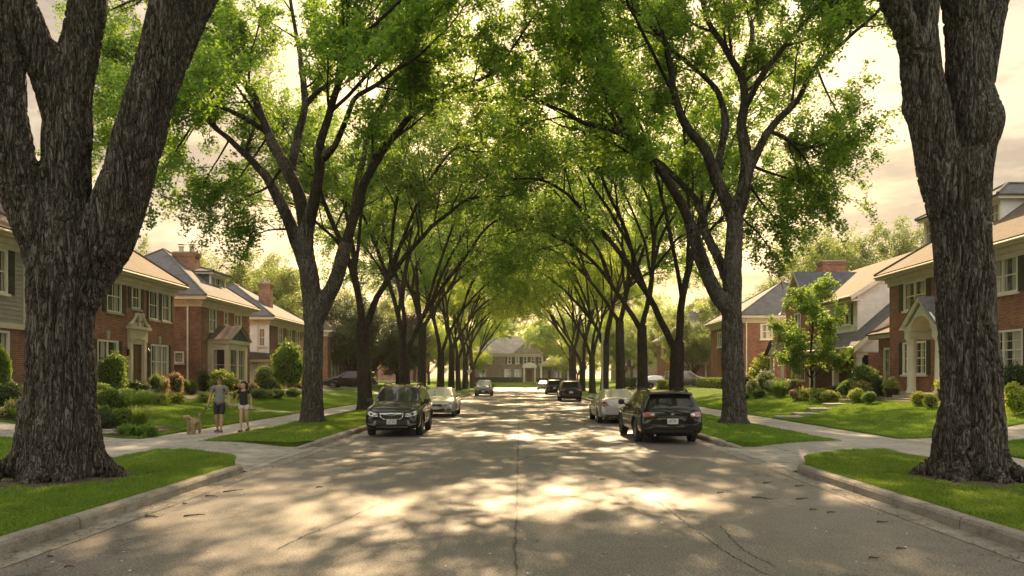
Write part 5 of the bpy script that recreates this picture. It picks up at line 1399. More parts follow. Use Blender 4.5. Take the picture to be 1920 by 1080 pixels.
def build_car(name, kind, paint, loc, rz, label, rails=True, detail=True, plate='EN5 547', grp=None):
    D = CAR[kind]; st = D['st']; root = empty(name, loc, rz, label, 'car', grp)
    # --- lofted shell
    vs = []; HN = 12
    for (y, zb, be, tp, w, wb, wt) in st:
        dr = min(.055, (tp-be)*.35)
        half = [(0, zb), (w*.78, zb), (w*.955, zb+.05), (w, zb+(be-zb)*.36), (w*.992, zb+(be-zb)*.74), (wb, be),
                (wb+(wt-wb)*.42+.012, be+(tp-dr-be)*.45), (wb+(wt-wb)*.86+.008, be+(tp-dr-be)*.88), (wt, tp-dr), (wt*.93, tp-dr*.45), (wt*.6, tp-dr*.12), (0, tp)]
        vs.append([(x, y, z) for x, z in half]+[(-x, y, z) for x, z in reversed(half[1:-1])])
    n = len(vs[0]); bm = bmesh.new(); V = [[bm.verts.new(p) for p in ring] for ring in vs]
    cr = bm.edges.layers.float.new('crease_edge')
    for i in range(len(st)-1):
        for j in range(n):
            q = (j+1) % n; f = bm.faces.new((V[i][j], V[i][q], V[i+1][q], V[i+1][j])); f.smooth = True
            a = j if j < 11 else n-1-j       # mirrored strip index
            mi = 0
            if a in (9, 10) and i == D['ws'][0]: mi = 1
            if a in (9, 10) and i == D['rw'][0]: mi = 2
            if a in (5, 6) and D['sg'][0] <= i < D['sg'][1] and (i, i+1) not in D['pil']: mi = 3
            if a in (0, 1): mi = 4
            if a == 2 and kind != 'sedan': mi = 4
            f.material_index = mi
    for ring in (V[0], V[-1]):
        for j in range(11):
            k = n-1-j
            if j == 0: bm.faces.new((ring[0], ring[1], ring[n-1])).smooth = True
            elif j == 10: bm.faces.new((ring[10], ring[11], ring[12])).smooth = True
            else: bm.faces.new((ring[j], ring[j+1], ring[n-j-1], ring[n-j])).smooth = True
    bmesh.ops.recalc_face_normals(bm, faces=bm.faces)
    for e in bm.edges:
        if len(e.link_faces) == 2 and e.link_faces[0].material_index != e.link_faces[1].material_index: e[cr] = .85
        j0 = None
    for ring in V:
        pass
    for i in range(len(V)-1):       # crisp shoulder line
        for j in (5, n-5):
            e = bm.edges.get((V[i][j], V[i+1][j]))
            if e and e[cr] < .5: e[cr] = .45
    me = bpy.data.meshes.new('body'); bm.to_mesh(me); bm.free()
    for m in (paint, GLS, GLS, GLS, CLAD, M['dark']): me.materials.append(m)
    tmp = link('tmp', me); sb = tmp.modifiers.new('s', 'SUBSURF'); sb.levels = 2; sb.render_levels = 2
    r = D['r']; W_ = D['W']; cutters = []
    cb = MB()
    for y in D['wy']:
        for sx in (-1, 1):
            xa, xb = sorted((sx*(W_-.30), sx*(W_+.2)))
            cb.lathe([(.0001, xa), (r+.055, xa), (r+.055, xb), (.0001, xb)], 28, M['dark'], (0, y, r-.005), 'x')
    co = cb.build('cut')
    for m in (paint, GLS, GLS, GLS, CLAD): co.data.materials.append(m)
    for f in co.data.polygons: f.material_index = 5 if len(co.data.materials) > 5 else 0
    co.data.materials.clear()
    for m in (paint, GLS, GLS, GLS, CLAD, M['dark']): co.data.materials.append(m)
    for f in co.data.polygons: f.material_index = 5
    bl = tmp.modifiers.new('b', 'BOOLEAN'); bl.object = co; bl.operation = 'DIFFERENCE'; bl.solver = 'EXACT'
    full = baked(tmp); bpy.data.objects.remove(tmp); bpy.data.objects.remove(co)
    bvh = BVHTree.FromPolygons([v.co.copy() for v in full.vertices], [tuple(p.vertices) for p in full.polygons])
    def part(nm, test, mats, solid=0):
        b = bmesh.new(); b.from_mesh(full)
        bmesh.ops.delete(b, geom=[f for f in b.faces if not test(f)], context='FACES')
        if not b.faces: b.free(); return
        m_ = bpy.data.meshes.new(nm); b.to_mesh(m_); b.free(); m_.materials.clear()
        for x in mats: m_.materials.append(x)
        o = link(nm, m_, root); return o
    part('body', lambda f: f.material_index in (0, 4, 5), (paint, GLS, GLS, GLS, CLAD, M['dark']))
    for nm, t in (('windshield', lambda f: f.material_index == 1), ('rear_window', lambda f: f.material_index == 2)):
        part(nm, t, (paint, GLS, GLS, GLS))
    for sx in (-1, 1): part('side_window', lambda f, s=sx: f.material_index == 3 and f.calc_center_median().x*s > 0, (paint, GLS, GLS, GLS))
    bpy.data.meshes.remove(full)
    # --- conformal pieces laid on the shell
    def patch(mb, view, pts, off, mat, sub=3, back=.03):
        def cast(u, v):
            if view == 'f': o, d = Vector((u, -6, v)), Vector((0, 1, 0))
            elif view == 'r': o, d = Vector((u, 6, v)), Vector((0, -1, 0))
            elif view == 'l': o, d = Vector((3, u, v)), Vector((-1, 0, 0))
            else: o, d = Vector((-3, u, v)), Vector((1, 0, 0))
            h = bvh.ray_cast(o, d, 12)[0]
            if h is None: return None
            return h, h-d*off, h+d*back
        ol = []
        for i in range(len(pts)):
            a, b = pts[i], pts[(i+1) % len(pts)]
            for k in range(sub): ol.append((a[0]+(b[0]-a[0])*k/sub, a[1]+(b[1]-a[1])*k/sub))
        cx = sum(p[0] for p in ol)/len(ol); cz = sum(p[1] for p in ol)/len(ol)
        rings = [[cast(cx+(p[0]-cx)*s_, cz+(p[1]-cz)*s_) for p in ol] for s_ in (1, .7, .35)]
        c0 = cast(cx, cz)
        if c0 is None or any(h is None for rg in rings for h in rg): return
        vv = [h[2] for h in rings[0]]+[h[1] for rg in rings for h in rg]+[c0[1]]; m = len(ol); ff = []
        for k in range(3):
            for i in range(m): ff.append((k*m+i, k*m+(i+1) % m, (k+1)*m+(i+1) % m, (k+1)*m+i))
        for i in range(m): ff.append((3*m+i, 3*m+(i+1) % m, 4*m))
        mb.mesh(vv, ff, mat)
    def pc(nm, items, parent=None, smooth=False):
        mb = MB()
        for (v, pts, off, mat) in items: patch(mb, v, pts, off, mat)
        if not mb.v: return None
        o = mb.build(nm, None, smooth); o.parent = parent or root; return o
    mir = lambda pts: [(-u, v) for u, v in pts]
    rec = lambda u0, u1, v0, v1: [(u0, v0), (u1, v0), (u1, v1), (u0, v1)]
    if kind in ('crossover', 'suv', 'wagon'):
        dz = 0 if kind != 'wagon' else -.07
        G = [(-.36, .64+dz), (-.27, .565+dz), (.27, .565+dz), (.36, .64+dz), (.385, .78+dz), (-.385, .78+dz)]; G2 = [(u*.9, .672+dz+(v-.672-dz)*.78) for u, v in G]
        g = pc('grille', [('f', G, .012, CHROME), ('f', G2, .02, MESHB)])
        if g:
            b = MB(); 
            for u in (-.3, -.2, -.1, 0, .1, .2, .3): patch(b, 'f', rec(u-.004, u+.004, .60+dz, .75+dz), .024, CLAD, 2)
            for v in (.62, .655, .69, .725): patch(b, 'f', rec(-.3, .3, v-.004+dz, v+.004+dz), .026, CLAD, 4)
            patch(b, 'f', [(-.33, .742+dz), (-.1, .70+dz), (.1, .70+dz), (.33, .742+dz), (.33, .768+dz), (.1, .735+dz), (-.1, .735+dz), (-.33, .768+dz)], .034, CHROME, 2)
            o = b.build('grille_bar'); o.parent = g
            e = MB(); patch(e, 'f', [(math.cos(TAU*i/16)*.085, .72+dz+math.sin(TAU*i/16)*.042) for i in range(16)], .045, CHROME, 1); patch(e, 'f', [(math.cos(TAU*i/16)*.07, .72+dz+math.sin(TAU*i/16)*.031) for i in range(16)], .05, INK, 1)
            for a, b_ in ((-.03, .004), (.015, .01), (.03, -.01), (-.005, -.012), (.045, .006)): patch(e, 'f', [(a+math.cos(TAU*i/6)*.007, .72+dz+b_+math.sin(TAU*i/6)*.007) for i in range(6)], .054, CHROME, 1)
            o = e.build('emblem'); o.parent = g
        HL = [(.44, .66+dz), (.62, .665+dz), (.79, .72+dz), (.83, .84+dz), (.72, .835+dz), (.50, .765+dz), (.43, .74+dz)]
        for f_ in (lambda p: p, mir):
            h = pc('headlight', [('f', f_(HL), .010, LAMP)])
            if h: pc('headlight_lens', [('f', f_([(.52+math.cos(TAU*i/12)*.055, .705+dz+math.sin(TAU*i/12)*.045) for i in range(12)]), .018, CHROME), ('f', f_([(.66+math.cos(TAU*i/12)*.045, .745+dz+math.sin(TAU*i/12)*.04) for i in range(12)]), .018, MESHB)], h)
        pc('front_bumper', [('f', [(-.74, .32), (.74, .32), (.80, .46), (.72, .56), (.40, .53), (-.40, .53), (-.72, .56), (-.80, .46)], .008, CLAD), ('f', rec(-.5, .5, .30, .345), .018, ALLOY),
                            ('f', [(.50, .40), (.56, .36), (.76, .41), (.78, .44), (.59, .40), (.545, .43), (.54, .52), (.50, .54)], .02, ALLOY), ('f', mir([(.50, .40), (.56, .36), (.76, .41), (.78, .44), (.59, .40), (.545, .43), (.54, .52), (.50, .54)]), .02, ALLOY)])
        # rear
        b0 = 2.2
        TL = [(.50, .86+dz), (.80, .84+dz), (.845, .92+dz), (.80, 1.0+dz), (.68, 1.0+dz), (.50, .965+dz)]
        for f_ in (lambda p: p, mir):
            t = pc('taillight', [('r', f_(TL), .014, RED)])
            if t: pc('lamp_lens', [('r', f_(rec(.52, .64, .885+dz, .945+dz)), .02, LAMP), ('r', f_([(.68, .87+dz), (.78, .87+dz), (.79, .90+dz), (.68, .90+dz)]), .02, AMBER)], t)
        pc('tailgate_trim', [('r', rec(-.42, .42, .845+dz, .87+dz), .02, CLAD), ('r', [(-.33, .63+dz), (.33, .63+dz), (.40, .82+dz), (-.40, .82+dz)], .006, paint), ('r', [(math.cos(TAU*i/12)*.05, .93+dz+math.sin(TAU*i/12)*.028) for i in range(12)], .02, CHROME)])
        pc('rear_bumper', [('r', [(-.72, .36), (.72, .36), (.82, .47), (.80, .60), (.44, .57), (-.44, .57), (-.80, .60), (-.82, .47)], .012, CLAD if kind != 'wagon' else paint), ('r', rec(-.60, .60, .545, .575), .022, CLAD), ('r', rec(-.6, .6, .33, .40), .02, CLAD)])
        for nm, vw, zz in (('rear_plate', 'r', .73+dz), ('front_plate', 'f', .49)):
            p_ = pc('license_plate', [(vw, rec(-.155, .155, zz-.075, zz+.075), .026, PLATE)])
            if p_ and detail:
                b = MB(); rr_ = random.Random(hash(plate) % 99)
                u = -.115
                for ch in plate:
                    if ch != ' ': glyph(b, patch, vw, ch, u, zz, .028, .07, .03)
                    u += .034
                patch(b, vw, rec(-.06, .06, zz+.052, zz+.062), .03, INK, 2)
                o = b.build('plate_lettering'); o.parent = p_
        # spoiler over the rear glass
        yb = st[13][0]; zt = st[13][3]; sp = MB()
        pts = [(yb-.22, zt+.025), (yb+.06, zt+.012), (yb+.2, zt-.035), (yb+.19, zt-.065), (yb+.03, zt-.05), (yb-.2, zt-.02)]
        for k in range(8):
            pass
        secs = [-.62, -.5, -.25, 0, .25, .5, .62]; vv = []; ff = []
        for i, x in enumerate(secs):
            f_ = 1-.10*(abs(x)/.62)**3; dzz = -.035*(abs(x)/.62)**2
            vv += [(x, yb+(p[0]-yb)*f_, p[1]+dzz) for p in pts]
        for i in range(len(secs)-1):
            for j in range(6): ff.append((i*6+j, i*6+(j+1) % 6, (i+1)*6+(j+1) % 6, (i+1)*6+j))
        ff += [tuple(range(6)), tuple(len(vv)-6+j for j in reversed(range(6)))]
        sp.mesh(vv, ff, paint); o = sp.build('spoiler', None, True); o.parent = root
        wp_ = MB(); z0w = st[14][3]; wp_.tube([(-.02, st[14][0]+.02, z0w+.05), (.25, st[14][0]-.01, z0w+.10), (.42, st[14][0]-.03, z0w+.13)], .012, 5, CLAD); o = wp_.build('rear_wiper'); o.parent = root
    else:
        G = [(-.30, .56), (-.22, .50), (.22, .50), (.30, .56), (.32, .645), (-.32, .645)]
        pc('grille', [('f', G, .01, CHROME), ('f', [(u*.92, .575+(v-.575)*.72) for u, v in G], .018, MESHB), ('f', [(math.cos(TAU*i/10)*.05, .60+math.sin(TAU*i/10)*.028) for i in range(10)], .03, CHROME)])
        HL = [(.38, .56), (.58, .555), (.76, .60), (.82, .70), (.74, .715), (.52, .665), (.37, .635)]
        for f_ in (lambda p: p, mir):
            h = pc('headlight', [('f', f_(HL), .010, LAMP)])
            if h: pc('headlight_lens', [('f', f_([(.50+math.cos(TAU*i/12)*.045, .61+math.sin(TAU*i/12)*.035) for i in range(12)]), .016, CHROME)], h)
            pc('fog_lamp', [('f', f_([(.50, .33), (.70, .35), (.72, .42), (.52, .42)]), .006, MESHB)])
        pc('front_bumper', [('f', [(-.38, .30), (.38, .30), (.44, .41), (-.44, .41)], .006, MESHB), ('f', rec(-.66, .66, .245, .275), .02, CHROME)])
        TL = [(.50, .74), (.78, .72), (.83, .83), (.76, .92), (.62, .90)]
        for f_ in (lambda p: p, mir):
            t = pc('taillight', [('r', f_(TL), .012, RED)])
            if t: pc('lamp_lens', [('r', f_([(.56, .76), (.66, .755), (.68, .80), (.60, .80)]), .018, LAMP)], t)
        pc('boot_trim', [('r', rec(-.32, .32, .845, .87), .018, CHROME), ('r', [(-.30, .66), (.30, .66), (.36, .82), (-.36, .82)], .004, paint)])
        pc('rear_bumper', [('r', [(-.60, .30), (.60, .30), (.68, .38), (-.68, .38)], .012, CLAD), ('r', [(-.78, .555), (.78, .555), (.79, .58), (-.79, .58)], .012, paint)])
        for vw, zz in (('r', .735), ('f', .455)):
            p_ = pc('license_plate', [(vw, rec(-.155, .155, zz-.07, zz+.07), .024, PLATE)])
            if p_ and detail:
                b = MB(); u = -.115
                for ch in plate:
                    if ch != ' ': glyph(b, patch, vw, ch, u, zz, .028, .065, .028)
                    u += .034
                o = b.build('plate_lettering'); o.parent = p_
    # doors: seams and handles
    seams = MB(); hb = [st[5][0]+.12, .44, 1.30 if kind != 'sedan' else 1.22]
    for v in ('l', 'k'):
        for y in hb:
            patch(seams, v, [(y-.004, .36), (y+.004, .36), (y+.006, .98), (y-.002, .98)], .0025, M['dark'], 4, .01)
        patch(seams, v, [(hb[0], .335), (hb[2]-.25, .335), (hb[2]-.25, .342), (hb[0], .342)], .0025, M['dark'], 6, .01)
        for yb_, zz in ((-2.05, .0),):
            pass
    if seams.v: o = seams.build('door_seam'); o.parent = root
    for v, sx in (('l', 1), ('k', -1)):
        for y in (.28, 1.12):
            hh = MB(); patch(hh, v, rec(y-.09, y+.09, .845 if kind == 'sedan' else .90, .87 if kind == 'sedan' else .925), .03, paint, 2)
            if hh.v: o = hh.build('door_handle'); o.parent = root
        # mirrors
        y0 = st[5][0]+.42; z0 = (1.02 if kind == 'sedan' else 1.10); mm = MB(); x0 = W_-.04
        mm.tube([(sx*(x0-.05), y0, z0-.06), (sx*(x0+.05), y0-.01, z0-.02)], .03, 6, CLAD)
        prof = [(.045, -.01), (.078, .015), (.086, .06), (.084, .12), (.07, .165), (.03, .185)]
        vv = []; ff = []
        for k, (a, xx) in enumerate(prof):
            for i in range(12):
                t = TAU*i/12; vv.append((sx*(x0+.02+xx), y0-.02+math.copysign(abs(math.cos(t))**.7, math.cos(t))*a*.62, z0+.02+math.copysign(abs(math.sin(t))**.6, math.sin(t))*a))
        for k in range(5):
            for i in range(12): ff.append((k*12+i, k*12+(i+1) % 12, (k+1)*12+(i+1) % 12, (k+1)*12+i))
        ff += [tuple(range(12)), tuple(60+i for i in range(12))]
        mm.mesh(vv, ff, CLAD if kind != 'sedan' else paint); o = mm.build('mirror', None, True); o.parent = root
        if rails and kind != 'sedan':
            rl = MB(); pts = []; ya, yb2 = D['st'][6][0]+.15, D['st'][12][0]-.02
            for i in range(13):
                yy = ya+(yb2-ya)*i/12; h = bvh.ray_cast(Vector((sx*.555, yy, 4)), Vector((0, 0, -1)), 6)[0]
                zz = h.z if h is not None else D['top']-.05
                pts.append((sx*.565, yy, zz+(-.01 if i in (0, 12) else (.045 if i in (1, 11) else .06))))
            rl.tube(pts, .021, 8, CLAD)
            for k in (0, 1): rl.box(sx*.565-.022, sx*.565+.022, (ya+.1, yb2-.25)[k], (ya+.25, yb2-.1)[k], D['top']-.09, D['top']-.01, CLAD)
            o = rl.build('roof_rail', None, False); o.parent = root
    # wheel arches flares and wheels
    for y in D['wy']:
        for sx in (-1, 1):
            if kind != 'sedan':
                ar = MB(); pts = []
                for i in range(17):
                    t = math.pi*(-.06+1.12*i/16); yy, zz = y+math.cos(t)*(r+.075), r+math.sin(t)*(r+.075)
                    h = bvh.ray_cast(Vector((sx*3, yy, zz)), Vector((-sx, 0, 0)), 4)[0]
                    pts.append((h.x if h is not None and abs(h.x) > .6 else sx*(W_-.02), yy, zz))
                ar.tube(pts, .03, 6, CLAD); o = ar.build('arch_trim', None, True); o.parent = root
            xo = sx*(W_-.015); ty = MB(); w_ = .215
            ty.lathe([(r*.63, xo-sx*.01), (r*.90, xo), (r*.97, xo-sx*.015), (r, xo-sx*.05), (r, xo-sx*(w_-.05)), (r*.97, xo-sx*(w_-.015)), (r*.9, xo-sx*w_), (r*.6, xo-sx*w_)], 32, TYRE, (0, y, r), 'x')
            t = ty.build('wheel', None, True); t.parent = root
            rm = MB(); xr = xo-sx*.02
            rm.lathe([(r*.66, xr), (r*.63, xr-sx*.02), (r*.6, xr-sx*.06), (.02, xr-sx*.075)], 32, MESHB, (0, y, r), 'x')
            rm.lathe([(r*.665, xr+sx*.008), (r*.60, xr-sx*.004), (r*.60, xr-sx*.04)], 32, ALLOY, (0, y, r), 'x')
            rm.lathe([(.005, xr+sx*.004), (.05, xr), (.06, xr-sx*.04)], 12, ALLOY, (0, y, r), 'x')
            for k in range(5):
                a = TAU*k/5+.3; c_, s_ = math.cos(a), math.sin(a); pr = []
                for rr_, wd in ((.04, .035), (r*.3, .022), (r*.62, .032)):
                    pr += [(xr-sx*.006, y+c_*rr_-s_*wd, r+s_*rr_+c_*wd), (xr-sx*.006, y+c_*rr_+s_*wd, r+s_*rr_-c_*wd)]
                pb_ = [(p[0]-sx*.04, p[1], p[2]) for p in pr]
                rm.mesh(pr+pb_, [(0, 1, 3, 2), (2, 3, 5, 4), (0, 2, 8, 6), (2, 4, 10, 8), (1, 7, 9, 3), (3, 9, 11, 5)], ALLOY)
            o = rm.build('rim'); o.parent = t
    un = MB(); un.box(-W_+.32, W_-.32, -1.9, 1.95, .2, .32, M['dark']); un.tube([(.45, 1.6, .27), (.47, 2.1, .26), (.47, 2.28, .26)], .035, 8, CHROME)
    o = un.build('underbody'); o.parent = root
    return root

SEG = {'A': 'abcefg', 'E': 'adefg', 'N': 'befca', 'S': 'acdfg', '0': 'abcdef', '1': 'bc', '2': 'abdeg', '3': 'abcdg', '4': 'bcfg', '5': 'acdfg', '6': 'acdefg', '7': 'abc', '8': 'abcdefg', '9': 'abcdfg', 'B': 'cdefg', 'K': 'befcg', 'H': 'bcefg', 'L': 'def', 'R': 'abcefg', 'T': 'defg', 'C': 'adef', 'F': 'aefg', 'P': 'abefg', 'J': 'bcd', 'U': 'bcdef'}
def glyph(mb, patch, vw, ch, u, v, w, h, off):
    s = 1 if vw == 'f' else -1     # writing must not come out mirrored
    t = .0055
    segs = {'a': (u, u+w*.8, v+h/2-t, v+h/2+t*.2), 'd': (u, u+w*.8, v-h/2-t*.2, v-h/2+t), 'g': (u, u+w*.8, v-t/2, v+t/2),
            'f': (u, u+t, v, v+h/2), 'e': (u, u+t, v-h/2, v), 'b': (u+w*.8-t, u+w*.8, v, v+h/2), 'c': (u+w*.8-t, u+w*.8, v-h/2, v)}
    for k in SEG.get(ch, 'abcdef'):
        a, b, c_, d_ = segs[k]; a, b = (s*a, s*b); patch(mb, vw, [(a, c_), (b, c_), (b, d_), (a, d_)], off, INK, 1)

build_car('crossover_car', 'crossover', P_BLACK, (-4.12, 26.7, .0), R(1.0), 'black crossover with roof rails parked nose first at the left kerb, nearest of that row', plate='EK5 347')
sedan = build_car('sedan_car', 'sedan', P_SILVER, (-4.02, 38.9, 0), R(.5), 'silver sedan facing the camera at the left kerb, right behind the black crossover', plate='KH3 628')
far = build_car('utility_car', 'suv', P_GREY, (-3.75, 80.6, 0), 0, 'grey sport utility car facing the camera far off at the left kerb', detail=False)
build_car('wagon_car', 'wagon', P_OLIVE, (4.28, 24.2, 0), math.pi+R(1.2), 'dark wagon with roof rails seen from behind, nearest car at the right kerb', plate='EH5 567')
copy_sedan = build_car('sedan_car', 'sedan', P_SILVER, (4.1, 33.6, 0), math.pi+R(.8), 'silver sedan seen from behind at the right kerb, in front of the dark wagon', plate='AB7 219', detail=False)
dark_suv = build_car('utility_car', 'suv', P_BLACK, (4.05, 63.2, 0), math.pi, 'dark sport utility car at the right kerb, first beyond the silver sedan', detail=False)
copy_tree(dark_suv, (3.8, 87.3, 0), math.pi+R(.5), None, 'dark sport utility car at the right kerb, second beyond the silver sedan')
copy_tree(sedan, (3.55, 119, 0), math.pi, None, 'small pale car farthest away at the right kerb, near the junction')
dcar = copy_tree(dark_suv, (-15.9, 72.0, hz(-15.9, 72)+.055), R(-90), (1.0, 1.06, .97), 'black car standing side on in the driveway at the left')
wh = copy_tree(sedan, (14.6, 80.0, hz(14.6, 80)+.055), R(100), None, 'silver car in the right driveway, seen beside the fourth elm')
copy_tree(sedan, (18.3, 85.2, hz(18.3, 85)+.055), R(80), None, 'silver car in the right driveway, farther back than the other silver one')
copy_tree(far, (17.2, 79.6, hz(17.2, 79.6)+.055), R(85), None, 'grey sport utility car parked in the right driveway beneath the elms')
# ------------------------------------------------------------------ shrubs and flowers
def blob_points(nr, blobs, n, shell=.75, jit=.06):
    """points in the outer shell of several overlapping ellipsoids (x, y, z, rx, ry, rz)"""
    out = []; w = np.array([b[3]*b[4]+b[4]*b[5] for b in blobs]); w = w/w.sum()
    for b, k in zip(blobs, (w*n).astype(int)+1):
        d = nr.normal(size=(k, 3)); d /= np.linalg.norm(d, axis=1)[:, None]
        r = shell+(1.03-shell)*nr.random_sample(k)**.6
        lump = 1+.17*np.sin(d[:, 0]*5+b[0]*9)*np.cos(d[:, 1]*6+b[1]*7)+.12*np.sin(d[:, 2]*9+d[:, 0]*4)
        p = d*(r*lump)[:, None]*np.array(b[3:6])+np.array(b[:3])+nr.normal(size=(k, 3))*jit*.5
        out.append(p)
    P = np.concatenate(out); return P[P[:, 2] > .015]
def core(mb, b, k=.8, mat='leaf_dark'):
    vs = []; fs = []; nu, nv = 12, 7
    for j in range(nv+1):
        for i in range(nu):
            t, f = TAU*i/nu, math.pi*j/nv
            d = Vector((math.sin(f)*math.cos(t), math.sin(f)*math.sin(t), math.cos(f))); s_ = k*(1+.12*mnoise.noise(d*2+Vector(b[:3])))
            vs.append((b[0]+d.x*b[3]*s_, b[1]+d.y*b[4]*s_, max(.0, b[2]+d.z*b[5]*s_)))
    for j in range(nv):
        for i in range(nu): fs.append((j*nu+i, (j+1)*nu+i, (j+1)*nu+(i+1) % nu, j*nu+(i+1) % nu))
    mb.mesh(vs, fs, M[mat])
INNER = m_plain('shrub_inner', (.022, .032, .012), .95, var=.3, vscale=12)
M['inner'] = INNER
def shrub(seed, name, blobs, n, leaf, mat, flower=None, fn=0, fsize=.05, corek=.78, aspect=.55, shell=.78, parent_label=None, stemh=0):
    nr = np.random.RandomState(seed); root = empty(name, (0, -40, 0))
    P = blob_points(nr, blobs, n, shell)
    link('foliage', leaf_mesh('foliage', P, leaf, M[mat], nr, .2, aspect), root)
    mb = MB()
    for b in blobs: core(mb, b, corek, 'inner')  # dark solid core added to stop views through the foliage
    if stemh:
        mb.tube([(0, 0, -.1), (.02, 0, stemh*.5), (0, .01, stemh+.1)], .025, 6, M['stem'])
    o = mb.build('inner_core', None, True); o.parent = root; 
    if flower:
        F = blob_points(nr, blobs, fn, .98, .03); F = F[F[:, 2] > .18*max(b[5] for b in blobs)]
        C = np.repeat(F, 14, axis=0)+nr.normal(size=(len(F)*14, 3))*fsize*.55
        link('blossom', leaf_mesh('blossom', C, fsize, M[flower], nr, .3, .9), root)
    return root
def blades(seed, name, n, h, spread, mat, wid=.012, lean=.5, flower=None, fn=0):
    nr = np.random.RandomState(seed); root = empty(name, (0, -40, 0))
    a = nr.random_sample(n)*TAU; r = np.sqrt(nr.random_sample(n))*spread*.45
    b = np.stack([np.cos(a)*r, np.sin(a)*r, np.zeros(n)], 1)
    oa = a+nr.normal(size=n)*.5; d = np.stack([np.cos(oa), np.sin(oa), np.zeros(n)], 1)
    s = np.stack([-d[:, 1], d[:, 0], np.zeros(n)], 1)*wid*(0.6+.8*nr.random_sample(n))[:, None]
    H = h*(.6+.5*nr.random_sample(n))[:, None]; Ln = spread*lean*(.3+.9*nr.random_sample(n))[:, None]; Z = np.array([[0, 0, 1.]])
    p1 = b+d*Ln*.35+Z*H*.62; p2 = b+d*Ln*.75+Z*H*.98; p3 = b+d*Ln*1.15+Z*H*.9
    v = np.stack([b-s*.6, b+s*.6, p1+s, p1-s, p2+s*.7, p2-s*.7, p3+s*.08, p3-s*.08], 1).reshape(-1, 3)
    k = np.arange(n)[:, None]*8
    f = np.concatenate([k+np.array([[0, 1, 2, 3]]), k+np.array([[3, 2, 4, 5]]), k+np.array([[5, 4, 6, 7]])])
    link('foliage', np_mesh('foliage', v, f, [M[mat]]), root)
    if flower:
        C = np.repeat(p2[:fn], 8, axis=0)+nr.normal(size=(len(p2[:fn])*8, 3))*.022
        link('blossom', leaf_mesh('blossom', C, .04, M[flower], nr, .3, .9), root)
    return root

PR = {}
PR['ball'] = shrub(1, 'round_shrub', [(0, 0, .42, .5, .5, .44)], 3400, .055, 'leaf_shrub', corek=.88)
PR['limeball'] = shrub(2, 'round_shrub', [(0, 0, .40, .5, .5, .43), (.22, -.1, .5, .26, .26, .26)], 2600, .075, 'leaf_lime', corek=.8)
PR['cloud'] = shrub(3, 'cloud_shrub', [(0, 0, .3, .5, .5, .3), (.12, .05, .68, .34, .34, .22), (-.15, 0, .55, .3, .3, .2)], 3400, .05, 'leaf_shrub', corek=.88)
PR['bush'] = shrub(4, 'leafy_bush', [(0, 0, .5, .42, .4, .42), (-.26, .1, .45, .28, .26, .3), (.28, -.05, .5, .26, .26, .3), (.05, -.15, .78, .27, .25, .22), (-.12, .1, .72, .22, .22, .2)], 3600, .095, 'leaf_shrub', corek=.7, shell=.6)
PR['limebush'] = shrub(5, 'leafy_bush', [(0, 0, .45, .42, .4, .4), (-.28, .1, .42, .26, .26, .3), (.28, -.05, .48, .26, .26, .3), (.05, -.1, .76, .27, .25, .2)], 3400, .095, 'leaf_lime', corek=.66, shell=.55)
PR['pink'] = shrub(6, 'flowering_bush', [(0, 0, .42, .46, .44, .4), (.2, -.1, .58, .28, .26, .26), (-.2, 0, .52, .26, .26, .26)], 2200, .085, 'leaf_shrub', 'petal_pink', 90, .08, .74)
PR['white'] = shrub(7, 'flowering_bush', [(0, 0, .42, .46, .44, .4), (.2, -.1, .58, .28, .26, .26), (-.22, 0, .52, .26, .26, .26)], 2200, .085, 'leaf_lime', 'petal_white', 70, .08, .74)
PR['dark'] = shrub(8, 'dark_shrub', [(0, 0, .42, .48, .46, .42), (.2, .1, .6, .3, .3, .3), (-.2, -.1, .5, .3, .3, .28)], 3400, .07, 'leaf_dark', corek=.82)
PR['red'] = shrub(9, 'red_leaved_shrub', [(0, 0, .42, .48, .46, .42), (.18, .1, .6, .26, .26, .26)], 2600, .07, 'leaf_red', corek=.8)
PR['grass'] = blades(10, 'ornamental_grass', 420, .85, .9, 'leaf_shrub', .013, .75)
PR['yellow'] = shrub(11, 'perennial_clump', [(0, 0, .2, .5, .5, .3), (.2, .1, .3, .25, .25, .28), (-.22, -.1, .28, .25, .25, .25)], 1500, .085, 'leaf_lime', 'petal_white', 12, .03, .55, .35, .55)
PR['pinkclump'] = shrub(12, 'perennial_clump', [(0, 0, .2, .5, .5, .3), (.2, .1, .3, .25, .25, .28), (-.22, -.1, .28, .25, .25, .25)], 1500, .085, 'leaf_shrub', 'petal_pink', 30, .04, .55, .4, .55)
PR['hosta'] = shrub(13, 'hosta', [(0, 0, .16, .5, .48, .22)], 420, .24, 'leaf_shrub', 'petal_white', 7, .035, .6, .6, .5)
PR['tall'] = shrub(14, 'tall_shrub', [(0, 0, .5, .34, .34, .5), (.12, 0, .85, .24, .24, .3), (-.12, .05, .7, .26, .26, .3)], 3600, .085, 'leaf_shrub', corek=.72, shell=.6)
PR['standard'] = shrub(15, 'standard_shrub', [(0, 0, .8, .4, .4, .24)], 2400, .05, 'leaf_shrub', corek=.88, stemh=.65)
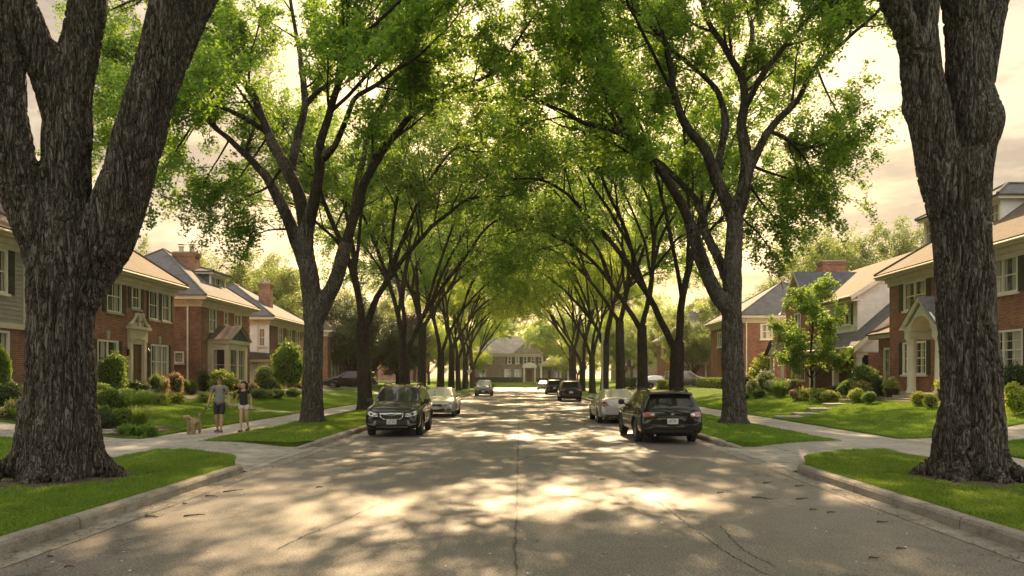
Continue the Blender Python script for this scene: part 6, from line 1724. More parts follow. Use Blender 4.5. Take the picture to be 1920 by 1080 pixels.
# clipped hedge block
def hedge(name, x0, x1, y0, y1, z0, h, label, mat='leaf_shrub', dens=900, leaf=.055):
    nr = np.random.RandomState(int(abs(x0*7+y0*3))); o = empty(name, ((x0+x1)/2, (y0+y1)/2, z0), 0, label, 'hedge')
    hx, hy = (x1-x0)/2, (y1-y0)/2; pts = []
    for (nx, ny, nz, A) in ((1, 0, 0, 4*hy*h/2), (-1, 0, 0, 4*hy*h/2), (0, 1, 0, 2*hx*h), (0, -1, 0, 2*hx*h), (0, 0, 1, 4*hx*hy)):
        k = int(A*dens); u, v = nr.random_sample(k)*2-1, nr.random_sample(k); q = nr.random_sample(k)*2-1; dpt = nr.random_sample(k)**2*.08-.015
        if nx: p = np.stack([nx*(hx-dpt), u*hy, v*h], 1)
        elif ny: p = np.stack([u*hx, ny*(hy-dpt), v*h], 1)
        else: p = np.stack([u*hx, q*hy, h-dpt], 1)
        pts.append(p)
    P = np.concatenate(pts); P += .03*np.stack([np.sin(P[:, 1]*5+P[:, 2]*7), np.sin(P[:, 0]*5+P[:, 2]*6), np.sin(P[:, 0]*4+P[:, 1]*5)], 1)
    link('foliage', leaf_mesh('foliage', P, leaf, M[mat], nr, .2, .6), o)
    mb = MB(); mb.box(-hx+.09, hx-.09, -hy+.09, hy-.09, -.1, h-.08, INNER); b = mb.build('inner_core'); b.parent = o  # dark solid block added inside the hedge leaves
    return o

# planted beds (soil sheets a little above the lawn)
def bed(name, x0, x1, y0, y1):
    xs = np.linspace(x0, x1, 12); ys = np.linspace(y0, y1, max(3, int((y1-y0)/.8)))
    o = grid_sheet(name, M['mulch'], sorted(xs), ys, lambda x, y: hz(x, y)+.055+.02*mnoise.noise(Vector((x*2, y*2, 0))), .06)
bed('planting_bed_left', -18.98, -15.6, 23.0, 68.0); bed('planting_bed_right', 15.9, 18.98, 23.0, 60.0)
bed('planting_bed_corner', -17, -11.2, 21.95, 25.6)

CATN = {'ball': 'shrub', 'limeball': 'shrub', 'cloud': 'shrub', 'bush': 'bush', 'limebush': 'bush', 'pink': 'flowering bush', 'white': 'flowering bush', 'dark': 'shrub', 'red': 'shrub', 'grass': 'grass clump', 'yellow': 'perennial', 'pinkclump': 'perennial', 'hosta': 'hosta', 'tall': 'tall shrub', 'standard': 'shrub'}
LOOK = {'ball': 'round clipped green shrub', 'limeball': 'rounded lime green shrub', 'cloud': 'cloud clipped green shrub', 'bush': 'loose leafy green bush', 'limebush': 'loose lime green bush', 'pink': 'bush with pink flower heads', 'white': 'pale bush with cream flower heads', 'dark': 'dark green shrub', 'red': 'dark reddish leaved shrub', 'grass': 'arching green grass clump', 'yellow': 'yellow green perennial clump', 'pinkclump': 'perennial clump with pink flowers', 'hosta': 'low broad leaved hosta', 'tall': 'tall leafy green shrub', 'standard': 'clipped ball shrub on a bare stem'}
used = {}; lastd = {}
NTH = ['nearest', 'second', 'third', 'fourth', 'fifth', 'sixth', 'seventh', 'eighth', 'ninth', 'tenth', 'eleventh', 'twelfth', 'thirteenth', 'fourteenth']
queue = []
def place(kind, pxc, by, wpx, hpx, where, x=None, d=None):
    """by: photo row of the foot; the ground height decides the distance"""
    dd = d
    if dd is None:
        dd = 35.0
        for _ in range(12):
            xx = (pxc-VPX)*dd/FPX; dd = .5*dd+.5*(CAMZ-hz(xx, dd)-.05)*FPX/(by-VPY)
            dd = max(22.5, min(80, dd))
    xx = (pxc-VPX)*dd/FPX
    if abs(xx) > 18.35: dd *= 18.35/abs(xx); xx = math.copysign(18.35, xx)
    top = CAMZ+(VPY-(by-hpx))*dd/FPX
    queue.append((where, kind, dd, xx, wpx*dd/FPX, max(.3, top-hz(xx, dd)-.04)))
def flush():
    groups = {}
    for q in queue: groups.setdefault((q[0], q[1]), []).append(q)
    for (where, kind), L_ in groups.items():
        L_.sort(key=lambda q: q[2])
        for i, (_, _, d, x, w_, h_) in enumerate(L_):
            src = PR[kind]
            H0 = {'ball': .88, 'limeball': .85, 'cloud': .92, 'bush': 1.0, 'limebush': .98, 'pink': .88, 'white': .88, 'dark': .92, 'red': .88, 'grass': .8, 'yellow': .62, 'pinkclump': .62, 'hosta': .42, 'tall': 1.15, 'standard': 1.05}[kind]
            lab = LOOK[kind]+' '+where
            if len(L_) > 1: lab = '%s %s' % (NTH[i] if i else 'nearest', lab)
            o = copy_tree(src, (x, d, hz(x, d)+.04), random.Random(int(d*100)).uniform(0, 6.2), (w_/1.05, w_/1.05, max(.25, h_/H0)), lab, cat=CATN[kind], group='planting '+where)
PROTO_N = list(PR.values())
A = 'beside the house with the scrolled doorway'
for t in [('tall', 212, 722, 66, 60), ('ball', 292, 726, 26, 24), ('pink', 300, 738, 32, 32), ('pink', 329, 736, 28, 36), ('standard', 345, 738, 26, 26), ('dark', 262, 738, 38, 24),
          ('yellow', 296, 757, 44, 24), ('yellow', 330, 755, 40, 22), ('grass', 250, 774, 58, 40), ('bush', 205, 770, 50, 44), ('dark', 196, 745, 40, 26), ('limeball', 270, 752, 30, 20)]: place(*t, A)
Bw = 'below the gabled bay window'
for t in [('limebush', 420, 738, 66, 44), ('dark', 383, 727, 22, 34), ('yellow', 384, 754, 36, 22), ('yellow', 407, 752, 34, 20), ('ball', 358, 736, 24, 24), ('red', 450, 742, 26, 20), ('limeball', 446, 748, 24, 16)]: place(*t, Bw)
Cw = 'before the house with the white sided end wall'
for t in [('cloud', 496, 735, 46, 50), ('dark', 520, 730, 28, 30), ('bush', 541, 733, 66, 92), ('ball', 485, 748, 36, 20), ('ball', 518, 746, 32, 17), ('ball', 550, 744, 34, 17), ('pink', 474, 738, 22, 20), ('limeball', 502, 746, 24, 15), ('red', 562, 738, 22, 18)]: place(*t, Cw)
Dw = 'in the corner bed by the left driveway'
for t in [('dark', 200, 806, 36, 36), ('bush', 226, 806, 48, 40), ('hosta', 240, 826, 46, 26), ('hosta', 272, 822, 44, 26), ('grass', 262, 800, 30, 36), ('ball', 196, 790, 36, 30)]: place(*t, Dw)
Ew = 'left of the largest left elm, near the driveway'
for t in [('white', 14, 808, 46, 42), ('pinkclump', 30, 788, 42, 44), ('dark', 8, 762, 60, 46), ('hosta', 30, 824, 34, 22), ('tall', 6, 760, 36, 110), ('grass', 44, 806, 36, 40)]: place(*t, Ew)
Fw = 'before the plain brick house at the right'
for t in [('limebush', 1428, 726, 58, 62), ('white', 1434, 738, 42, 42), ('white', 1412, 742, 28, 30), ('ball', 1424, 746, 26, 18), ('dark', 1402, 740, 24, 34), ('grass', 1462, 744, 26, 30), ('ball', 1398, 748, 18, 12)]: place(*t, Fw)
Gw = 'before the white gabled house'
for t in [('pink', 1494, 750, 26, 20), ('yellow', 1512, 750, 30, 26), ('yellow', 1536, 752, 38, 28), ('limeball', 1556, 752, 34, 20), ('dark', 1566, 742, 26, 20), ('bush', 1592, 744, 40, 32), ('bush', 1624, 736, 62, 50), ('limebush', 1606, 754, 36, 26), ('bush', 1630, 756, 30, 22), ('dark', 1650, 738, 28, 30), ('tall', 1594, 712, 20, 26), ('red', 1500, 742, 22, 22)]: place(*t, Gw)
Hw = 'before the house with the columned portico'
for t in [('limeball', 1722, 760, 28, 26), ('limeball', 1745, 764, 26, 26), ('dark', 1898, 742, 60, 60), ('limebush', 1906, 776, 56, 58), ('limebush', 1935, 772, 50, 50), ('dark', 1762, 742, 26, 30), ('dark', 1672, 745, 30, 26)]: place(*t, Hw)
Iw = 'beside the trunks of the right kerb elms'
for t in [('limebush', 1245, 735, 40, 24), ('limebush', 1262, 733, 30, 22)]: place(*t, Iw)
flush()
# extra planting by the far house
for o in PROTO_N:
    for c_ in list(o.children): bpy.data.objects.remove(c_)
    bpy.data.objects.remove(o)
hedge('clipped_hedge', -17.6, -17.0, 30.6, 34.0, hz(-17.3, 33)+.03, .42, 'long low clipped hedge before the red brick house with the scrolled doorway')
hedge('clipped_hedge', -16.4, -15.8, 25.5, 29.6, hz(-16.2, 27)+.03, .75, 'clipped hedge before the beige sided house, left of the largest elm')
hedge('clipped_hedge', 16.1, 16.9, 49.5, 51.6, hz(16.5, 50)+.03, .95, 'tall square clipped hedge before the white sided house, left of the maple')
hedge('clipped_hedge', 16.1, 16.9, 46.6, 48.6, hz(16.5, 47)+.03, .85, 'square clipped hedge before the white sided house, behind the maple trunk')
hedge('clipped_hedge', 17.2, 18.2, 66.0, 75.0, .95, .9, 'long clipped hedge along the plain brick house at the right', dens=250, leaf=.1)
hedge('clipped_hedge', 13.2, 14.2, 92.0, 99.0, .8, 1.1, 'dark hedge beyond the right driveway with silver cars', 'leaf_dark', 200, .1)
hedge('clipped_hedge', -9.5, .5, 155.6, 156.6, 1.05, .9, 'low hedge below the windows of the far house', 'leaf_dark', 130, .14)
hedge('clipped_hedge', 3.2, 9.5, 154.0, 154.8, 1.0, .8, 'low hedge before the porch wing of the far house', 'leaf_dark', 130, .14)
# potted flowers by the portico
def potted(x, y, z, label):
    r = empty('potted_plant', (x, y, z), 0, label, 'potted plant', 'flower pots by the portico')
    mb = MB(); mb.lathe([(.01, 0), (.15, 0), (.17, .05), (.22, .4), (.25, .44), (.25, .48), (.2, .48), (.18, .42), (.01, .42)], 18, M['terracotta']); o = mb.build('pot', None, True); o.parent = r
    nr = np.random.RandomState(int(y*10)); bl = [(0, 0, .66, .32, .32, .26), (.1, 0, .78, .2, .2, .2)]
    link('foliage', leaf_mesh('foliage', blob_points(nr, bl, 900, .5), .08, M['leaf_lime'], nr, .2, .55), r)
    F = blob_points(nr, bl, 14, .98); C = np.repeat(F, 12, axis=0)+nr.normal(size=(len(F)*12, 3))*.03
    link('blossom', leaf_mesh('blossom', C, .05, M['petal_white'], nr, .3, .9), r)
potted(16.95, 35.15, hz(17, 35)+.05, 'dark pot of pale flowers left of the portico steps'); potted(17.2, 31.2, hz(17, 31)+.05, 'dark pot of pale flowers right of the first portico column'); 
pt = empty('potted_plant', (16.1, 36.3, hz(16.1, 36)+.05), 0, 'low dark pot brimming with pink flowers at the edge of the lawn', 'potted plant')
mb = MB(); mb.lathe([(.01, 0), (.2, 0), (.3, .3), (.33, .36), (.28, .36), (.01, .3)], 18, M['terracotta']); o = mb.build('pot', None, True); o.parent = pt
nr = np.random.RandomState(5); bl = [(0, 0, .5, .42, .42, .32)]
link('foliage', leaf_mesh('foliage', blob_points(nr, bl, 900, .6), .08, M['leaf_shrub'], nr, .2, .55), pt)
F = blob_points(nr, bl, 40, .98); C = np.repeat(F, 12, axis=0)+nr.normal(size=(len(F)*12, 3))*.03
link('blossom', leaf_mesh('blossom', C, .05, M['petal_pink'], nr, .3, .9), pt)
# edging stones of the corner bed
for i, (x, y, r_, lab) in enumerate(((-12.0, 22.2, .34, 'flat grey stone at the tip of the corner bed, nearest the sidewalk'), (-13.0, 22.3, .5, 'long flat grey stone edging the corner bed, in the middle'), (-14.4, 22.5, .46, 'pale edging stone of the corner bed, nearest the largest elm'))):
    mb = MB(); vs = []; fs = []; nu, nv = 14, 8
    for j in range(nv+1):
        for k in range(nu):
            t, f = TAU*k/nu, math.pi*j/nv; d = Vector((math.sin(f)*math.cos(t), math.sin(f)*math.sin(t), math.cos(f))); s_ = 1+.35*mnoise.noise(d*1.6+Vector((i*5, 0, 0)))
            vs.append((x+d.x*r_*1.5*s_, y+d.y*r_*.6*s_, hz(x, y)+.06+d.z*r_*.3*s_))
    for j in range(nv):
        for k in range(nu): fs.append((j*nu+k, (j+1)*nu+k, (j+1)*nu+(k+1) % nu, j*nu+(k+1) % nu))
    mb.mesh(vs, fs, M['rock']); o = mb.build('edging_stone', None, False); tag(o, lab, 'stone', 'stones edging the corner bed')
# stepping slabs up the right lawn
for i, (x, y) in enumerate(((11.35, 32.5), (12.35, 33.3), (13.35, 34.1), (14.35, 34.9), (15.4, 35.6))):
    mb = MB(); z = hz(x, y); rr = random.Random(i)
    w_, l_ = .52+rr.uniform(-.04, .04), .85
    mb.prism([(x-w_, y-l_*.5), (x+w_*.9, y-l_*.55), (x+w_, y+l_*.5), (x-w_*.92, y+l_*.48)], 'z', z-.06, z+.10, M['slab'])
    o = mb.build('stepping_slab', bevel=.012); tag(o, ['lowest', 'second', 'third', 'fourth', 'topmost'][i]+' stone slab of the steps climbing the right lawn', 'step', 'stone slabs climbing the lawn')

# ------------------------------------------------------------------ grass blades
def grass(name, region, n, hgt, zf, seed, wid=.006):
    nr = np.random.RandomState(seed); x0, x1, y0, y1, ok = region
    P = np.stack([x0+(x1-x0)*nr.random_sample(n), y0+(y1-y0)*nr.random_sample(n)], 1)
    P = P[[bool(ok(a, b)) for a, b in P]]; n = len(P)
    Z = np.array([zf(a, b) for a, b in P])
    b = np.stack([P[:, 0], P[:, 1], Z-.01], 1); a = nr.random_sample(n)*TAU
    d = np.stack([np.cos(a), np.sin(a), np.zeros(n)], 1); sa = nr.random_sample(n)*TAU
    clump = .75+.5*np.array([mnoise.noise(Vector((p[0]*2.2, p[1]*2.2, 0))) for p in P])
    dist = np.maximum(1, P[:, 1]/16.0)
    s = np.stack([np.cos(sa), np.sin(sa), np.zeros(n)], 1)*(wid*dist*(.7+.6*nr.random_sample(n)))[:, None]
    H = (hgt*clump*(.6+.7*nr.random_sample(n)))[:, None]; Zv = np.array([[0, 0, 1.]])
    m = b+d*H*.25+Zv*H*.6; t = b+d*H*(.5+.5*nr.random_sample(n))[:, None]+Zv*H
    v = np.stack([b-s, b+s, m+s*.7, m-s*.7, t+s*.1, t-s*.1], 1).reshape(-1, 3); k = np.arange(n)[:, None]*6
    f = np.concatenate([k+np.array([[0, 1, 2, 3]]), k+np.array([[3, 2, 4, 5]])])
    o = link(name, np_mesh(name, v, f, [M['grass_blade']])); tag(o, kind='stuff'); return o
for s, nm in ((-1, 'left'), (1, 'right')):
    nz = lambda x: 15.3+.95*sm((abs(x)-5.7)/.6)+(abs(x)-5.7)*.78+.25*math.sin((abs(x)-5.7)*1.1)
    def bare(x, y, s=s):      # soil shows round the big trunk
        r = math.hypot(x-s*7.8, y-13.2); return r > .95 and (r > 1.35+.9*mnoise.noise(Vector((x*1.5, y*1.5, 0))) or mnoise.noise(Vector((x*4, y*4, 7))) > .05)
    vh = lambda x, y: .155+.035*math.sin(max(0, min(1, (abs(x)-5.7)/3.1))*math.pi)+.012*mnoise.noise(Vector((x*1.3, y*1.3, 3)))
    X0, X1 = sorted((s*5.68, s*8.84))
    grass('verge_grass_near', (X0, X1, 6.5, 19.3, lambda x, y: y < nz(x)+.06 and bare(x, y)), 95000, .06, vh, 5+s)
    grass('verge_grass_far', (X0, X1, 20.3, 46, lambda x, y: y > 21.06-.65*sm((abs(x)-5.7)/.6)+(abs(x)-5.7)*.22), 80000, .055, vh, 8+s)
    X0, X1 = sorted((s*10.74, s*16.2))
    grass('lawn_grass', (X0, X1, 21.7, 52, lambda x, y: not (s < 0 and y < 25.6 and x < -11.3)), 130000, .055, lambda x, y: hz(x, y)+.03, 12+s)
    X0, X1 = sorted((s*10.74, s*15))
    grass('lawn_grass_near', (X0, X1, 14.5, 19.4, lambda x, y: True), 16000, .06, lambda x, y: hz(x, y)+.03, 15+s)
# bare soil patches beside the big trunks
for s in (-1, 1):
    c_ = (s*7.75, 13.0); pts = [(c_[0]+math.cos(TAU*i/40)*(1.2+.35*mnoise.noise(Vector((math.cos(TAU*i/40)*2, math.sin(TAU*i/40)*2, s)))), c_[1]+math.sin(TAU*i/40)*(1.35+.45*mnoise.noise(Vector((math.cos(TAU*i/40)*2, 5, math.sin(TAU*i/40)*2))))) for i in range(40)]
    mb = MB(); vs = [(c_[0], c_[1], .205)]; fs = []
    for k in range(1, 6):
        for p in pts:
            x, y = c_[0]+(p[0]-c_[0])*k/5, c_[1]+(p[1]-c_[1])*k/5; x = math.copysign(min(8.7, max(5.75, abs(x))), s)
            vs.append((x, y, vh(x, y)+.012+.02*mnoise.noise(Vector((x*5, y*5, 0)))*(1 if k < 5 else 0)-(0.03 if k == 5 else 0)))
    for i in range(40): fs.append((0, 1+i, 1+(i+1) % 40))
    for k in range(4):
        for i in range(40): fs.append((1+k*40+i, 1+(k+1)*40+i, 1+(k+1)*40+(i+1) % 40, 1+k*40+(i+1) % 40))
    mb.mesh(vs, fs, M['earth']); o = mb.build('bare_soil', None, True); tag(o, kind='structure')
# ------------------------------------------------------------------ litter on the road
tw = [(365, 968, 38), (395, 932, 26), (438, 922, 36), (285, 970, 30), (350, 945, 16), (600, 915, 14), (1440, 906, 22), (1430, 934, 40), (1505, 937, 24), (1500, 912, 18), (1558, 962, 16), (1525, 957, 14), (1655, 980, 22), (1640, 1048, 20), (1130, 900, 12), (1350, 925, 14), (1690, 1030, 18), (130, 1065, 18), (95, 1045, 14)]
for i, (x, y, w_) in enumerate(tw):
    d = 1.9*FPX/(y-VPY); p = px(x, y, d); g = random.Random(i); Ln = w_*d/FPX; a = g.uniform(-.5, .5); mb = MB(); q = Vector((p.x-Ln/2*math.cos(a), d-Ln/2*math.sin(a), .012)); pts = [q.copy()]
    for k in range(4):
        a += g.uniform(-.35, .35); q = q+Vector((math.cos(a), math.sin(a), 0))*Ln/4; q.z = .012+g.uniform(0, .012); pts.append(q.copy())
    mb.tube(pts, [.011, .010, .009, .007, .005], 5, M['stem']); mb.tube([pts[2], pts[2]+Vector((math.cos(a+.8), math.sin(a+.8), .1))*Ln*.2], [.006, .003], 4, M['stem'])
    o = mb.build('fallen_twig', None, True); tag(o, 'small dry brown twig lying on the asphalt', 'twig', 'twigs lying on the asphalt')
nr = np.random.RandomState(77)
def litter(name, n, xa, xb, size, mat, z, y0=7, y1=34):
    C = np.stack([xa+(xb-xa)*nr.random_sample(n), y0+(y1-y0)*nr.random_sample(n)**1.3, np.full(n, z)], 1); me = leaf_mesh(name, C, size, mat, nr, 6, .6)
    o = link(name, me); tag(o, kind='stuff')
dry = m_leaf('dry_leaf', (.10, .06, .03), (.22, .14, .06), (.3, .2, .1), .2); M['dry'] = dry
litter('leaf_litter_left', 700, -5.48, -4.9, .045, dry, .02); litter('leaf_litter_right', 700, 4.9, 5.48, .045, dry, .02); litter('leaf_litter_verge_left', 160, -8.6, -5.8, .05, dry, .235, 9, 17); litter('leaf_litter_verge_right', 160, 5.8, 8.6, .05, dry, .235, 9, 17); litter('leaf_litter_road', 260, -5, 5, .04, dry, .012, 7, 26)
litter('petal_litter', 90, -5.3, 5.3, .045, M['petal_white'], .014, 7, 17)
# cracks in the asphalt: thin sunken-looking seams of dirt laid 4 mm above the surface
for j, ln in enumerate(([(1232, 940), (1262, 962), (1290, 985), (1318, 1003), (1352, 1030), (1395, 1055), (1440, 1079)], [(1350, 985), (1372, 1010), (1400, 1035), (1452, 1062)], [(520, 1030), (585, 1000), (640, 978), (700, 950), (742, 938)], [(1180, 880), (1215, 902), (1240, 915)])):
    g = random.Random(j); P_ = []
    for x, y in ln: dd = CAMZ*FPX/(y-VPY); P_.append(Vector(((x-VPX)*dd/FPX, dd, 0)))
    Q = catmull(P_, 14); mb = MB(); vs = []; fs = []
    for i, q in enumerate(Q):
        w_ = .003+.006*g.random()*(1 if g.random() > .25 else .1); o_ = Vector((g.gauss(0, .012), g.gauss(0, .02), 0)); t = (Q[min(i+1, len(Q)-1)]-Q[max(i-1, 0)]).normalized(); n_ = Vector((-t.y, t.x, 0))
        vs += [tuple(q+o_+n_*w_+Vector((0, 0, .004))), tuple(q+o_-n_*w_+Vector((0, 0, .004)))]
    for i in range(len(Q)-1): fs.append((2*i, 2*i+1, 2*i+3, 2*i+2))
    mb.mesh(vs, fs, M['crack']); o = mb.build('road_crack'); tag(o, kind='structure')
# street furniture far off: a lamp post and a sign at the left
lp = empty('street_sign', (-6.3, 96, .15), 0, 'small pale street sign on a thin post at the far left kerb', 'sign')
mb = MB(); mb.tube([(0, 0, -.2), (0, 0, 2.9)], .03, 8, M['stone']); o = mb.build('post'); o.parent = lp
mb = MB(); mb.prism([(-.36, 2.55), (0, 2.2), (.36, 2.55), (0, 2.9)], 'y', -.05, -.035, M['trim']); o = mb.build('sign_plate'); o.parent = lp
ps = empty('marker_post', (6.45, 60.2, .15), 0, 'tall pale post at the right kerb between the elms', 'post')
mb = MB(); mb.tube([(0, 0, -.2), (0, 0, 5.2)], [.09, .07], 10, M['stone']); mb.lathe([(.12, 0), (.12, .1), (.09, .14)], 12, M['stone']); mb.lathe([(.075, 5.2), (.05, 5.27), (.005, 5.3)], 10, M['stone']); o = mb.build('shaft'); o.parent = ps
# ------------------------------------------------------------------ people and dog
SKIN = m_plain('skin', (.42, .25, .17), .55, var=.1, vscale=8); SKIN2 = m_plain('skin_pale', (.50, .31, .22), .55, var=.1, vscale=8)
HAIR = m_plain('dark_hair', (.030, .018, .012), .6, var=.3, vscale=30); TEE = m_plain('grey_tee', (.20, .19, .175), .85, var=.15, vscale=10, bumpy=.4); SHORT = m_plain('dark_shorts', (.022, .024, .028), .85, var=.2, bumpy=.4)
BTEE = m_plain('black_tee', (.018, .016, .017), .85, var=.2, bumpy=.4); WSHORT = m_plain('white_shorts', (.62, .59, .55), .85, var=.1, bumpy=.4); SHOE = m_plain('dark_shoe', (.05, .04, .035), .6, var=.3); SOLE = m_plain('sole', (.5, .48, .45), .7, var=.1); SUNG = m_plain('sunglass', (.01, .01, .01), .1, var=0)
def skin_mesh(name, nodes, edges, mat, parent, sub=2, root=0):
    """nodes: (x, y, z, rx, ry)"""
    me = bpy.data.meshes.new(name); me.from_pydata([n[:3] for n in nodes], edges, [])
    o = link('tmp', me); sk = o.modifiers.new('s', 'SKIN'); sk.use_smooth_shade = True; sk.branch_smoothing = .5
    for i, n in enumerate(nodes): me.skin_vertices[0].data[i].radius = (n[3], n[4] if len(n) > 4 else n[3])
    me.skin_vertices[0].data[root].use_root = True
    sb = o.modifiers.new('u', 'SUBSURF'); sb.levels = sub; sb.render_levels = sub
    m_ = baked(o); bpy.data.objects.remove(o); m_.materials.clear(); m_.materials.append(mat); m_.name = name
    m_.polygons.foreach_set('use_smooth', [True]*len(m_.polygons))
    return link(name, m_, parent)
def head_parts(root, c, face, skin, s=1.0, hair='short', sung=False):
    """c centre of head, face = unit vector the face looks along"""
    f = Vector(face).normalized(); r = f.cross(Vector((0, 0, 1))).normalized(); u = r.cross(f).normalized()
    P = lambda a, b, d: Vector(c)+(r*a+u*b+f*d)*s
    def ell(mb, ce, ra, rb, rd, mat, n=12, k=8, cut=None):
        vs = []; fs = []
        for j in range(k+1):
            for i in range(n):
                t, q = TAU*i/n, math.pi*j/k; a_, b_, d_ = math.sin(q)*math.cos(t), math.cos(q), math.sin(q)*math.sin(t)
                if cut: a_, b_, d_ = cut(a_, b_, d_)
                vs.append(P(ce[0]+a_*ra, ce[1]+b_*rb, ce[2]+d_*rd))
        for j in range(k):
            for i in range(n): fs.append((j*n+i, (j+1)*n+i, (j+1)*n+(i+1) % n, j*n+(i+1) % n))
        mb.mesh(vs, fs, mat)
    return P, ell
def person(name, loc, rz, label, sex):
    root = empty(name, loc, rz, label, 'person')
    return root
# local frame: figure faces -y (towards the camera), x to the photo's right, feet at z = 0
def make_person(loc, rz, label, J, skin, top, bottom, hair, female, look):
    root = empty('person', loc, rz, label, 'person', None)
    n = []; e = []
    def add(p, r, r2=None, par=None):
        n.append((*p, r, r2 or r)); i = len(n)-1
        if par is not None: e.append((par, i))
        return i
    pel = add(J['pel'], .125 if not female else .12, .095); waist = add(J['waist'], .115 if not female else .095, .085, pel); ch = add(J['chest'], .14 if not female else .115, .10, waist)
    nb = add(J['neckb'], .075 if not female else .06, .065, ch); nk = add(J['neck'], .052 if not female else .043, .05, nb); hd0 = add(J['jaw'], .062, .07, nk); hd1 = add(J['head'], .078, .095, hd0); add(J['crown'], .062, .075, hd1)
    for s in ('L', 'R'):
        sh = add(J['sh'+s], .058 if not female else .045, None, nb); el = add(J['el'+s], .04 if not female else .032, None, sh); fa = add(tuple((a*.6+b*.4) for a, b in zip(J['el'+s], J['wr'+s])), .037 if not female else .03, None, el); wr = add(J['wr'+s], .026 if not female else .022, None, fa)
        pm = add(J['pa'+s], .034, .018, wr)
        w_, p_ = Vector(J['wr'+s]), Vector(J['pa'+s]); d = (p_-w_).normalized(); fr = Vector((0, 1, 0)); 
        for k in range(4):
            o = (fr*(k-1.5)*.019); a = p_+o+d*.045; b = a+d*(.032-.004*abs(k-1.4)); c_ = b+(d*.6+Vector((-.25 if s == 'R' else .25, 0, 0)))*.026
            i1 = add(tuple(a), .0095, None, pm); i2 = add(tuple(b), .0088, None, i1); add(tuple(c_), .0075, None, i2)
        tb = w_+d*.035+fr*-.035; t1 = add(tuple(tb), .011, None, pm); add(tuple(tb+d*.035+fr*-.008), .0085, None, t1)
        hp = add(J['hp'+s], .09 if not female else .088, None, pel); kn = add(J['kn'+s], .056 if not female else .052, None, hp); cf = add(tuple((a*.68+b*.32+(.012 if i_ == 1 else 0)) for i_, (a, b) in enumerate(zip(J['kn'+s], J['an'+s]))), .055 if not female else .048, None, kn); an = add(J['an'+s], .033 if not female else .029, None, cf)
        hl = add(J['to'+s], .036, .03, an)
    body = skin_mesh('body', n, e, skin, root, 2)
    # clothes as shells a little larger than the body
    g = 1.16
    N2 = []; E2 = []
    def add2(p, r, r2=None, par=None):
        N2.append((*p, r, r2 or r)); i = len(N2)-1
        if par is not None: E2.append((par, i))
        return i
    V_ = Vector
    hem = V_(J['pel'])+V_((0, 0, -.05 if not female else -.03))
    a0 = add2(tuple(hem), .165 if not female else .135, .125 if not female else .11); a0b = add2(tuple(V_(J['pel'])+V_((0, 0, .04))), .168 if not female else .142, .13 if not female else .118, a0); a1 = add2(J['waist'], .158 if not female else .125, .12 if not female else .108, a0b); a2 = add2(J['chest'], .172 if not female else .14, .128 if not female else .122, a1); a3 = add2(tuple(V_(J['neckb'])-V_((0, 0, .01))), .11 if not female else .088, .085, a2)
    for s in ('L', 'R'):
        sh = add2(J['sh'+s], .076 if not female else .06, None, a3); f_ = .62 if not female else .45
        add2(tuple(V_(J['sh'+s]).lerp(V_(J['el'+s]), f_)), .066 if not female else .05, None, sh)
    skin_mesh('tee_shirt', N2, E2, top, root, 2)
    N2 = []; E2 = []
    p0 = add2(tuple(V_(J['pel'])+V_((0, 0, .045))), .148 if not female else .128, .112)
    for s in ('L', 'R'):
        hp = add2(J['hp'+s], .108 if not female else .102, None, p0); f_ = .9 if not female else .34
        m_ = add2(tuple(V_(J['hp'+s]).lerp(V_(J['kn'+s]), f_*.5)), .102, None, hp); add2(tuple(V_(J['hp'+s]).lerp(V_(J['kn'+s]), f_)), .092 if not female else .098, None, m_)
    skin_mesh('shorts', N2, E2, bottom, root, 2)
    # head details
    c = V_(J['head'])-V_((0, 0, .01)); P, ell = head_parts(root, c, look, skin)
    mb = MB(); ell(mb, (0, -.012, .088), .014, .026, .024, skin); ell(mb, (0, -.062, .078), .026, .008, .014, m_lip); 
    for s in (-1, 1): ell(mb, (s*.084, -.01, -.005), .012, .03, .02, skin, 8, 6)
    ell(mb, (0, -.045, .02), .058, .075, .072, skin); o = mb.build('face', None, True); o.parent = root
    eb = MB()
    if female:
        for s in (-1, 1): ell(eb, (s*.032, .018, .082), .013, .007, .008, M['petal_white'], 8, 6); ell(eb, (s*.032, .018, .089), .006, .006, .004, SUNG, 8, 6); ell(eb, (s*.032, .036, .086), .018, .004, .006, HAIR, 8, 6)
        o = eb.build('eye', None, True)
    else:
        for s in (-1, 1): ell(eb, (s*.034, .016, .088), .028, .02, .012, SUNG, 10, 6)
        ell(eb, (0, .022, .094), .018, .005, .005, SUNG, 8, 6); eb.tube([P(-.06, .02, .085), P(-.084, .018, .0)], .004, 4, SUNG); eb.tube([P(.06, .02, .085), P(.084, .018, .0)], .004, 4, SUNG); o = eb.build('sunglasses', None, True)
    o.parent = root
    hb = MB()
    def capcut(a_, b_, d_):
        if d_ > .15 and b_ < .30: b_ = max(b_, .30); d_ = min(d_, .78)
        return a_, max(b_, -.45 if d_ < -.1 else (-.1 if d_ < .3 else .3)), d_
    ell(hb, (0, .035, -.008), .094, .10, .112, HAIR, 20, 14, capcut)
    if female:   # long hair falling behind the shoulders
        for k in range(9):
            a = -.075+.15*k/8; hb.tube([P(a, .06, -.07), P(a*1.15, -.05, -.095), P(a*1.2, -.15, -.085), P(a*1.1, -.24, -.07)], [.024, .026, .024, .008], 7, HAIR)
    o = hb.build('hair', None, True); o.parent = root
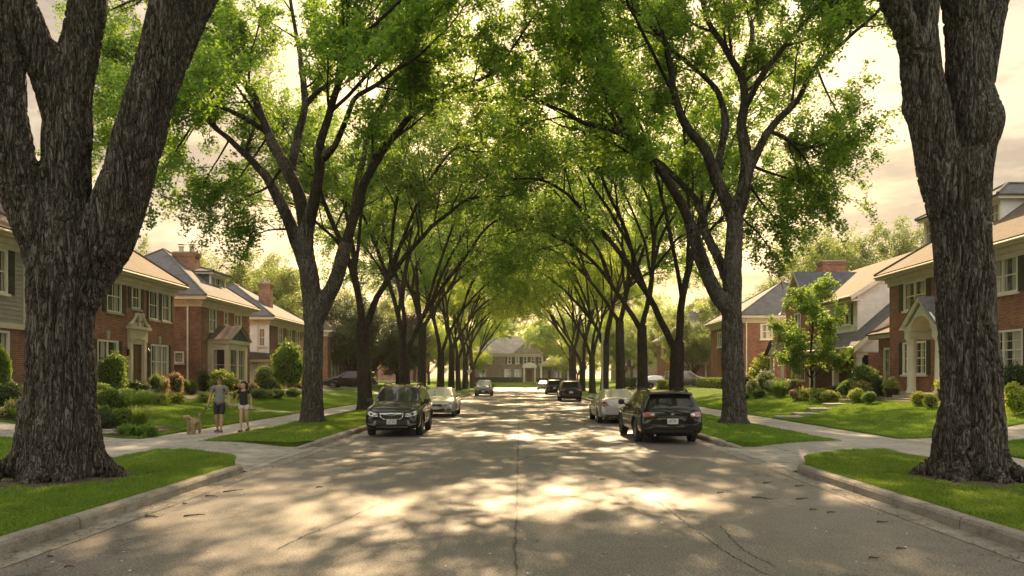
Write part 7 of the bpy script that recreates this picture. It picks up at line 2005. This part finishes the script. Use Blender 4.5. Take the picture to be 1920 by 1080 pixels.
    for s in ('L', 'R'):
        a, t = V_(J['an'+s]), V_(J['to'+s]); d = (t-a); d.z = 0; d = d.normalized(); q = V_((-d.y, d.x, 0)); z0 = min(t.z, a.z)-.045; z0 = max(z0, t.z-.035); sh = MB(); sl = MB()
        prof = [(-.085, .032, .07), (-.05, .04, .085), (.0, .042, .092), (.06, .045, .07), (.12, .05, .052), (.165, .045, .04), (.19, .025, .028)]
        vs = []; tilt = (a.z-.085)-(t.z-.03)
        for (l, w_, h_) in prof:
            lift = tilt*max(0, min(1, (.12-l)/.2))
            for i in range(10):
                ang = math.pi*i/9; vs.append(tuple(a+d*l+q*(math.cos(ang)*w_)+V_((0, 0, -a.z+t.z-.03+lift+math.sin(ang)**.7*h_+.012))))
        fs = [(j*10+i, j*10+i+1, (j+1)*10+i+1, (j+1)*10+i) for j in range(len(prof)-1) for i in range(9)]+[tuple(range(10)), tuple(len(vs)-10+i for i in range(10))]
        sh.mesh(vs, fs, SHOE); v2 = []
        for (l, w_, h_) in prof:
            lift = tilt*max(0, min(1, (.12-l)/.2))
            for sx, zz in ((-1, 0), (1, 0), (1, .022), (-1, .022)): v2.append(tuple(a+d*l+q*sx*w_*1.08+V_((0, 0, -a.z+t.z-.034+lift+zz))))
        f2 = [(j*4+i, j*4+(i+1) % 4, (j+1)*4+(i+1) % 4, (j+1)*4+i) for j in range(len(prof)-1) for i in range(4)]+[(0, 1, 2, 3), (len(v2)-4, len(v2)-1, len(v2)-2, len(v2)-3)]
        sl.mesh(v2, f2, SOLE if not female else SHOE); o = sh.build('shoe', None, True); o.parent = root; o2 = sl.build('sole'); o2.parent = o
    return root
m_lip = m_plain('lip', (.35, .13, .10), .5, var=0)
# man: his right hand (photo left) holds the leash, the other holds the woman's hand
JM = dict(pel=(0, 0, .95), waist=(.0, .0, 1.10), chest=(0, .0, 1.30), neckb=(0, .01, 1.46), neck=(0, 0, 1.53), jaw=(0, -.03, 1.60), head=(0, -.01, 1.67), crown=(0, .0, 1.73),
          shL=(-.195, .01, 1.43), elL=(-.29, .04, 1.16), wrL=(-.335, -.06, .92), paL=(-.345, -.085, .86), shR=(.195, .01, 1.43), elR=(.265, .05, 1.16), wrR=(.32, -.02, .93), paR=(.335, -.03, .865),
          hpL=(-.095, 0, .90), knL=(-.10, -.03, .50), anL=(-.10, .10, .10), toL=(-.11, -.01, .045), hpR=(.095, 0, .90), knR=(.085, -.10, .50), anR=(.07, -.12, .085), toR=(.065, -.25, .04))
JW = dict(pel=(0, 0, .87), waist=(0, 0, 1.01), chest=(0, 0, 1.18), neckb=(0, .01, 1.32), neck=(0, 0, 1.39), jaw=(-.01, -.02, 1.45), head=(-.01, -.01, 1.52), crown=(0, .01, 1.58),
          shL=(-.155, .01, 1.30), elL=(-.235, .03, 1.08), wrL=(-.285, -.03, .895), paL=(-.30, -.035, .845), shR=(.155, .01, 1.30), elR=(.21, .06, 1.07), wrR=(.235, .0, .87), paR=(.24, -.02, .815),
          hpL=(-.085, 0, .83), knL=(-.07, -.09, .47), anL=(-.055, -.14, .085), toL=(-.06, -.26, .04), hpR=(.085, 0, .83), knR=(.09, -.02, .46), anR=(.085, .17, .16), toR=(.085, .08, .05))
WZ = .158
man = make_person((-9.52, 24.35, WZ), R(4), 'man in a grey tee shirt, dark shorts and sunglasses, holding the leash', JM, SKIN, TEE, SHORT, HAIR, False, (.04, -1, -.02))
wom = make_person((-8.90, 24.75, WZ), R(4), 'woman with long dark hair in a black tee shirt and white shorts', JW, SKIN2, BTEE, WSHORT, HAIR, True, (-.65, -1, .06))
# curly brown dog
FUR = m_plain('brown_fur', (.55, .43, .28), .9, var=.4, vscale=14, bumpy=.9); FURT = m_leaf('fur_tuft', (.50, .37, .22), (.80, .64, .42), (.4, .25, .1), .25)
dog = empty('dog', (-10.10, 23.75, WZ), R(0), 'curly golden brown dog on a leash standing on the sidewalk', 'dog')
dn = [(.0, .26, .44, .085, .10), (0, .10, .45, .10, .12), (0, -.10, .455, .115, .135), (0, -.24, .48, .085, .11), (-.03, -.34, .56, .06, .07), (-.07, -.40, .63, .065, .072), (-.10, -.475, .615, .04, .036), (-.125, -.53, .60, .027, .025)]
de = [(i, i+1) for i in range(7)]
def dadd(p, r, par): dn.append((*p, r, r)); de.append((par, len(dn)-1)); return len(dn)-1
for s, dy in ((-1, .03), (1, -.04)):
    a = dadd((s*.075, -.20+dy, .36), .058, 3); b = dadd((s*.08, -.20+dy, .20), .038, a); c_ = dadd((s*.08, -.215+dy, .055), .030, b); dadd((s*.08, -.265+dy, .03), .032, c_)
    a = dadd((s*.075, .25-dy, .37), .075, 0); b = dadd((s*.085, .20-dy, .25), .05, a); c_ = dadd((s*.085, .315-dy, .17), .030, b); q = dadd((s*.085, .30-dy, .05), .027, c_); dadd((s*.085, .255-dy, .03), .031, q)
t = dadd((0, .36, .52), .03, 0); t = dadd((.03, .43, .60), .028, t); dadd((.06, .42, .70), .03, t)
db = skin_mesh('body', dn, de, FUR, dog, 2, 1)
nrd = np.random.RandomState(3); vv = np.array([tuple(v.co) for v in db.data.vertices]); nn = np.array([tuple(v.normal) for v in db.data.vertices])
idx = nrd.randint(0, len(vv), 5200); C = vv[idx]+nn[idx]*.008+nrd.normal(size=(5200, 3))*.008
link('coat', leaf_mesh('coat', C, .04, FURT, nrd, .0, .45), dog)
for s in (-1, 1):
    mb = MB(); b0 = Vector((-.07+s*.06, -.39, .67)); mb.tube([b0, b0+Vector((s*.03, -.01, -.03)), b0+Vector((s*.038, -.015, -.09)), b0+Vector((s*.03, -.02, -.12))], [.02, .03, .028, .008], 8, FUR); o = mb.build('ear', None, True); o.parent = dog
mb = MB(); mb.lathe([(.001, -.014), (.016, -.008), (.016, .008), (.001, .014)], 10, SUNG, (-.13, -.555, .605), 'y'); 
for s in (-1, 1): mb.lathe([(.001, -.008), (.011, 0), (.001, .008)], 8, SUNG, (-.09+s*.032, -.452, .652), 'y')
o = mb.build('nose', None, True); o.parent = dog
mb = MB(); ring = [Vector((-.03+math.cos(t)*.078, -.33+math.sin(t)*.055, .55+math.sin(t)*.03)) for t in [TAU*i/20 for i in range(21)]]; mb.tube(ring, .011, 6, M['black_iron']); o = mb.build('collar', None, True); o.parent = dog
dog.scale = (.88, .88, .88)
hand = Matrix.Rotation(R(4), 3, 'Z') @ Vector((-.365, -.10, .80))+Vector((-9.52, 24.35, WZ)); nk = Vector((-10.12, 23.46, WZ+.50))
ls = MB(); pts = []
for i in range(15): t = i/14; p = hand.lerp(nk, t); p.z -= .16*math.sin(math.pi*t); pts.append(p)
ls.tube(pts, .0075, 5, M['black_iron']); ls.tube([hand+Vector((-.02, .02, .06)), hand+Vector((-.05, 0, .0)), hand+Vector((-.03, -.03, -.06)), hand+Vector((.02, .0, -.02)), hand+Vector((0, .02, .05))], .012, 6, M['black_iron'])
o = ls.build('dog_leash', None, True); tag(o, 'thin dark leash sagging between the man and the dog', 'leash')
# ------------------------------------------------------------------ camera, light, sky
cam_d = bpy.data.cameras.new('camera'); cam = bpy.data.objects.new('camera', cam_d); COL.objects.link(cam)
cam.location = (0, 0, 1.9); cam.rotation_euler = (R(90), 0, 0)
cam_d.lens = 27; cam_d.sensor_width = 36
cam_d.shift_x = -15/1920; cam_d.shift_y = 168/1920
cam_d.clip_start = .1; cam_d.clip_end = 3000
scene.camera = cam
SUN_EL, SUN_AZ = 31.0, 2.0
sd = bpy.data.lights.new('sun', 'SUN'); sun = bpy.data.objects.new('sun', sd); COL.objects.link(sun)
sd.energy = 5.0; sd.angle = R(.55); sd.color = (1.0, .70, .38)
dirv = Vector((math.sin(R(SUN_AZ))*math.cos(R(SUN_EL)), math.cos(R(SUN_AZ))*math.cos(R(SUN_EL)), math.sin(R(SUN_EL))))
sun.rotation_euler = dirv.to_track_quat('Z', 'Y').to_euler(); sun.location = dirv*60
w = bpy.data.worlds.new('World'); scene.world = w; w.use_nodes = True
nt = w.node_tree; nt.nodes.clear()
out = nt.nodes.new('ShaderNodeOutputWorld'); bg = nt.nodes.new('ShaderNodeBackground')
sky = nt.nodes.new('ShaderNodeTexSky'); sky.sky_type = 'NISHITA'; sky.sun_disc = False
sky.sun_elevation = R(SUN_EL); sky.sun_rotation = R(SUN_AZ); sky.air_density = 1.2; sky.dust_density = 3.5
bg.inputs['Strength'].default_value = .085
tc = N(nt, 'ShaderNodeTexCoord'); mp = N(nt, 'ShaderNodeMapping'); mp.inputs['Scale'].default_value = (1.0, 1.0, 3.6); mp.inputs['Location'].default_value = (.4, .2, .1)
L(nt, tc.outputs['Generated'], mp.inputs[0])
cn = noise_tex(nt, mp.outputs[0], 3.4, 8, .6)
cn2 = noise_tex(nt, mp.outputs[0], 1.1, 4, .5)
cloud = ramp(nt, cn, [(.38, (2.0, 1.72, 1.38)), (.47, (3.3, 2.8, 2.1)), (.56, (4.9, 4.3, 3.25))])
cloud = mixc(nt, .8, cloud, ramp(nt, cn2, [(.35, (.78, .76, .74)), (.65, (1.2, 1.16, 1.08))]), 'MULTIPLY')
# glow of the low sun behind the cloud
sep = N(nt, 'ShaderNodeVectorMath'); sep.operation = 'DOT_PRODUCT'; L(nt, tc.outputs['Generated'], sep.inputs[0]); sep.inputs[1].default_value = (math.sin(R(2)), math.cos(R(2))*math.cos(R(13)), math.sin(R(13)))
gl = math_n(nt, 'POWER', math_n(nt, 'MAXIMUM', sep.outputs['Value'], 0.0), 14.0)
cloud = mixc(nt, 1.0, cloud, mixc(nt, gl, (.80, .80, .82), (2.7, 2.2, 1.4)), 'MULTIPLY')
# added fill light: sky brightened overhead and behind the camera, out of view
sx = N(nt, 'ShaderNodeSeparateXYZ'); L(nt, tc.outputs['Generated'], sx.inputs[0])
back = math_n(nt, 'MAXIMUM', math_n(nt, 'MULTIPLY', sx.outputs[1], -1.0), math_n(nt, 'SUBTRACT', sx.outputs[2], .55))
sky_fill = ramp(nt, math_n(nt, 'ADD', back, .15), [(.0, (1, 1, 1)), (.55, (2.9, 3.2, 3.9))])
cloud = mixc(nt, 1.0, cloud, sky_fill, 'MULTIPLY')
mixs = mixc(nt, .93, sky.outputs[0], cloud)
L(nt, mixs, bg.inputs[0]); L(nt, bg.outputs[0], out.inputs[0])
scene.view_settings.view_transform = 'Standard'; scene.view_settings.look = 'None'
scene.view_settings.exposure = 1.32; scene.view_settings.gamma = 1
c = scene.cycles
c.use_denoising = True
try: c.denoiser = 'OPENIMAGEDENOISE'
except Exception: pass
c.max_bounces = 6; c.diffuse_bounces = 3; c.glossy_bounces = 3; c.transmission_bounces = 4; c.transparent_max_bounces = 6
c.sample_clamp_indirect = 6; c.caustics_reflective = False; c.caustics_refractive = False

# ------------------------------------------------------------------ the golden air of the street
hm, hnt, hout = newmat('air'); pv = N(hnt, 'ShaderNodeVolumePrincipled')
pv.inputs['Color'].default_value = (1.0, .93, .78, 1); pv.inputs['Density'].default_value = .00035; pv.inputs['Anisotropy'].default_value = .45
L(hnt, pv.outputs[0], hout.inputs['Volume'])
mb = MB(); mb.box(-95, 95, -30, 230, -1.05, 34, hm); hz_o = mb.build('haze', fixn=True); tag(hz_o, kind='stuff')
